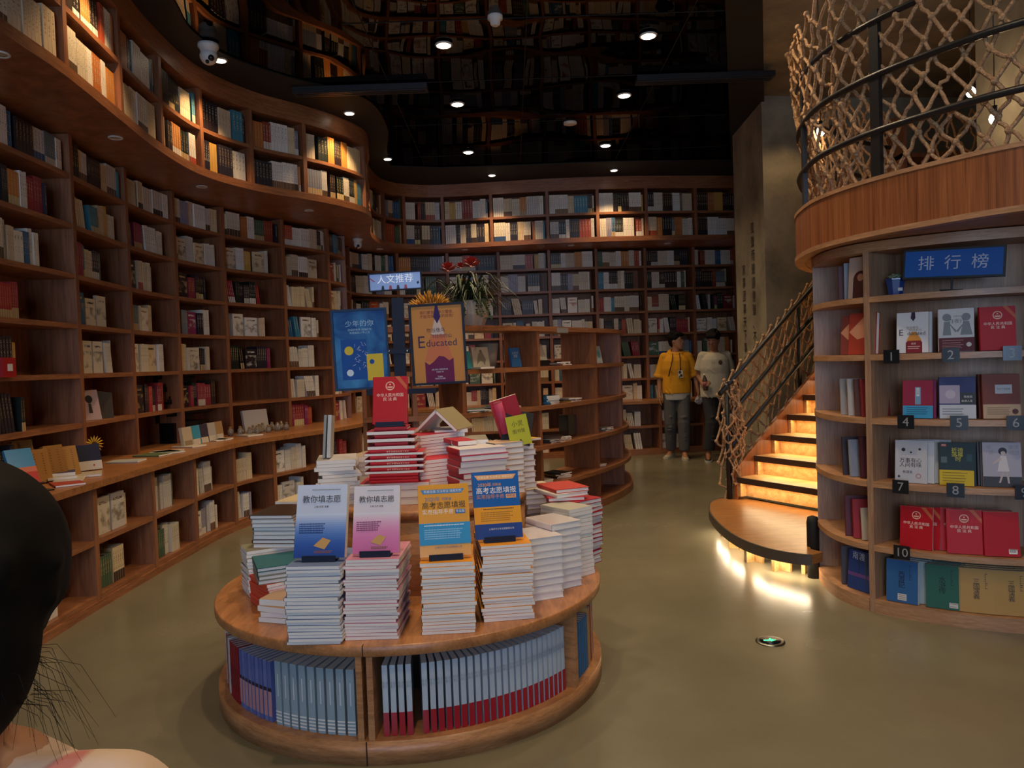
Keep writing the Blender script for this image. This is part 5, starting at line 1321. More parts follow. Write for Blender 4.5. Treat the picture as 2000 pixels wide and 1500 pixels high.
# ================================================================== the stair
ST0 = Vector((1.80, 6.14)); SDIR = Vector((cos(radians(30)), sin(radians(30)))); SWID = Vector((SDIR.y, -SDIR.x)); RUN, RISE, Z1, SW = .205, .157, .375, 1.0
def stair():
    r = empty('lit_staircase', (2.2, 6.2, 0))
    def fin(mb, name, mat):
        o = mk(name, mb.data(name, mat), r); o.matrix_parent_inverse = Matrix.Translation((-2.2, -6.2, 0)); return o
    NOS = plain('dark_nosing', '#3a2a22', 0.5)
    LED = plain('led_strip', (1.0, .66, .3, 1), emit=14)
    nst = 11
    for k in range(nst):
        z = Z1 + k*RISE; a = ST0 + SDIR * (RUN*k)
        def quad4(d0, d1, w0=0.0, w1=SW): return [a + SDIR*d0 + SWID*w0, a + SDIR*d0 + SWID*w1, a + SDIR*d1 + SWID*w1, a + SDIR*d1 + SWID*w0]
        w1 = SW if k > 1 else SW
        m = MB(); q = quad4(.012, RUN + .09); m.mesh8([(v.x, v.y, z - .035) for v in q] + [(v.x, v.y, z) for v in q]); fin(m, 'tread', W_STAIR)
        m = MB(); q = quad4(0, .014); m.mesh8([(v.x, v.y, z - .045) for v in q] + [(v.x, v.y, z + .001) for v in q]); fin(m, 'nosing', NOS)
        m = MB(); q = quad4(.075, .095, .03, SW); m.mesh8([(v.x, v.y, z - RISE) for v in q] + [(v.x, v.y, z - .035) for v in q]); fin(m, 'riser', W_STAIR)
        m = MB(); q = quad4(.018, .028, .06, SW - .04); m.mesh8([(v.x, v.y, z - .043) for v in q] + [(v.x, v.y, z - .037) for v in q]); fin(m, 'led_strip', LED)
        m = MB(); q = quad4(.012, RUN + .1, .0, .03); m.mesh8([(v.x, v.y, max(0, z - RISE)) for v in q] + [(v.x, v.y, z - .035) for v in q]); fin(m, 'side_board', W_STAIR)
        c = a + SDIR*.024 + SWID*(SW/2)
        if k < 9:
            lamp('AREA', 'stair_led', (c.x, c.y, z - .047), P_LED, LED_C, rot=(radians(18), 0, atan2(SWID.y, SWID.x) + pi), shape='RECTANGLE', size=SW*.9, size_y=.012)
    # sloping outer stringer
    m = MB(); a = ST0 - SWID*.03; b = a + SDIR*(RUN*nst)
    zz = Z1 + RISE*nst
    m.mesh8([(a.x, a.y, .19), (ST0.x, ST0.y, .19), (b.x + SWID.x*.03, b.y + SWID.y*.03, zz - .42), (b.x, b.y, zz - .42), (a.x, a.y, Z1 + .07), (ST0.x, ST0.y, Z1 + .07), (b.x + SWID.x*.03, b.y + SWID.y*.03, zz + .07), (b.x, b.y, zz + .07)]); fin(m, 'stringer', W_RING)
    tag(r, 'wooden staircase with glowing steps beside the round bookcase', 'staircase')
    # the wide curved bottom step
    b = empty('curved_bottom_step', (1.75, 5.3, 0))
    def fb(mb, name, mat):
        o = mk(name, mb.data(name, mat), b); o.matrix_parent_inverse = Matrix.Translation((-1.75, -5.3, 0)); return o
    out = spline([(1.86, 6.30), (1.62, 6.16), (1.50, 5.85), (1.44, 5.5), (1.42, 5.1), (1.445, 4.8), (1.52, 4.58), (1.62, 4.45), (1.715, 4.39)], .05)
    inner = [(1.80, 4.44), (1.76, 4.52), (1.80, 4.66), (1.93, 4.92), (2.08, 5.12), (2.35, 5.33), (1.93, 6.2)]
    poly = [tuple(p) for p in out] + inner
    m = MB(); m.prism(poly, .135, .192); fb(m, 'step_board', W_STEP)
    rim = Path([tuple(p) for p in out], .04)
    m = MB(); wall_strip(m, rim, 0, rim.L, 0.008, -.002, .128, .194, 0, .04); fb(m, 'dark_edge', plain('dark_step_edge', '#4a4038', .45))
    for x, y, ang in ((1.62, 5.72, 10), (1.58, 5.35, -10), (1.57, 5.0, 25), (1.66, 4.78, 40), (1.80, 4.72, 60)):
        m = MB(); Mx = Matrix.Translation((x, y, 0)) @ Matrix.Rotation(radians(ang), 4, 'Z'); m.box(-.075, .075, -.011, .011, 0, .135, 0, Mx); m.box(-.011, .011, -.08, .0, 0, .135, 0, Mx); fb(m, 'bracket', W_STAIR)
    tag(b, 'wide curved wooden bottom step with light glowing beneath', 'step')
    for (p, q) in (((1.55, 5.9), (1.50, 5.3)), ((1.50, 5.3), (1.56, 4.75)), ((1.56, 4.75), (1.72, 4.5))):
        p, q = Vector(p), Vector(q); c = (p + q) / 2; d = q - p
        lamp('AREA', 'under_step_led', (c.x + .02, c.y, .128), P_LED * 1.1, (1.0, .78, .5), rot=(0, 0, atan2(d.y, d.x)), shape='RECTANGLE', size=d.length, size_y=.012)
        m = MB(); n = Vector((-d.y, d.x)).normalized()*.006; m.mesh8([(v.x + .02, v.y, .129) for v in (p - n, q - n, q + n, p + n)] + [(v.x + .02, v.y, .1345) for v in (p - n, q - n, q + n, p + n)]); fb(m, 'led_strip', plain('led_white', (1.0, .85, .6, 1), emit=16))
    # black rounded pedestal end between step and bookcase
    m = MB(); m.lathe([(.036, 0), (.036, .34), (.03, .37), (.006, .38)], n=24)
    o = m.build('black_post_cap', MBLACK, loc=(1.80, 4.585, 0.0)); o.location.z = 0.0
    tag(o, 'short rounded black post where the bottom step meets the round bookcase', 'post')
    # railing
    h = empty('stair_railing', (ST0.x, ST0.y, .19))
    inv = Matrix.Translation((-ST0.x, -ST0.y, -.19))
    def fh(mb, name):
        o = mk(name, mb.data(name, STEEL), h); o.matrix_parent_inverse = inv
    base = ST0 - SWID*.06
    def P(k, hgt): 
        v = base + SDIR*(RUN*k); return Vector((v.x, v.y, Z1 + RISE*k + hgt))
    m = MB(); p = P(-.1, 0); m.tube([(p.x, p.y, .19), (p.x, p.y, 1.14)], .022, 10); fh(m, 'newel_post')
    for hh in (.76, .50, .24):
        m = MB(); m.tube([P(-.5 if hh == .76 else -.1, hh), P(4, hh), P(11, hh)], .021, 10); fh(m, 'rail')
    for k in (4.2, 8.2):
        m = MB(); m.tube([P(k, -.05), P(k, .76)], .016, 8); fh(m, 'post')
    tag(h, 'black sloping stair railing of three bars with a newel post', 'railing')
    def sn(u, v):
        k = -.3 + u*11; dr = .022*sin(u*40)*(1 - v) + .012*sin(v*9)
        lo = -.06 if u > .05 else -.2
        p = base + SDIR*(RUN*k) - SWID*(.035 + .05*sin(pi*v)) ; top = .80
        return (p.x + .01*sin(v*20), p.y, Z1 + RISE*k + lo + v*(top - lo) + dr)
    o = rope_net(sn, 24, 11, .0088, .008, .009, seed=9, knots=True).build('rope_net', ROPE)
    tag(o, 'sagging rope net along the stair railing', 'rope net')
    # bunched net hanging round the newel post
    def sc(u, v):
        a = u*2*pi; rr = .035 + .03*sin(pi*v)**2 + .012*sin(3*a + v*5)
        p = P(.05, 0); return (p.x + rr*cos(a)*1.2 + .02, p.y + rr*sin(a), .33 + v*.82)
    o = rope_net(sc, 7, 13, .0075, .01, .02, seed=10).build('rope_net', ROPE)
    tag(o, 'bunched rope net wrapped round the newel post', 'rope net')
    # golden character on the wall and brushed characters on the pillar
    text(None, '爱', .17, (3.02, 7.62, 1.90), (pi/2, 0, radians(7)), plain('gilt_letter', '#c39a56', .35, metal=.6), name='gilt_wall_character', extrude=.01)
    tag(bpy.data.objects['gilt_wall_character'], 'gilded character mounted on the concrete wall above the stair', 'wall lettering')
    ink = plain('brushed_ink', '#231c17', .8)
    # on the pier's left face, reading downwards
    A_, B_ = Vector((2.57, 7.6)), Vector((2.62, 8.75)); d = (B_ - A_).normalized(); n = Vector((-d.y, d.x))
    for s, z0, st, ht in ((.42, 2.68, '風聲雨聲讀書聲、不如', .118), (.80, 2.28, '家事國事天下事以', .118)):
        q = A_ + d*s + n*.006
        c = '\n'.join(st)
        o = text(None, c, .13, (q.x, q.y, (z0 + (z0 - ht*len(st)*1.25))/2 + .1), (pi/2, 0, atan2(-d.y, -d.x)), ink, name='brushed_wall_lettering', line=1.1)
        tag(o, 'dark brushed column of characters on the pillar, %s' % ('longer one' if s < .6 else 'shorter one'), 'wall lettering')
stair()
# floor emergency light
m = MB(); m.lathe([(.068, 0.0002), (.068, .004), (.058, .006), (.05, .0062)], n=32)
o = m.build('floor_exit_light', plain('brushed_steel', '#8a8a80', .3, metal=1.0), loc=(1.19, 3.58, 0))
m = MB(); m.lathe([(.05, .0063), (.001, .0064)], n=32); m.build('dark_glass', BLACK, o)
gm = plain('green_sign_glow', (0.05, 1.0, .35, 1), emit=2.2)
m = MB(); 
for pl in ([(-.032, -.004), (.0, -.004), (.0, .01), (-.03, .01)], [(.0, -.014), (.03, .004), (.0, .02)]):
    a_ = sum(pl[i][0]*pl[(i+1) % len(pl)][1] - pl[(i+1) % len(pl)][0]*pl[i][1] for i in range(len(pl)))
    m.quad([(x, y, .0066) for x, y in pl])
m.sphere((.006, .022, .0066), .005, 8, 4, 0, (1, 1, .1)); m.build('green_arrow', gm, o)
tag(o, 'round steel exit light with green arrow set in the floor', 'exit light')
# ================================================================== curved open shelf island behind the table
ISL = Path([(-1.12, 5.62), (-0.8, 5.56), (-0.35, 5.72), (0.23, 6.32), (0.79, 7.12), (1.08, 7.68), (1.20, 8.15), (1.22, 8.7), (1.05, 9.1)], 0.03)
I_Z = [0.07, 0.345, 0.67, 1.0, 1.33]
def island():
    d = [0.02, ISL.find_px(905, 1.2, .1), ISL.find_px(1053, 1.2, .6), ISL.find_px(1165, 1.2, 1.4)]
    d.append(near(ISL, 1.12, 7.8)); d.append(near(ISL, 1.22, 8.45)); d.append(ISL.L - .02)
    d = [0.02, 0.02 + (d[1]-.02)*.5] + d[1:]
    r = empty('curved_shelf_island', (0.2, 6.5, 0))
    def fin(mb, name, mat):
        o = mk(name, mb.data(name, mat), r); o.matrix_parent_inverse = Matrix.Translation((-0.2, -6.5, 0)); return o
    dep = .36
    for e in d:
        p = ISL.at(e); t = ISL.tan(e) * .017; n = ISL.nrm(e)
        m = MB(); q = [p - t, p + t, p + t - n*dep, p - t - n*dep]; m.mesh8([(v.x, v.y, .02) for v in q] + [(v.x, v.y, 1.63) for v in q]); fin(m, 'upright', W_DRUM if False else W_V)
    for z in I_Z:
        m = MB(); wall_strip(m, ISL, .02, ISL.L - .02, .008 + (1.33 - z)*.05, -dep, 0.0 if z < .1 else z - .035, z, 0, .05); fin(m, 'shelf' if z > .1 else 'plinth', W_H)
    m = MB(); wall_strip(m, ISL, .0, ISL.L, .012, -dep - .01, 1.625, 1.665, 0, .05); fin(m, 'top_board', W_H)
    tag(r, 'tall curved open wooden shelf island with a plant on top', 'shelf island')
    return d, dep
IDIV, IDEP = island()
def island_items():
    rnd = random.Random(12); g = 'things laid on the curved shelf island'
    rows = {0.07: 'bottom', .345: 'second', .67: 'third', 1.0: 'fourth', 1.33: 'top'}
    def spot(px, z, inset): s = ISL.find_px(px, z, .05); p = ISL.off(s, -inset); n = ISL.nrm(s); return p, atan2(n.y, n.x) + pi/2
    def small_pile(px, z, n, cols, lab, inset=.12, w=.15, h=.21, t=.012, jr=.4):
        p, rz = spot(px, z, inset); zz = z + .001
        for k in range(n):
            r = rz + rnd.uniform(-jr, jr); off = Vector((0, -h/2, 0)); off.rotate(Euler((0, 0, r)))
            b = book('laid_book', w, h, t, cols[k % len(cols)], (p.x + off.x + rnd.uniform(-.01, .01), p.y + off.y, zz + t/2), (-pi/2, 0, r)); zz += t + .0005
            tag(b, '%s, %s from the bottom' % (lab, ordn(k)), 'book', g)
    def stand(px, z, w, h, c, lab, inset=.08, items=None, turn=0, lean=10):
        p, rz = spot(px, z, inset)
        b = book('laid_book', w, h, .018, c, (p.x, p.y, z + .003), (-radians(lean), 0, rz + radians(turn)), gloss=.25)
        if items: print_on(b, .018, items)
        tag(b, lab, 'book', g)
    stand(954, 1.33, .17, .17, '#b3a896', 'square pale book with a grey figure drawing, top row of the island', items=[('poly', [(-.02, .12), (.02, .13), (.05, .07), (.03, .02), (.02, .05), (-.01, .06), (-.05, .03), (-.04, .07)], '#7c7366'), ('disc', .005, .135, .014, '#6c6358')])
    stand(1022, 1.33, .12, .16, '#2c5f92', 'small blue book in the top row of the island', items=[('text', '小王子\n故事', .026, 0, .10, '#b9cde0')])
    stand(1187, 1.33, .11, .17, '#c3d0ce', 'white book with a teal disc at the island\'s end', items=[('disc', -.02, .09, .04, '#6fb0b4')])
    stand(925, 1.33, .10, .14, '#3f9aa6', 'small turquoise book beside the orange poster', turn=20)
    stand(922, 1.33, .05, .22, '#7c2440', 'narrow wine-red book standing beside the orange poster', inset=.2)
    m = MB(); m.lathe([(.06, 0), (.085, .2), (.08, .2)], n=20)
    p, _ = spot(993, 1.33, .22); o = m.build('paper_basket', plain('beige_paper', '#a39684', .7), loc=(p.x, p.y, 1.331)); tag(o, 'beige tapered basket on the top row of the island', 'basket')
    p, rz = spot(1073, 1.33, .12)
    o = empty('patterned_pouch', (p.x, p.y, 1.332), rz)
    m = MB(); m.mesh8([(-.07, -.05, .05), (.09, -.05, .03), (.06, .06, .03), (-.08, .06, .05), (-.09, -.02, .19), (.03, -.02, .19), (.03, .04, .19), (-.09, .04, .19)]); m.build('bag_body', plain('patterned_cloth', '#b3ab98', .8, noise=.35, nscale=60), o)
    m = MB(); m.box(-.07, .09, -.06, .05, 0, .05); m.build('dark_tray', BLACK, o); tag(o, 'beige patterned pouch on a dark tray, top row of the island', 'pouch')
    small_pile(1110, 1.33, 3, ['#8c4a2c', '#c9bda8', '#7c5a44'], 'thin book laid flat at the top row\'s second bay', t=.01)
    small_pile(945, 1.33, 1, ['#a9a59c'], 'long pale book under the figure-drawing book', w=.14, h=.3, t=.015, jr=.05)
    small_pile(1085, 1.0, 6, ['#3f7f9c', '#5f9fb4', '#2f6f8c'], 'teal book in the fourth row pile', t=.012, jr=.25)
    small_pile(1130, 1.0, 3, ['#c39a3c', '#3a2c28', '#c9bda8'], 'yellow-topped thin book in the fourth row', t=.01)
    small_pile(940, 1.0, 3, ['#b9b4aa', '#5a6c70', '#9aa6a4'], 'magazine fanned in the fourth row', t=.006, w=.2, h=.27, jr=.5)
    small_pile(1000, 1.0, 4, ['#8f9a9c', '#3a3c40', '#b5b0a4', '#5f8f9c'], 'magazine fanned beside the white ones in the fourth row', t=.006, w=.2, h=.27, jr=.6)
    for k, (px, c) in enumerate(((1168, '#8c7c6c'), (1174, '#6c3c34'), (1180, '#b5a898'))):
        p, rz = spot(px, 1.0, .14); b = book('laid_book', .13, .19, .012, c, (p.x, p.y, 1.003), (0, radians(-6), rz + radians(75))); tag(b, 'thin book standing edge-on at the island\'s end, %s' % ORD[k], 'book', g)
    p, rz = spot(1064, 1.0, .1); m = MB(); m.box(-.025, .025, -.06, .06, 0, .17); o = m.build('black_display_stand', BLACK, loc=(p.x, p.y, 1.001), rot=(radians(3), 0, rz)); tag(o, 'narrow black upright stand in the fourth row of the island', 'stand')
    small_pile(1090, .67, 5, ['#4a3a38', '#8c8478', '#2c2a2c', '#a39a8c'], 'dark magazine heaped in the third row', t=.008, w=.2, h=.26, jr=.5)
    small_pile(1110, .67, 3, ['#1f2022', '#c9bfa8', '#2c2c2c'], 'black-covered book beside the heap in the third row', t=.012)
    p, rz = spot(1142, .67, .18); m = MB(); m.box(-.075, .075, -.05, .05, 0, .2); m.box(-.078, .078, -.053, -.05, .02, .18)
    o = m.build('film_wrapped_black_box', plain('black_film', '#17171b', .1, coat=.8), loc=(p.x, p.y, .671), rot=(0, 0, rz)); tag(o, 'shiny black film-wrapped box in the island\'s third row', 'box')
    small_pile(1195, .67, 4, ['#8f8678', '#b9aea0', '#6c4c40'], 'crumpled pale magazine at the island\'s end', t=.008, jr=.6)
    small_pile(1180, .345, 2, ['#a3493c', '#b9aea0'], 'small book laid at the island\'s lower end', t=.01)
    small_pile(1110, .345, 4, ['#2c2a28', '#b98a3c', '#4a3c34'], 'dark book with yellow edge in the second row', t=.01, jr=.5)
    small_pile(1075, .345, 2, ['#a89c90', '#c3b8aa'], 'pale thin book in the second row', t=.01)
    small_pile(900, .67, 3, ['#a82434', '#d0c0b4', '#3c3634'], 'red-covered book behind the mixed pile', t=.016)
    # pot plant with red bromeliads
    p, rz = spot(945, 1.66, .17); px_, py_ = p.x, p.y
    o = empty('potted_bromeliad', (px_, py_, 1.666))
    m = MB(); pr = [(.115, 0), (.15, .09), (.165, .195), (.155, .195), (.14, .17)]; m.lathe(pr, n=10, smooth=False)
    m.build('white_pot', plain('ridged_white_pot', '#b5ab9c', .7, noise=.12, nscale=60), o)
    m = MB(); m.lathe([(.14, .17), (.001, .175)], n=16); m.build('soil', plain('dark_soil', '#2a2019', .95), o)
    leaf = [plain('leaf_dark', '#1c2a18', .45), plain('leaf_green', '#33451f', .45)]
    m = MB(); r2 = random.Random(8)
    def blade(base, az, ln, up, w, mi, droop=1.0):
        pts = []; n = 7
        for k in range(n + 1):
            t = k/n; rr = ln*t; z = up*sin(min(1, t*1.15)*pi*.62) - droop*.16*t*t
            pts.append((Vector((base.x + cos(az)*rr, base.y + sin(az)*rr, base.z + z)), w*(1 - t)**.7*(.6 + .4*min(1, t*4))))
        s = Vector((-sin(az), cos(az), 0))
        for k in range(n):
            (a, wa), (b, wb) = pts[k], pts[k+1]; f = Vector((0, 0, .35*wa))
            m.quad([a - s*wa, a - f, b - Vector((0, 0, .35*wb)), b - s*wb], mi); m.quad([a - f, a + s*wa, b + s*wb, b - Vector((0, 0, .35*wb))], mi)
    for k in range(190):
        az = r2.uniform(0, 2*pi); base = Vector((r2.uniform(-.1, .1), r2.uniform(-.08, .08), .17))
        blade(base, az, r2.uniform(.16, .42), r2.uniform(.06, .30), r2.uniform(.008, .015), r2.choice([0, 0, 1]))
    m.build('long_leaves', leaf, o)
    m = MB()
    for k in range(26):     # trailing ivy over the rim
        az = r2.uniform(-2.4, -.4); q = Vector((.15*cos(az), .15*sin(az), .2)); nl = r2.randint(5, 12)
        for j in range(nl):
            q = q + Vector((cos(az)*.012 + r2.uniform(-.006, .006), sin(az)*.012, -.017 if j > 1 else .004))
            a = r2.uniform(0, 6.3); s = r2.uniform(.012, .02)
            m.quad([q + Vector((0, 0, 0)), q + Vector((cos(a)*s, sin(a)*s*.6, -s*.5)), q + Vector((0, -.004, -s*1.3)), q + Vector((-cos(a)*s, -sin(a)*s*.6, -s*.5))], r2.choice([0, 1]))
    m.build('trailing_ivy', leaf, o)
    def flower(cx, cy, cz, s, mat, nm):
        m = MB()
        for k in range(22):
            az = k*2.4; t = k/22; ln = s*(.4 + .6*t); a = Vector((cx, cy, cz + s*.5*(1 - t))); d_ = Vector((cos(az), sin(az), .9*(1 - t) + .15)).normalized()
            sd = Vector((-sin(az), cos(az), 0))*s*.22
            m.quad([a, a + d_*ln*.5 + sd, a + d_*ln, a + d_*ln*.5 - sd])
        m.build(nm, mat, o)
    redm = plain('bract_red', '#a3342a', .5); yel = plain('bract_orange', '#d08a3a', .5)
    flower(-.15, -.06, .42, .11, redm, 'red_flower'); flower(.03, -.04, .45, .12, redm, 'red_flower'); flower(-.03, -.06, .34, .05, yel, 'orange_flower'); flower(.06, -.05, .34, .04, yel, 'orange_flower'); flower(-.06, .05, .46, .07, redm, 'red_flower')
    tag(o, 'white pot of dark green leaves and red flowers on top of the island', 'potted plant')
    p, rz = spot(852, 1.66, .15)
    o = empty('dried_wheat_bouquet', (p.x, p.y, 1.666))
    m = MB(); m.lathe([(.04, 0), (.06, .05), (.045, .1), (.05, .12)], n=16); m.build('vase', NAVY, o)
    m = MB(); r2 = random.Random(4)
    for k in range(170):
        a = r2.uniform(-1.25, 1.25); b = r2.uniform(-.35, .35); d_ = Vector((sin(a), b, cos(a)*.95)).normalized(); ln = r2.uniform(.15, .20)
        q = Vector((0, 0, .08)); m.tube([q + d_*.02, q + d_*ln*.7], .0012, 3); m.tube([q + d_*ln*.68, q + d_*ln*.85, q + d_*ln], [.004, .005, .001], 4)
    m.build('wheat_ears', plain('golden_wheat', '#c08a2c', .7, noise=.3, nscale=80), o)
    tag(o, 'golden fan of dried wheat behind the orange poster', 'dried flowers')
    # small price-rail sign under the top board
    s = ISL.find_px(1095, 1.64, .6); q = ISL.off(s, .015); n = ISL.nrm(s)
    m = MB(); m.box(-.09, .09, -.003, .003, -.022, .022); o = m.build('shelf_edge_label', plain('label_grey', '#8c8a86', .4), loc=(q.x, q.y, 1.635), rot=(0, 0, atan2(n.y, n.x) + pi/2))
    tag(o, 'blank grey label strip on the top edge of the shelf island', 'label')
island_items()

# ================================================================== things on the long counter
def counter_items():
    CZ = .7606; g = 'books laid out on the long counter'
    def bk(w, h, t, c, x, y, z, rot, lab, items=None, hard=False, gloss=.3):
        b = book('counter_book', w, h, t, c, (x, y, z), rot, hard=hard, gloss=gloss)
        if items: print_on(b, t, items)
        tag(b, lab, 'book', g); return b
    flat = lambda rz: (-pi/2, 0, rz)
    # black easel with a blue and red book
    o = empty('black_easel', (-2.66, 4.12, CZ), radians(62))
    m = MB(); m.box(-.09, .09, -.09, .09, 0, .006); Mx = Matrix.Translation((0, .0, .0)) @ Matrix.Rotation(-radians(25), 4, 'X'); m.box(-.08, .08, 0, .004, 0, .2, 0, Mx); m.box(-.08, .08, -.035, 0, .03, .035, 0, Mx)
    m.build('easel_body', BLACK, o); tag(o, 'black easel on the near end of the counter', 'easel')
    b = bk(.14, .21, .02, '#2f7fa8', 0, 0, 0, (0, 0, 0), 'blue-and-red book tilted on the black easel', [('rect', -.07, .07, 0, .07, '#b8382c'), ('rect', -.07, .07, .07, .1, '#c96a4c')], gloss=.12)
    Mx = Matrix.Translation((-2.66, 4.12, CZ)) @ Matrix.Rotation(radians(62), 4, 'Z') @ Matrix.Rotation(-radians(25), 4, 'X') @ Matrix.Translation((0, -.0115, .037)); b.location, b.rotation_euler = Mx.to_translation(), Mx.to_euler()
    # wooden boxes of brown books behind
    for k, (x, y, h, c) in enumerate(((-2.80, 4.32, .21, '#94672f'), (-2.77, 4.42, .20, '#a3743a'), (-2.75, 4.54, .21, '#94672f'), (-2.74, 4.66, .19, '#a87a40'), (-2.90, 4.50, .25, '#8c6230'), (-2.9, 4.36, .24, '#9c6e36'))):
        bk(.12, h, .035, c, x, y, CZ + (.004 if k < 4 else .004), (radians(-14), 0, radians(66)), 'brown paper-bound book in the left display, %s' % ORD[k], [('lines', -.03, -.02, .05, h - .03, 9, '#5c3c1c'), ('lines', .02, .03, .05, h - .03, 9, '#5c3c1c')])
    # loose magazines
    bk(.2, .28, .012, '#a3a6a0', -2.62, 3.62, CZ + .007, flat(radians(70)), 'film-wrapped pale magazine at the left edge of the picture', gloss=.12)
    bk(.2, .28, .012, '#b3b0a6', -2.6, 3.68, CZ + .0205, flat(radians(60)), 'pale magazine on top of the film-wrapped one', gloss=.12)
    bk(.15, .22, .01, '#a8402c', -2.52, 4.28, CZ + .006, flat(radians(40)), 'thin red-edged book on the counter front')
    bk(.15, .21, .012, '#b9ae9c', -2.62, 4.42, CZ + .0075, flat(radians(25)), 'cream book lying open-edged on the counter')
    bk(.15, .21, .013, '#c0b4a0', -2.68, 4.47, CZ + .0205, flat(radians(35)), 'tan book under the dark blue notebook')
    bk(.12, .17, .02, '#2c2c54', -2.70, 4.52, CZ + .0375, flat(radians(30)), 'dark blue notebook on the cream books')
    bk(.14, .2, .012, '#b0a594', -2.62, 4.64, CZ + .007, flat(radians(28)), 'grey book lying beside the cream ones')
    # row of notebooks with a sunflower
    cl = ['#3c3f6c', '#7c4a5c', '#8c3c34', '#a0522c', '#4a5c7c', '#6c3c4c']
    for k in range(6): bk(.12, .165, .012, cl[k], -2.86 + .0118*k, 5.02 - .0092*k, CZ + .004, (radians(-16), 0, radians(52)), 'thin coloured notebook in the leaning row by the sunflower, %s' % ORD[k])
    bk(.14, .17, .014, '#1f2440', -2.782, 4.962, CZ + .004, (radians(-16), 0, radians(50)), 'navy notebook with a white foot beside the sunflower', [('rect', -.07, .07, 0, .06, '#c9c3bc'), ('disc', .02, .03, .006, '#b0402f')])
    o = empty('sunflower_ornament', (-2.84, 5.10, CZ))
    m = MB()
    for k in range(16):
        a = 2*pi*k/16; m.quad([(0, -.02, .16), (.045*cos(a - .12), -.02, .16 + .045*sin(a - .12)), (.062*cos(a), -.025, .16 + .062*sin(a)), (.045*cos(a + .12), -.02, .16 + .045*sin(a + .12))])
    m.build('petals', plain('petal_yellow', '#d9a81c', .6), o)
    m = MB(); m.sphere((0, -.022, .16), .02, 10, 6, 0, (1, .4, 1)); m.build('flower_centre', plain('seed_brown', '#3c2414', .8), o)
    m = MB(); m.tube([(0, -.01, 0), (0, -.015, .16)], .004, 6); m.build('stem', plain('leaf_green', '#33451f', .45), o); o.rotation_euler = (0, 0, radians(55))
    tag(o, 'yellow sunflower ornament behind the row of notebooks', 'ornament')
    # raised books on the shelf above
    sh = 1.0705
    bk(.15, .215, .02, '#c6c0b0', -2.96, 5.12, sh, (radians(-12), 0, radians(68)), 'white book with a wreath standing above the sunflower', [('ringm', .0, .12, .03, '#8c8a6c')], hard=True)
    bk(.15, .215, .02, '#b39aa0', -2.95, 5.30, sh, (radians(-12), 0, radians(66)), 'pinkish book with a black lantern beside the wreath book', [('disc', 0, .15, .028, '#1f1c20'), ('poly', [(-.01, .12), (.01, .12), (.015, .05), (-.015, .05)], '#3a2c30')])
    bk(.16, .20, .03, '#3c3634', -2.97, 5.48, sh, (radians(-14), radians(8), radians(64)), 'dark book leaning beside the pinkish one')
    # black rack of sunglasses and boxes
    o = empty('black_tiered_rack', (-2.93, 6.92, CZ), radians(75))
    m = MB(); m.box(-.24, .24, .1, .12, 0, .46)
    for k in range(4): m.box(-.24, .24, -.06 + .04*k, .0 + .04*k, .06 + .11*k, .075 + .11*k); m.box(-.24, .24, -.06 + .04*k, -.055 + .04*k, .06 + .11*k, .10 + .11*k)
    m.build('rack_body', plain('rack_black', '#0d0d10', .25), o)
    m = MB()
    for k in range(4):
        for q in range(5):
            x = -.19 + q*.095; m.sphere((x, -.045 + .04*k, .115 + .11*k), .018, 8, 5, 0, (1, .3, .8)); m.sphere((x + .04, -.045 + .04*k, .115 + .11*k), .018, 8, 5, 0, (1, .3, .8))
    m.build('dark_lenses', plain('dark_lens', '#08080a', .05), o); o.location = (-2.98, 6.88, CZ + .18)
    m = MB(); m.box(-.22, .22, -.05, .1, -.18, 0); m.build('plinth_block', plain('rack_black', '#0d0d10', .25), o)
    tag(o, 'black tiered rack of dark glasses in the fourth left bay', 'rack')
    cs = [('#b3a58c', 'beige box with a face'), ('#3f8fae', 'blue-and-yellow box'), ('#3a3444', 'purple-grey box'), ('#b0a9a4', 'pale box with a plant picture'), ('#a8865c', 'tan box')]
    for k, (c, lab) in enumerate(cs):
        y = 6.35 + k*.145
        bk(.125, .165, .03, c, -2.74 + .01*k, y, CZ, (radians(-8), 0, radians(78)), '%s standing before the black rack' % lab, [('rect', -.05, .05, .0, .05, '#c9bfae' if k else '#8c7a5c')])
    for k, (x, y, rz, c) in enumerate(((-2.62, 6.30, 70, '#c3b8a6'), (-2.60, 6.78, 60, '#b8ad9c'), (-2.58, 6.86, 85, '#c9c0b0'), (-2.62, 5.85, 55, '#8f9a8c'), (-2.64, 5.72, 80, '#5c6c4c'), (-2.63, 5.98, 100, '#b8ac9c'), (-2.66, 5.40, 95, '#aeb0ac'), (-2.44, 7.15, 50, '#b5aa98'))):
        bk(.16, .22, .01, c, x, y, CZ + .006, flat(radians(rz)), 'thin magazine lying flat on the counter, %s from the near end' % ORD[(0, 0)[0] + k], gloss=.25)
    # glass jars cluster
    rnd = random.Random(6); gl = plain('clear_glass', '#cfcac0', .08)
    gl.node_tree.nodes['Principled BSDF'].inputs['Transmission Weight'].default_value = .75
    cork = plain('cork', '#8c6a44', .8)
    for k in range(16):
        x = -2.42 - .05*(k % 3) + .035*k*.55 - .12; y = 7.20 + .055*k*.72
        p0 = WALL.off(near(WALL, x, y), .10 + .075*(k % 3))
        m = MB(); h = rnd.uniform(.045, .085); m.lathe([(.024, 0), (.026, h*.7), (.015, h*.85), (.015, h)], n=12)
        o = m.build('glass_jar', gl, loc=(p0.x, p0.y + .012*(k % 3), CZ)); m = MB(); m.lathe([(.013, h - .004), (.013, h + .012)], n=10); m.build('cork_stopper', cork, o)
        tag(o, 'small corked glass jar in the cluster on the counter curve, %s from the near end' % ORD[k], 'jar', 'glass jars on the counter')
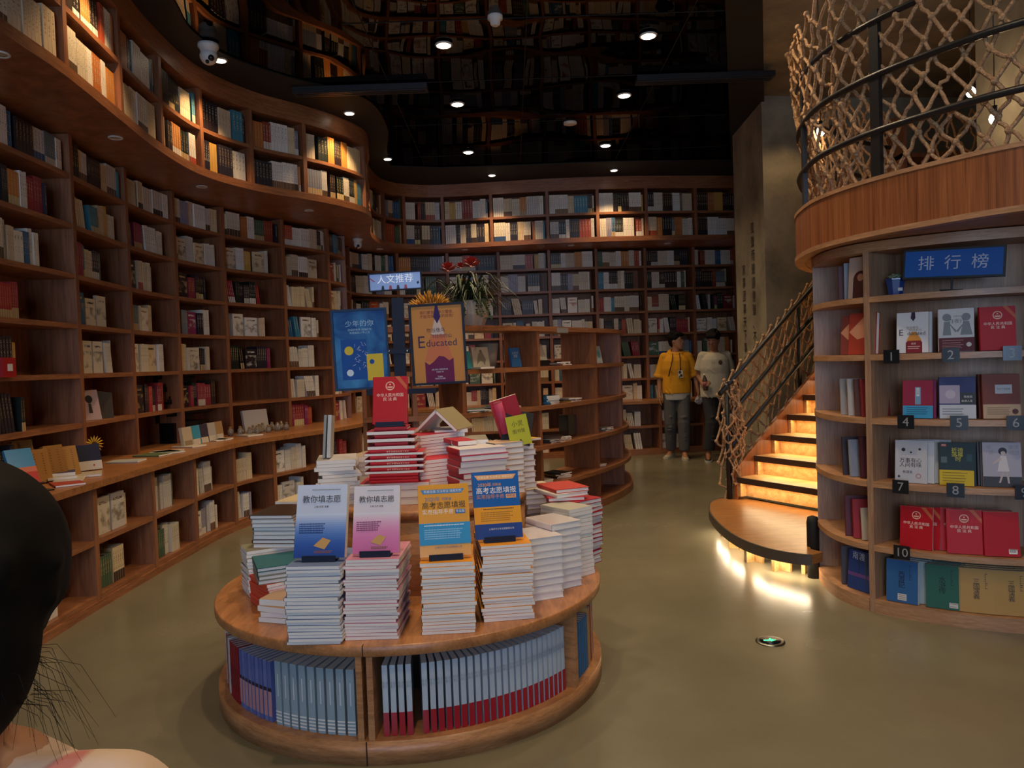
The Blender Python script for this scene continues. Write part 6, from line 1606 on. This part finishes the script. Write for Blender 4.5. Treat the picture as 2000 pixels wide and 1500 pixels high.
    bk(.3, .22, .03, '#b5aca4', -2.62, 7.72, CZ, (radians(-10), 0, radians(58)), 'large pale cushion-like album behind the glass jars')
    # boards for the brown-book display and raised shelf
counter_items()

# ================================================================== people
def voxel(mb, name, mat, size, smooth=4, parent=None, factor=.6):
    me = mb.data(name + '_tmp', mat); o = mk('tmp', me)
    r = o.modifiers.new('r', 'REMESH'); r.mode = 'VOXEL'; r.voxel_size = size; r.use_smooth_shade = True
    s = o.modifiers.new('s', 'SMOOTH'); s.factor = factor; s.iterations = smooth
    dg = bpy.context.evaluated_depsgraph_get()
    m2 = bpy.data.meshes.new_from_object(o.evaluated_get(dg)); bpy.data.objects.remove(o)
    m2.name = name; m2.materials.clear(); m2.materials.append(mat)
    return mk(name, m2, parent)
def cap(m, p, q, r1, r2, n=12, flat=1.0):
    p, q = Vector(p), Vector(q); m.tube([p, p.lerp(q, .5), q], [r1, (r1 + r2)/2, r2], n)
    m.sphere(p, r1, n, 8); m.sphere(q, r2, n, 8)
def loft(m, secs, n=20):
    """secs: (cx, cy, z, rx, ry)"""
    m.ring_strip([[(cx + rx*cos(2*pi*k/n), cy + ry*sin(2*pi*k/n), z) for k in range(n)] for cx, cy, z, rx, ry in secs], True)
def hand(m, wrist, d, palm_n, s=1.0, curl=.5, side=1):
    """palm and five fingers; d: direction the hand points, palm_n: palm facing"""
    w = Vector(wrist); d = Vector(d).normalized(); pn = Vector(palm_n).normalized(); lat = d.cross(pn).normalized() * side
    pc = w + d*.045*s
    m.mesh8([w + lat*.022*s - pn*.012*s, w - lat*.022*s - pn*.012*s, w - lat*.022*s + pn*.012*s, w + lat*.022*s + pn*.012*s,
             w + d*.088*s + lat*.038*s - pn*.012*s, w + d*.088*s - lat*.038*s - pn*.012*s, w + d*.088*s - lat*.038*s + pn*.011*s, w + d*.088*s + lat*.038*s + pn*.011*s])
    for k, ln in enumerate((.066, .078, .074, .058)):
        b = w + d*.086*s + lat*(.030 - .0205*k)*s
        c = curl; d1 = (d*cos(c*.5) + pn*sin(c*.5)).normalized(); d2 = (d*cos(c*1.2) + pn*sin(c*1.2)).normalized(); d3 = (d*cos(c*1.9) + pn*sin(c*1.9)).normalized()
        a1 = b + d1*ln*.45*s; a2 = a1 + d2*ln*.3*s; a3 = a2 + d3*ln*.25*s
        m.tube([b, a1, a2, a3], [.0092*s, .0088*s, .008*s, .0065*s], 8); m.sphere(a1, .009*s, 8, 6); m.sphere(a3, .0068*s, 8, 6)
    tb = w + d*.022*s + lat*.026*s; t1 = tb + (d*.7 + lat*.75 + pn*.3).normalized()*.036*s; t2 = t1 + (d + lat*.25 + pn*.4).normalized()*.030*s
    m.tube([tb, t1, t2], [.012*s, .0105*s, .008*s], 8); m.sphere(t2, .0082*s, 8, 6)

HAIR = plain('hair_black', '#0b0807', .75, spec=.15)
def figure(loc, rz, H, pose, look, label, hair='short', vox=.008):
    """built for 1.72 m, facing -y, then scaled. pose gives the joints"""
    k = H / 1.72
    root = empty('person', loc, rz); root.scale = (k, k, k)
    P = {a: Vector(b) for a, b in pose.items() if isinstance(b, tuple) and len(b) == 3}
    skin = plain('skin_' + look['skin'].strip('#'), look['skin'], .55)
    m = MB()
    px, py = P['pelvis'].x, P['pelvis'].y; cx, cy = P['chest'].x, P['chest'].y
    loft(m, [(px, py, P['pelvis'].z - .08, .13, .095), (px, py, P['pelvis'].z + .02, .155, .11), (px*.6 + cx*.4, py*.6 + cy*.4, P['pelvis'].z + .16, .13, .095), (cx, cy, P['chest'].z - .10, .15, .105),
             (cx, cy, P['chest'].z + .03, .17, .11), (cx, cy, P['chest'].z + .10, .15, .095), (cx, cy, P['chest'].z + .15, .08, .07)])
    cap(m, P['chest'] + Vector((0, 0, .12)), P['neck'], .062, .054); cap(m, P['neck'], P['head'] - Vector((0, 0, .04)), .054, .052)
    for s in ('r', 'l'):
        cap(m, P['sh_' + s], P['el_' + s], .047, .038); cap(m, P['el_' + s], P['wr_' + s], .038, .025)
        cap(m, P['chest'] + Vector((0, 0, .08)), P['sh_' + s], .052, .047)
        cap(m, P['hip_' + s], P['kn_' + s], .082, .055); cap(m, P['kn_' + s], P['an_' + s], .055, .037)
        a = P['an_' + s]; f = Vector(pose['toe_' + s]); cap(m, a, a + (f - a)*.5 + Vector((0, 0, -.02)), .038, .03)
        cap(m, a + (f - a)*.4 - Vector((0, 0, .02)), f, .034, .025)
        d = (P['wr_' + s] - P['el_' + s]).normalized()
        hand(m, P['wr_' + s], pose.get('hd_' + s, d), pose.get('pn_' + s, (1 if s == 'r' else -1, -.3, 0)), 1.0, pose.get('curl_' + s, .5), 1 if s == 'r' else -1)
    # head, turned and tilted
    Hm = Matrix.Translation(P['head']) @ Matrix.Rotation(pose.get('turn', 0), 4, 'Z') @ Matrix.Rotation(pose.get('nod', 0), 4, 'X')
    hd = MB()
    hd.ring_strip([[(rx*cos(2*pi*q/20), cy_ + ry*sin(2*pi*q/20), z) for q in range(20)] for z, rx, ry, cy_ in
                   ((-.118, .018, .02, -.055), (-.108, .035, .045, -.035), (-.085, .052, .068, -.015), (-.05, .064, .083, -.002), (-.01, .072, .092, .004), (.03, .075, .096, .006), (.065, .070, .090, .006), (.095, .052, .068, .006), (.113, .02, .03, .006))], True)
    hd.sphere((0, -.098, -.022), .013, 10, 8, 0, (.9, 1.2, 1.2)); hd.tube([(0, -.088, .012), (0, -.1, -.02)], [.008, .012], 8)      # nose
    hd.sphere((0, -.086, -.055), .017, 10, 6, 0, (1.4, .6, .4)); hd.sphere((0, -.083, -.066), .015, 10, 6, 0, (1.3, .6, .4))            # lips
    for s in (-1, 1): hd.sphere((s*.074, .008, -.008), .024, 10, 8, 0, (.35, .75, 1.2)); hd.sphere((s*.03, -.084, .020), .012, 8, 6, 0, (1.4, .4, .5))
    m_off = len(m.v)
    m.v += [tuple(Hm @ Vector(v)) for v in hd.v]; m.a += [None]*len(hd.v); m.f += [tuple(i + m_off for i in f) for f in hd.f]; m.mi += hd.mi; m.smooth += hd.smooth
    body = voxel(m, 'body', skin, vox, 3, root)
    def hp(mb, nm, mat): 
        mb.v = [tuple(Hm @ Vector(v)) for v in mb.v]; return mb.build(nm, mat, root)
    for s in (-1, 1):
        e = MB(); e.sphere((s*.03, -.0875, .004), .0095, 10, 8, 0, (1.3, .7, .7)); hp(e, 'eye', plain('eye_white', '#b9b0a6', .3))
        e = MB(); e.sphere((s*.03, -.0945, .004), .0048, 8, 6, 0, (1, .6, 1)); hp(e, 'iris', plain('iris_dark', '#1c1410', .2))
        e = MB(); e.tube([(s*.014, -.0955, .027), (s*.032, -.0945, .031), (s*.048, -.083, .026)], [.003, .0035, .002], 6); hp(e, 'eyebrow', HAIR)
    e = MB(); e.tube([(-.022, -.090, -.060), (0, -.0955, -.0605), (.022, -.090, -.060)], [.0022, .003, .0022], 6); hp(e, 'mouth', plain('lip_tone', '#7c4238', .5))
    # hair
    h = MB(); rnd = random.Random(3)
    if hair == 'short':
        h.sphere((0, .022, .045), .098, 18, 12, 0, (.90, 1.08, .92)); h.sphere((0, .05, .0), .075, 14, 10, 0, (1.0, .85, 1.2))
        for q in range(60):
            a = rnd.uniform(0, 2*pi); b = rnd.uniform(.1, 1.4); v = Vector((cos(a)*cos(b)*.088, .022 + sin(a)*cos(b)*.104, .045 + sin(b)*.09)); h.sphere(v, rnd.uniform(.012, .02), 6, 5)
        for q in range(9): x = -.055 + .0138*q; h.tube([(x, -.045, .10), (x*1.05, -.082, .078), (x*1.02, -.094, .052 + .008*abs(q - 4)/4)], [.02, .016, .007], 8)
    else:
        h.sphere((0, .022, .03), .116, 20, 14, 0, (.98, 1.1, 1.0)); h.sphere((0, .05, -.05), .10, 16, 12, 0, (1.08, .95, 1.25))
        for q in range(120):
            a = rnd.uniform(0, 2*pi); b = rnd.uniform(-.9, 1.4); v = Vector((cos(a)*cos(b)*.105, .03 + sin(a)*cos(b)*.115, .015 + sin(b)*.115)); h.sphere(v, rnd.uniform(.012, .022), 6, 5)
    h.v = [tuple(Hm @ Vector(v)) for v in h.v]
    voxel(h, 'hair', HAIR, vox*.9, 2 if hair == 'short' else 14, root)
    if hair != 'short':
        m = MB()
        for q in range(220):      # loose strands at the nape
            a = rnd.uniform(-.6, 3.7); p0 = Vector((cos(a)*.088, .03 + sin(a)*.08, -.08 + rnd.uniform(-.04, .03))); d = Vector((cos(a)*.7 + rnd.uniform(-.3, .9), sin(a)*.4, rnd.uniform(-.7, -.1))); ln = rnd.uniform(.03, .13)
            m.tube([p0, p0 + d*ln*.5 + Vector((0, 0, ln*.08)), p0 + d*ln*.9 + Vector((0, 0, -ln*.3))], [.0004, .0003, .00015], 3)
        m.v = [tuple(Hm @ Vector(v)) for v in m.v]; m.build('loose_hair_strands', HAIR, root)
    return root, P, Hm

def shirt(P, root, mat, hem, sleeve, puff=0.018, name='shirt', hood=False, vox=.009, neck=True):
    m = MB(); px, py = P['pelvis'].x, P['pelvis'].y; cx, cy = P['chest'].x, P['chest'].y
    loft(m, [(px, py, hem, .165 + puff, .12 + puff), (px, py, P['pelvis'].z + .06, .168 + puff, .122 + puff), ((px + cx)/2, (py + cy)/2, P['pelvis'].z + .2, .158 + puff, .113 + puff), (cx, cy, P['chest'].z - .06, .168 + puff, .118 + puff),
             (cx, cy, P['chest'].z + .05, .165 + puff*.8, .112 + puff*.8), (cx, cy, P['chest'].z + .10, .135 + puff*.8, .095 + puff*.6), (cx, cy, P['chest'].z + .148, .075 + puff*.4, .068)])
    for s in ('r', 'l'):
        e = P['sh_' + s].lerp(P['el_' + s], sleeve)
        cap(m, P['chest'] + Vector((0, 0, .078)), P['sh_' + s] + Vector((0, 0, .0)), .056 + puff*.3, .05 + puff*.4)
        d = (P['el_' + s] - P['sh_' + s]).normalized()
        m.tube([P['sh_' + s] - d*.02, P['sh_' + s].lerp(e, .5), e], [.05 + puff*.4, .05 + puff*.6, .052 + puff*.8], 16); m.sphere(P['sh_' + s], .05 + puff*.4, 14, 10)
        if hood: m.tube([e - d*.025, e + d*.012], [.058 + puff*.85, .058 + puff*.85], 16)
    if hood:
        rings = [[(cx + (.085 + .034*cos(b))*cos(a), cy + .025 + (.085 + .034*cos(b))*sin(a)*.95, P['chest'].z + .165 + .028*sin(b) + .028*sin(a)) for b in [2*pi*q/8 for q in range(8)]] for a in [2*pi*w_/24 for w_ in range(25)]]
        m.ring_strip(rings, True, 0, False)
        m.sphere((cx, cy + .115, P['chest'].z + .12), .075, 12, 8, 0, (1.1, .6, 1.0))
    # folds
    rnd = random.Random(5)
    for q in range(16):
        a = rnd.uniform(0, 2*pi); z = rnd.uniform(hem + .05, P['chest'].z); z2 = z + rnd.uniform(-.12, .12); rx, ry = .16 + puff, .112 + puff
        m.tube([(cx + rx*cos(a), cy + ry*sin(a), z), (cx + rx*cos(a + .25), cy + ry*sin(a + .25), (z + z2)/2), (cx + rx*cos(a + .5), cy + ry*sin(a + .5), z2)], [.004, .012, .004], 6)
    return voxel(m, name, mat, vox, 3, root)
def trousers(P, root, mat, hemz, wide=0.018, name='trousers', vox=.009):
    m = MB(); px, py = P['pelvis'].x, P['pelvis'].y
    loft(m, [(px, py, P['pelvis'].z - .10, .12, .10), (px, py, P['pelvis'].z - .03, .165, .125), (px, py, P['pelvis'].z + .07, .160, .118)])
    for s in ('r', 'l'):
        t = max(0, min(1, (P['kn_' + s].z - hemz) / (P['kn_' + s].z - P['an_' + s].z))); e = P['kn_' + s].lerp(P['an_' + s], t)
        cap(m, P['hip_' + s], P['kn_' + s], .078 + wide, .060 + wide); m.tube([P['kn_' + s], P['kn_' + s].lerp(e, .5), e], [.064 + wide, .058 + wide, .05 + wide], 14)
        rnd = random.Random(9)
        for q in range(7):
            c = P['kn_' + s] + Vector((0, 0, rnd.uniform(-.25, .1))); m.tube([c + Vector((-.06, -.04, 0)), c + Vector((0, -.085, .012)), c + Vector((.06, -.04, -.01))], [.003, .011, .003], 6)
    return voxel(m, name, mat, vox, 3, root)
def shoes(P, pose, root, upper, sole, turn={'r': 0, 'l': 0}):
    for s in ('r', 'l'):
        a = P['an_' + s]; f = Vector(pose['toe_' + s]); d = (f - a); d.z = 0; d.normalize(); g = min(a.z - .085, f.z - .03)
        sd = Vector((-d.y, d.x, 0)); rings = []; prof = ((-.075, .030), (-.05, .038), (.02, .040), (.09, .047), (.15, .046), (.19, .032), (.205, .012))
        o = a + Vector((0, 0, 0)); lift = f.z - .03 - g
        def pt(t): return Vector((o.x, o.y, g + max(0, lift)*max(0, t)/.2)) + d*t
        m = MB(); m.ring_strip([[tuple(pt(t) - sd*w + Vector((0, 0, 0))), tuple(pt(t) + sd*w), tuple(pt(t) + sd*w + Vector((0, 0, .024))), tuple(pt(t) - sd*w + Vector((0, 0, .024)))] for t, w in prof], True, 0, True, False)
        sh = m.build('shoe', sole, root)
        m = MB()
        tops = ((-.072, .026, .085), (-.05, .034, .10), (.01, .036, .098), (.07, .040, .07), (.13, .042, .052), (.18, .03, .042), (.197, .012, .032))
        m.ring_strip([[tuple(pt(t) + sd*w*cos(b) + Vector((0, 0, .022 + (h_ - .022)*max(0, sin(b))))) for b in [pi*q/8 for q in range(9)]] for t, w, h_ in tops], True, 0, True, True)
        m.build('shoe_upper', upper, sh)
        m = MB()
        for q in range(4):
            c = pt(.045 + .02*q) + Vector((0, 0, .078 - .009*q)); m.tube([c - sd*.018, c + Vector((0, 0, .006)), c + sd*.018], .0025, 5)
        m.build('laces', WHITEP, sh)

def people():
    # the one in the yellow hoodie, walking towards us, head turned
    pose = dict(pelvis=(0, 0, .94), chest=(0, -.01, 1.28), neck=(0, -.005, 1.46), head=(.01, -.015, 1.60),
                sh_r=(-.158, 0, 1.385), el_r=(-.225, .02, 1.115), wr_r=(-.235, -.03, .875), sh_l=(.158, 0, 1.385), el_l=(.25, .03, 1.13), wr_l=(.28, -.03, .90),
                hip_r=(-.09, 0, .90), kn_r=(-.10, -.03, .50), an_r=(-.095, .06, .095), toe_r=(-.16, -.06, .03), hip_l=(.085, 0, .90), kn_l=(.075, -.12, .50), an_l=(.07, -.13, .095), toe_l=(.07, -.29, .03),
                turn=radians(62), nod=radians(-4), pn_r=(1, 0, 0), pn_l=(-1, 0, 0), curl_r=.45, curl_l=.9)
    loc = (2.22, 10.22, 0)
    root, P, Hm = figure(loc, radians(-8), 1.70, pose, dict(skin='#a06f50'), '')
    YEL = plain('yellow_sweatshirt', '#c98a0c', .85, noise=.08, nscale=30)
    m = MB(); loft(m, [(0, 0, .795, .183, .138), (0, 0, .88, .185, .14), (0, 0, .97, .17, .125)]); voxel(m, 'white_undershirt', plain('white_tee', '#a9a7a0', .85), .009, 3, root)
    hoodie = shirt(P, root, YEL, .885, 1.0, .030, 'yellow_hoodie', hood=True)
    m = MB()
    for x0, x1, z1 in ((-.05, -.115, 1.12), (.04, .045, 1.20)): m.tube([(x0, -.115, 1.43), (x0*1.1, -.152, 1.36), ((x0 + x1)/2, -.166, 1.25), (x1, -.166, z1)], [.006, .006, .0065, .008], 8)
    m.build('dark_drawstring', plain('dark_cord', '#2c1a20', .7), hoodie)
    m = MB(); m.box(.010, .075, -.171, -.168, 1.10, 1.20); m.build('pale_print', plain('print_pale_grey', '#b0aa98', .8), hoodie)
    m = MB(); m.sphere((.035, -.1715, 1.175), .016, 8, 6, 0, (1, .12, 1.3)); m.sphere((.052, -.1715, 1.13), .018, 8, 6, 0, (1, .12, 1)); m.sphere((.03, -.1715, 1.112), .009, 8, 6, 0, (1, .12, 1)); m.build('dark_print', plain('print_dark', '#2c2a28', .8), hoodie)
    trousers(P, root, plain('grey_jeans', '#4c4b4c', .9, noise=.2, nscale=12), .115, .02)
    shoes(P, pose, root, plain('cream_canvas', '#a89f88', .8), plain('cream_rubber', '#b9b29c', .6))
    e = MB()
    for s in (-1, 1):
        pts = [(s*.03 + .021*cos(a), -.104, .004 + .016*sin(a)) for a in [2*pi*q/14 for q in range(15)]]; e.tube(pts, .0016, 5, cap=False); e.tube([(s*.051, -.102, .006), (s*.076, -.03, .008), (s*.078, .01, .0)], .0015, 5)
    e.tube([(-.009, -.105, .006), (.009, -.105, .006)], .0016, 5); e.v = [tuple(Hm @ Vector(v)) for v in e.v]; e.build('glasses', plain('thin_glasses', '#3a3434', .3), root)
    tag(root, 'person in a yellow hoodie and grey jeans walking with head turned aside', 'person')
    # crumpled white bag in the left hand
    m = MB(); rnd = random.Random(2)
    rings = []
    for k, (z, r) in enumerate(((0, .012), (-.03, .035), (-.07, .055), (-.10, .05), (-.13, .02))): rings.append([(r*cos(2*pi*q/10)*(1 + rnd.uniform(-.2, .2)), r*.6*sin(2*pi*q/10)*(1 + rnd.uniform(-.2, .2)), z) for q in range(10)])
    m.ring_strip(rings, True, 0, True, False)
    R = root.location; hx_ = Matrix.Translation(R) @ Matrix.Rotation(radians(-8), 4, 'Z') @ Vector((.285*.99, -.05, .86*.99)); o = m.build('crumpled_paper_bag', plain('white_paper_bag', '#a8a8ac', .7), loc=hx_)
    tag(o, 'crumpled white paper bag held by the person in yellow', 'bag')
    # the one in the white T-shirt, looking down
    pose = dict(pelvis=(0, 0, .945), chest=(-.005, -.01, 1.28), neck=(-.01, -.02, 1.455), head=(-.02, -.05, 1.585),
                sh_r=(-.155, 0, 1.38), el_r=(-.205, .05, 1.12), wr_r=(-.17, -.12, .98), sh_l=(.155, 0, 1.38), el_l=(.215, .06, 1.12), wr_l=(.225, .0, .875),
                hip_r=(-.085, 0, .90), kn_r=(-.075, -.10, .51), an_r=(-.13, -.09, .095), toe_r=(-.16, -.25, .03), hip_l=(.09, 0, .90), kn_l=(.13, .03, .52), an_l=(.20, .20, .12), toe_l=(.21, .05, .03),
                turn=radians(-28), nod=radians(18), pn_r=(1, -.2, 0), hd_r=(.1, -.7, .3), curl_r=1.1, pn_l=(-1, 0, 0), curl_l=.5)
    root, P, Hm = figure((2.66, 9.92, 0), radians(-4), 1.70, pose, dict(skin='#8f6148'), '')
    tee = shirt(P, root, plain('off_white_tee', '#b7b09c', .85, noise=.05, nscale=30), .835, .72, .032, 'white_t_shirt')
    m = MB(); m.sphere((.045, -.155, 1.29), .026, 10, 8, 0, (1, .15, 1.15)); m.build('dark_print', plain('print_brown', '#4a2e24', .8), tee)
    m = MB(); 
    for q in range(3): m.sphere((.028 + .017*q, -.158, 1.325), .006, 8, 6, 0, (1, .3, 1))
    m.build('pale_print', plain('print_pale_grey', '#b0aa98', .8), tee)
    text(tee, 'TSU', .042, (-.035, -.152, 1.285), (pi/2, 0, 0), plain('print_faded', '#8f8670', .8), name='faded_lettering')
    trousers(P, root, plain('dark_sweatpants', '#26262c', .9, noise=.2, nscale=12), .14, .024)
    shoes(P, pose, root, plain('black_canvas', '#17171a', .8), plain('white_rubber', '#b5b3ac', .6))
    tag(root, 'person in a white T-shirt and dark trousers looking down, beside the stair net', 'person')
    Rm = Matrix.Translation((2.66, 9.92, 0)) @ Matrix.Rotation(radians(-4), 4, 'Z'); q = Rm @ (Vector((-.165, -.19, 1.02)) * (1.70/1.72))
    m = MB(); m.lathe([(.031, -.085), (.033, -.07), (.033, .04), (.026, .07), (.012, .10), (.012, .115)], n=16)
    o = m.build('drink_bottle', plain('bottle_plastic', '#6c5a50', .12), loc=q, rot=(radians(8), radians(-6), 0)); o.data.materials[0].node_tree.nodes['Principled BSDF'].inputs['Transmission Weight'].default_value = .5
    m = MB(); m.lathe([(.0335, -.03), (.0335, .03)], n=16); m.build('bottle_label', plain('bottle_label_pink', '#9c5a58', .5), o)
    m = MB(); m.lathe([(.0135, .112), (.0135, .128)], n=12); m.build('bottle_cap', WHITEP, o); tag(o, 'plastic drink bottle held by the person in the white T-shirt', 'bottle')
    # the child right in front, cut by the frame
    pose = dict(pelvis=(0, 0, .93), chest=(0, 0, 1.27), neck=(0, .01, 1.44), head=(0, -.01, 1.59),
                sh_r=(-.185, 0, 1.37), el_r=(-.24, .02, 1.12), wr_r=(-.23, -.10, .90), sh_l=(.185, 0, 1.37), el_l=(.24, .02, 1.12), wr_l=(.23, -.10, .90),
                hip_r=(-.09, 0, .90), kn_r=(-.09, -.02, .50), an_r=(-.09, 0, .095), toe_r=(-.10, -.17, .03), hip_l=(.09, 0, .90), kn_l=(.09, -.02, .50), an_l=(.09, 0, .095), toe_l=(.10, -.17, .03), turn=radians(14), nod=radians(8))
    root, P, Hm = figure((-.455, .60, 0), radians(168), 1.31, pose, dict(skin='#a87858'), '', hair='bob', vox=.008)
    mt = shirt(P, root, plain('pale_pink_cotton', '#c3a596', .85), .78, .6, .03, 'pale_patterned_top', vox=.01)
    m_ = MATS['pale_pink_cotton']; nt = m_.node_tree; b = nt.nodes['Principled BSDF']
    tc = N(nt, 'ShaderNodeTexCoord'); n = N(nt, 'ShaderNodeTexNoise', Scale=9.0, Detail=1.0); L(nt, tc.outputs['Object'], n.inputs['Vector'])
    cr = N(nt, 'ShaderNodeValToRGB'); cr.color_ramp.elements[0].position = .56; cr.color_ramp.elements[0].color = hx('#c9b09e'); cr.color_ramp.elements[1].position = .62; cr.color_ramp.elements[1].color = hx('#b5716c')
    L(nt, n.outputs['Fac'], cr.inputs[0]); L(nt, cr.outputs[0], b.inputs['Base Color'])
    trousers(P, root, plain('blue_shorts', '#3c4a6c', .9), .35, .02)
    shoes(P, pose, root, plain('pink_canvas', '#a87078', .8), plain('white_rubber', '#b5b3ac', .6))
    tag(root, 'dark-haired person in a pale pink patterned top, cut off at the near left', 'person')
people()
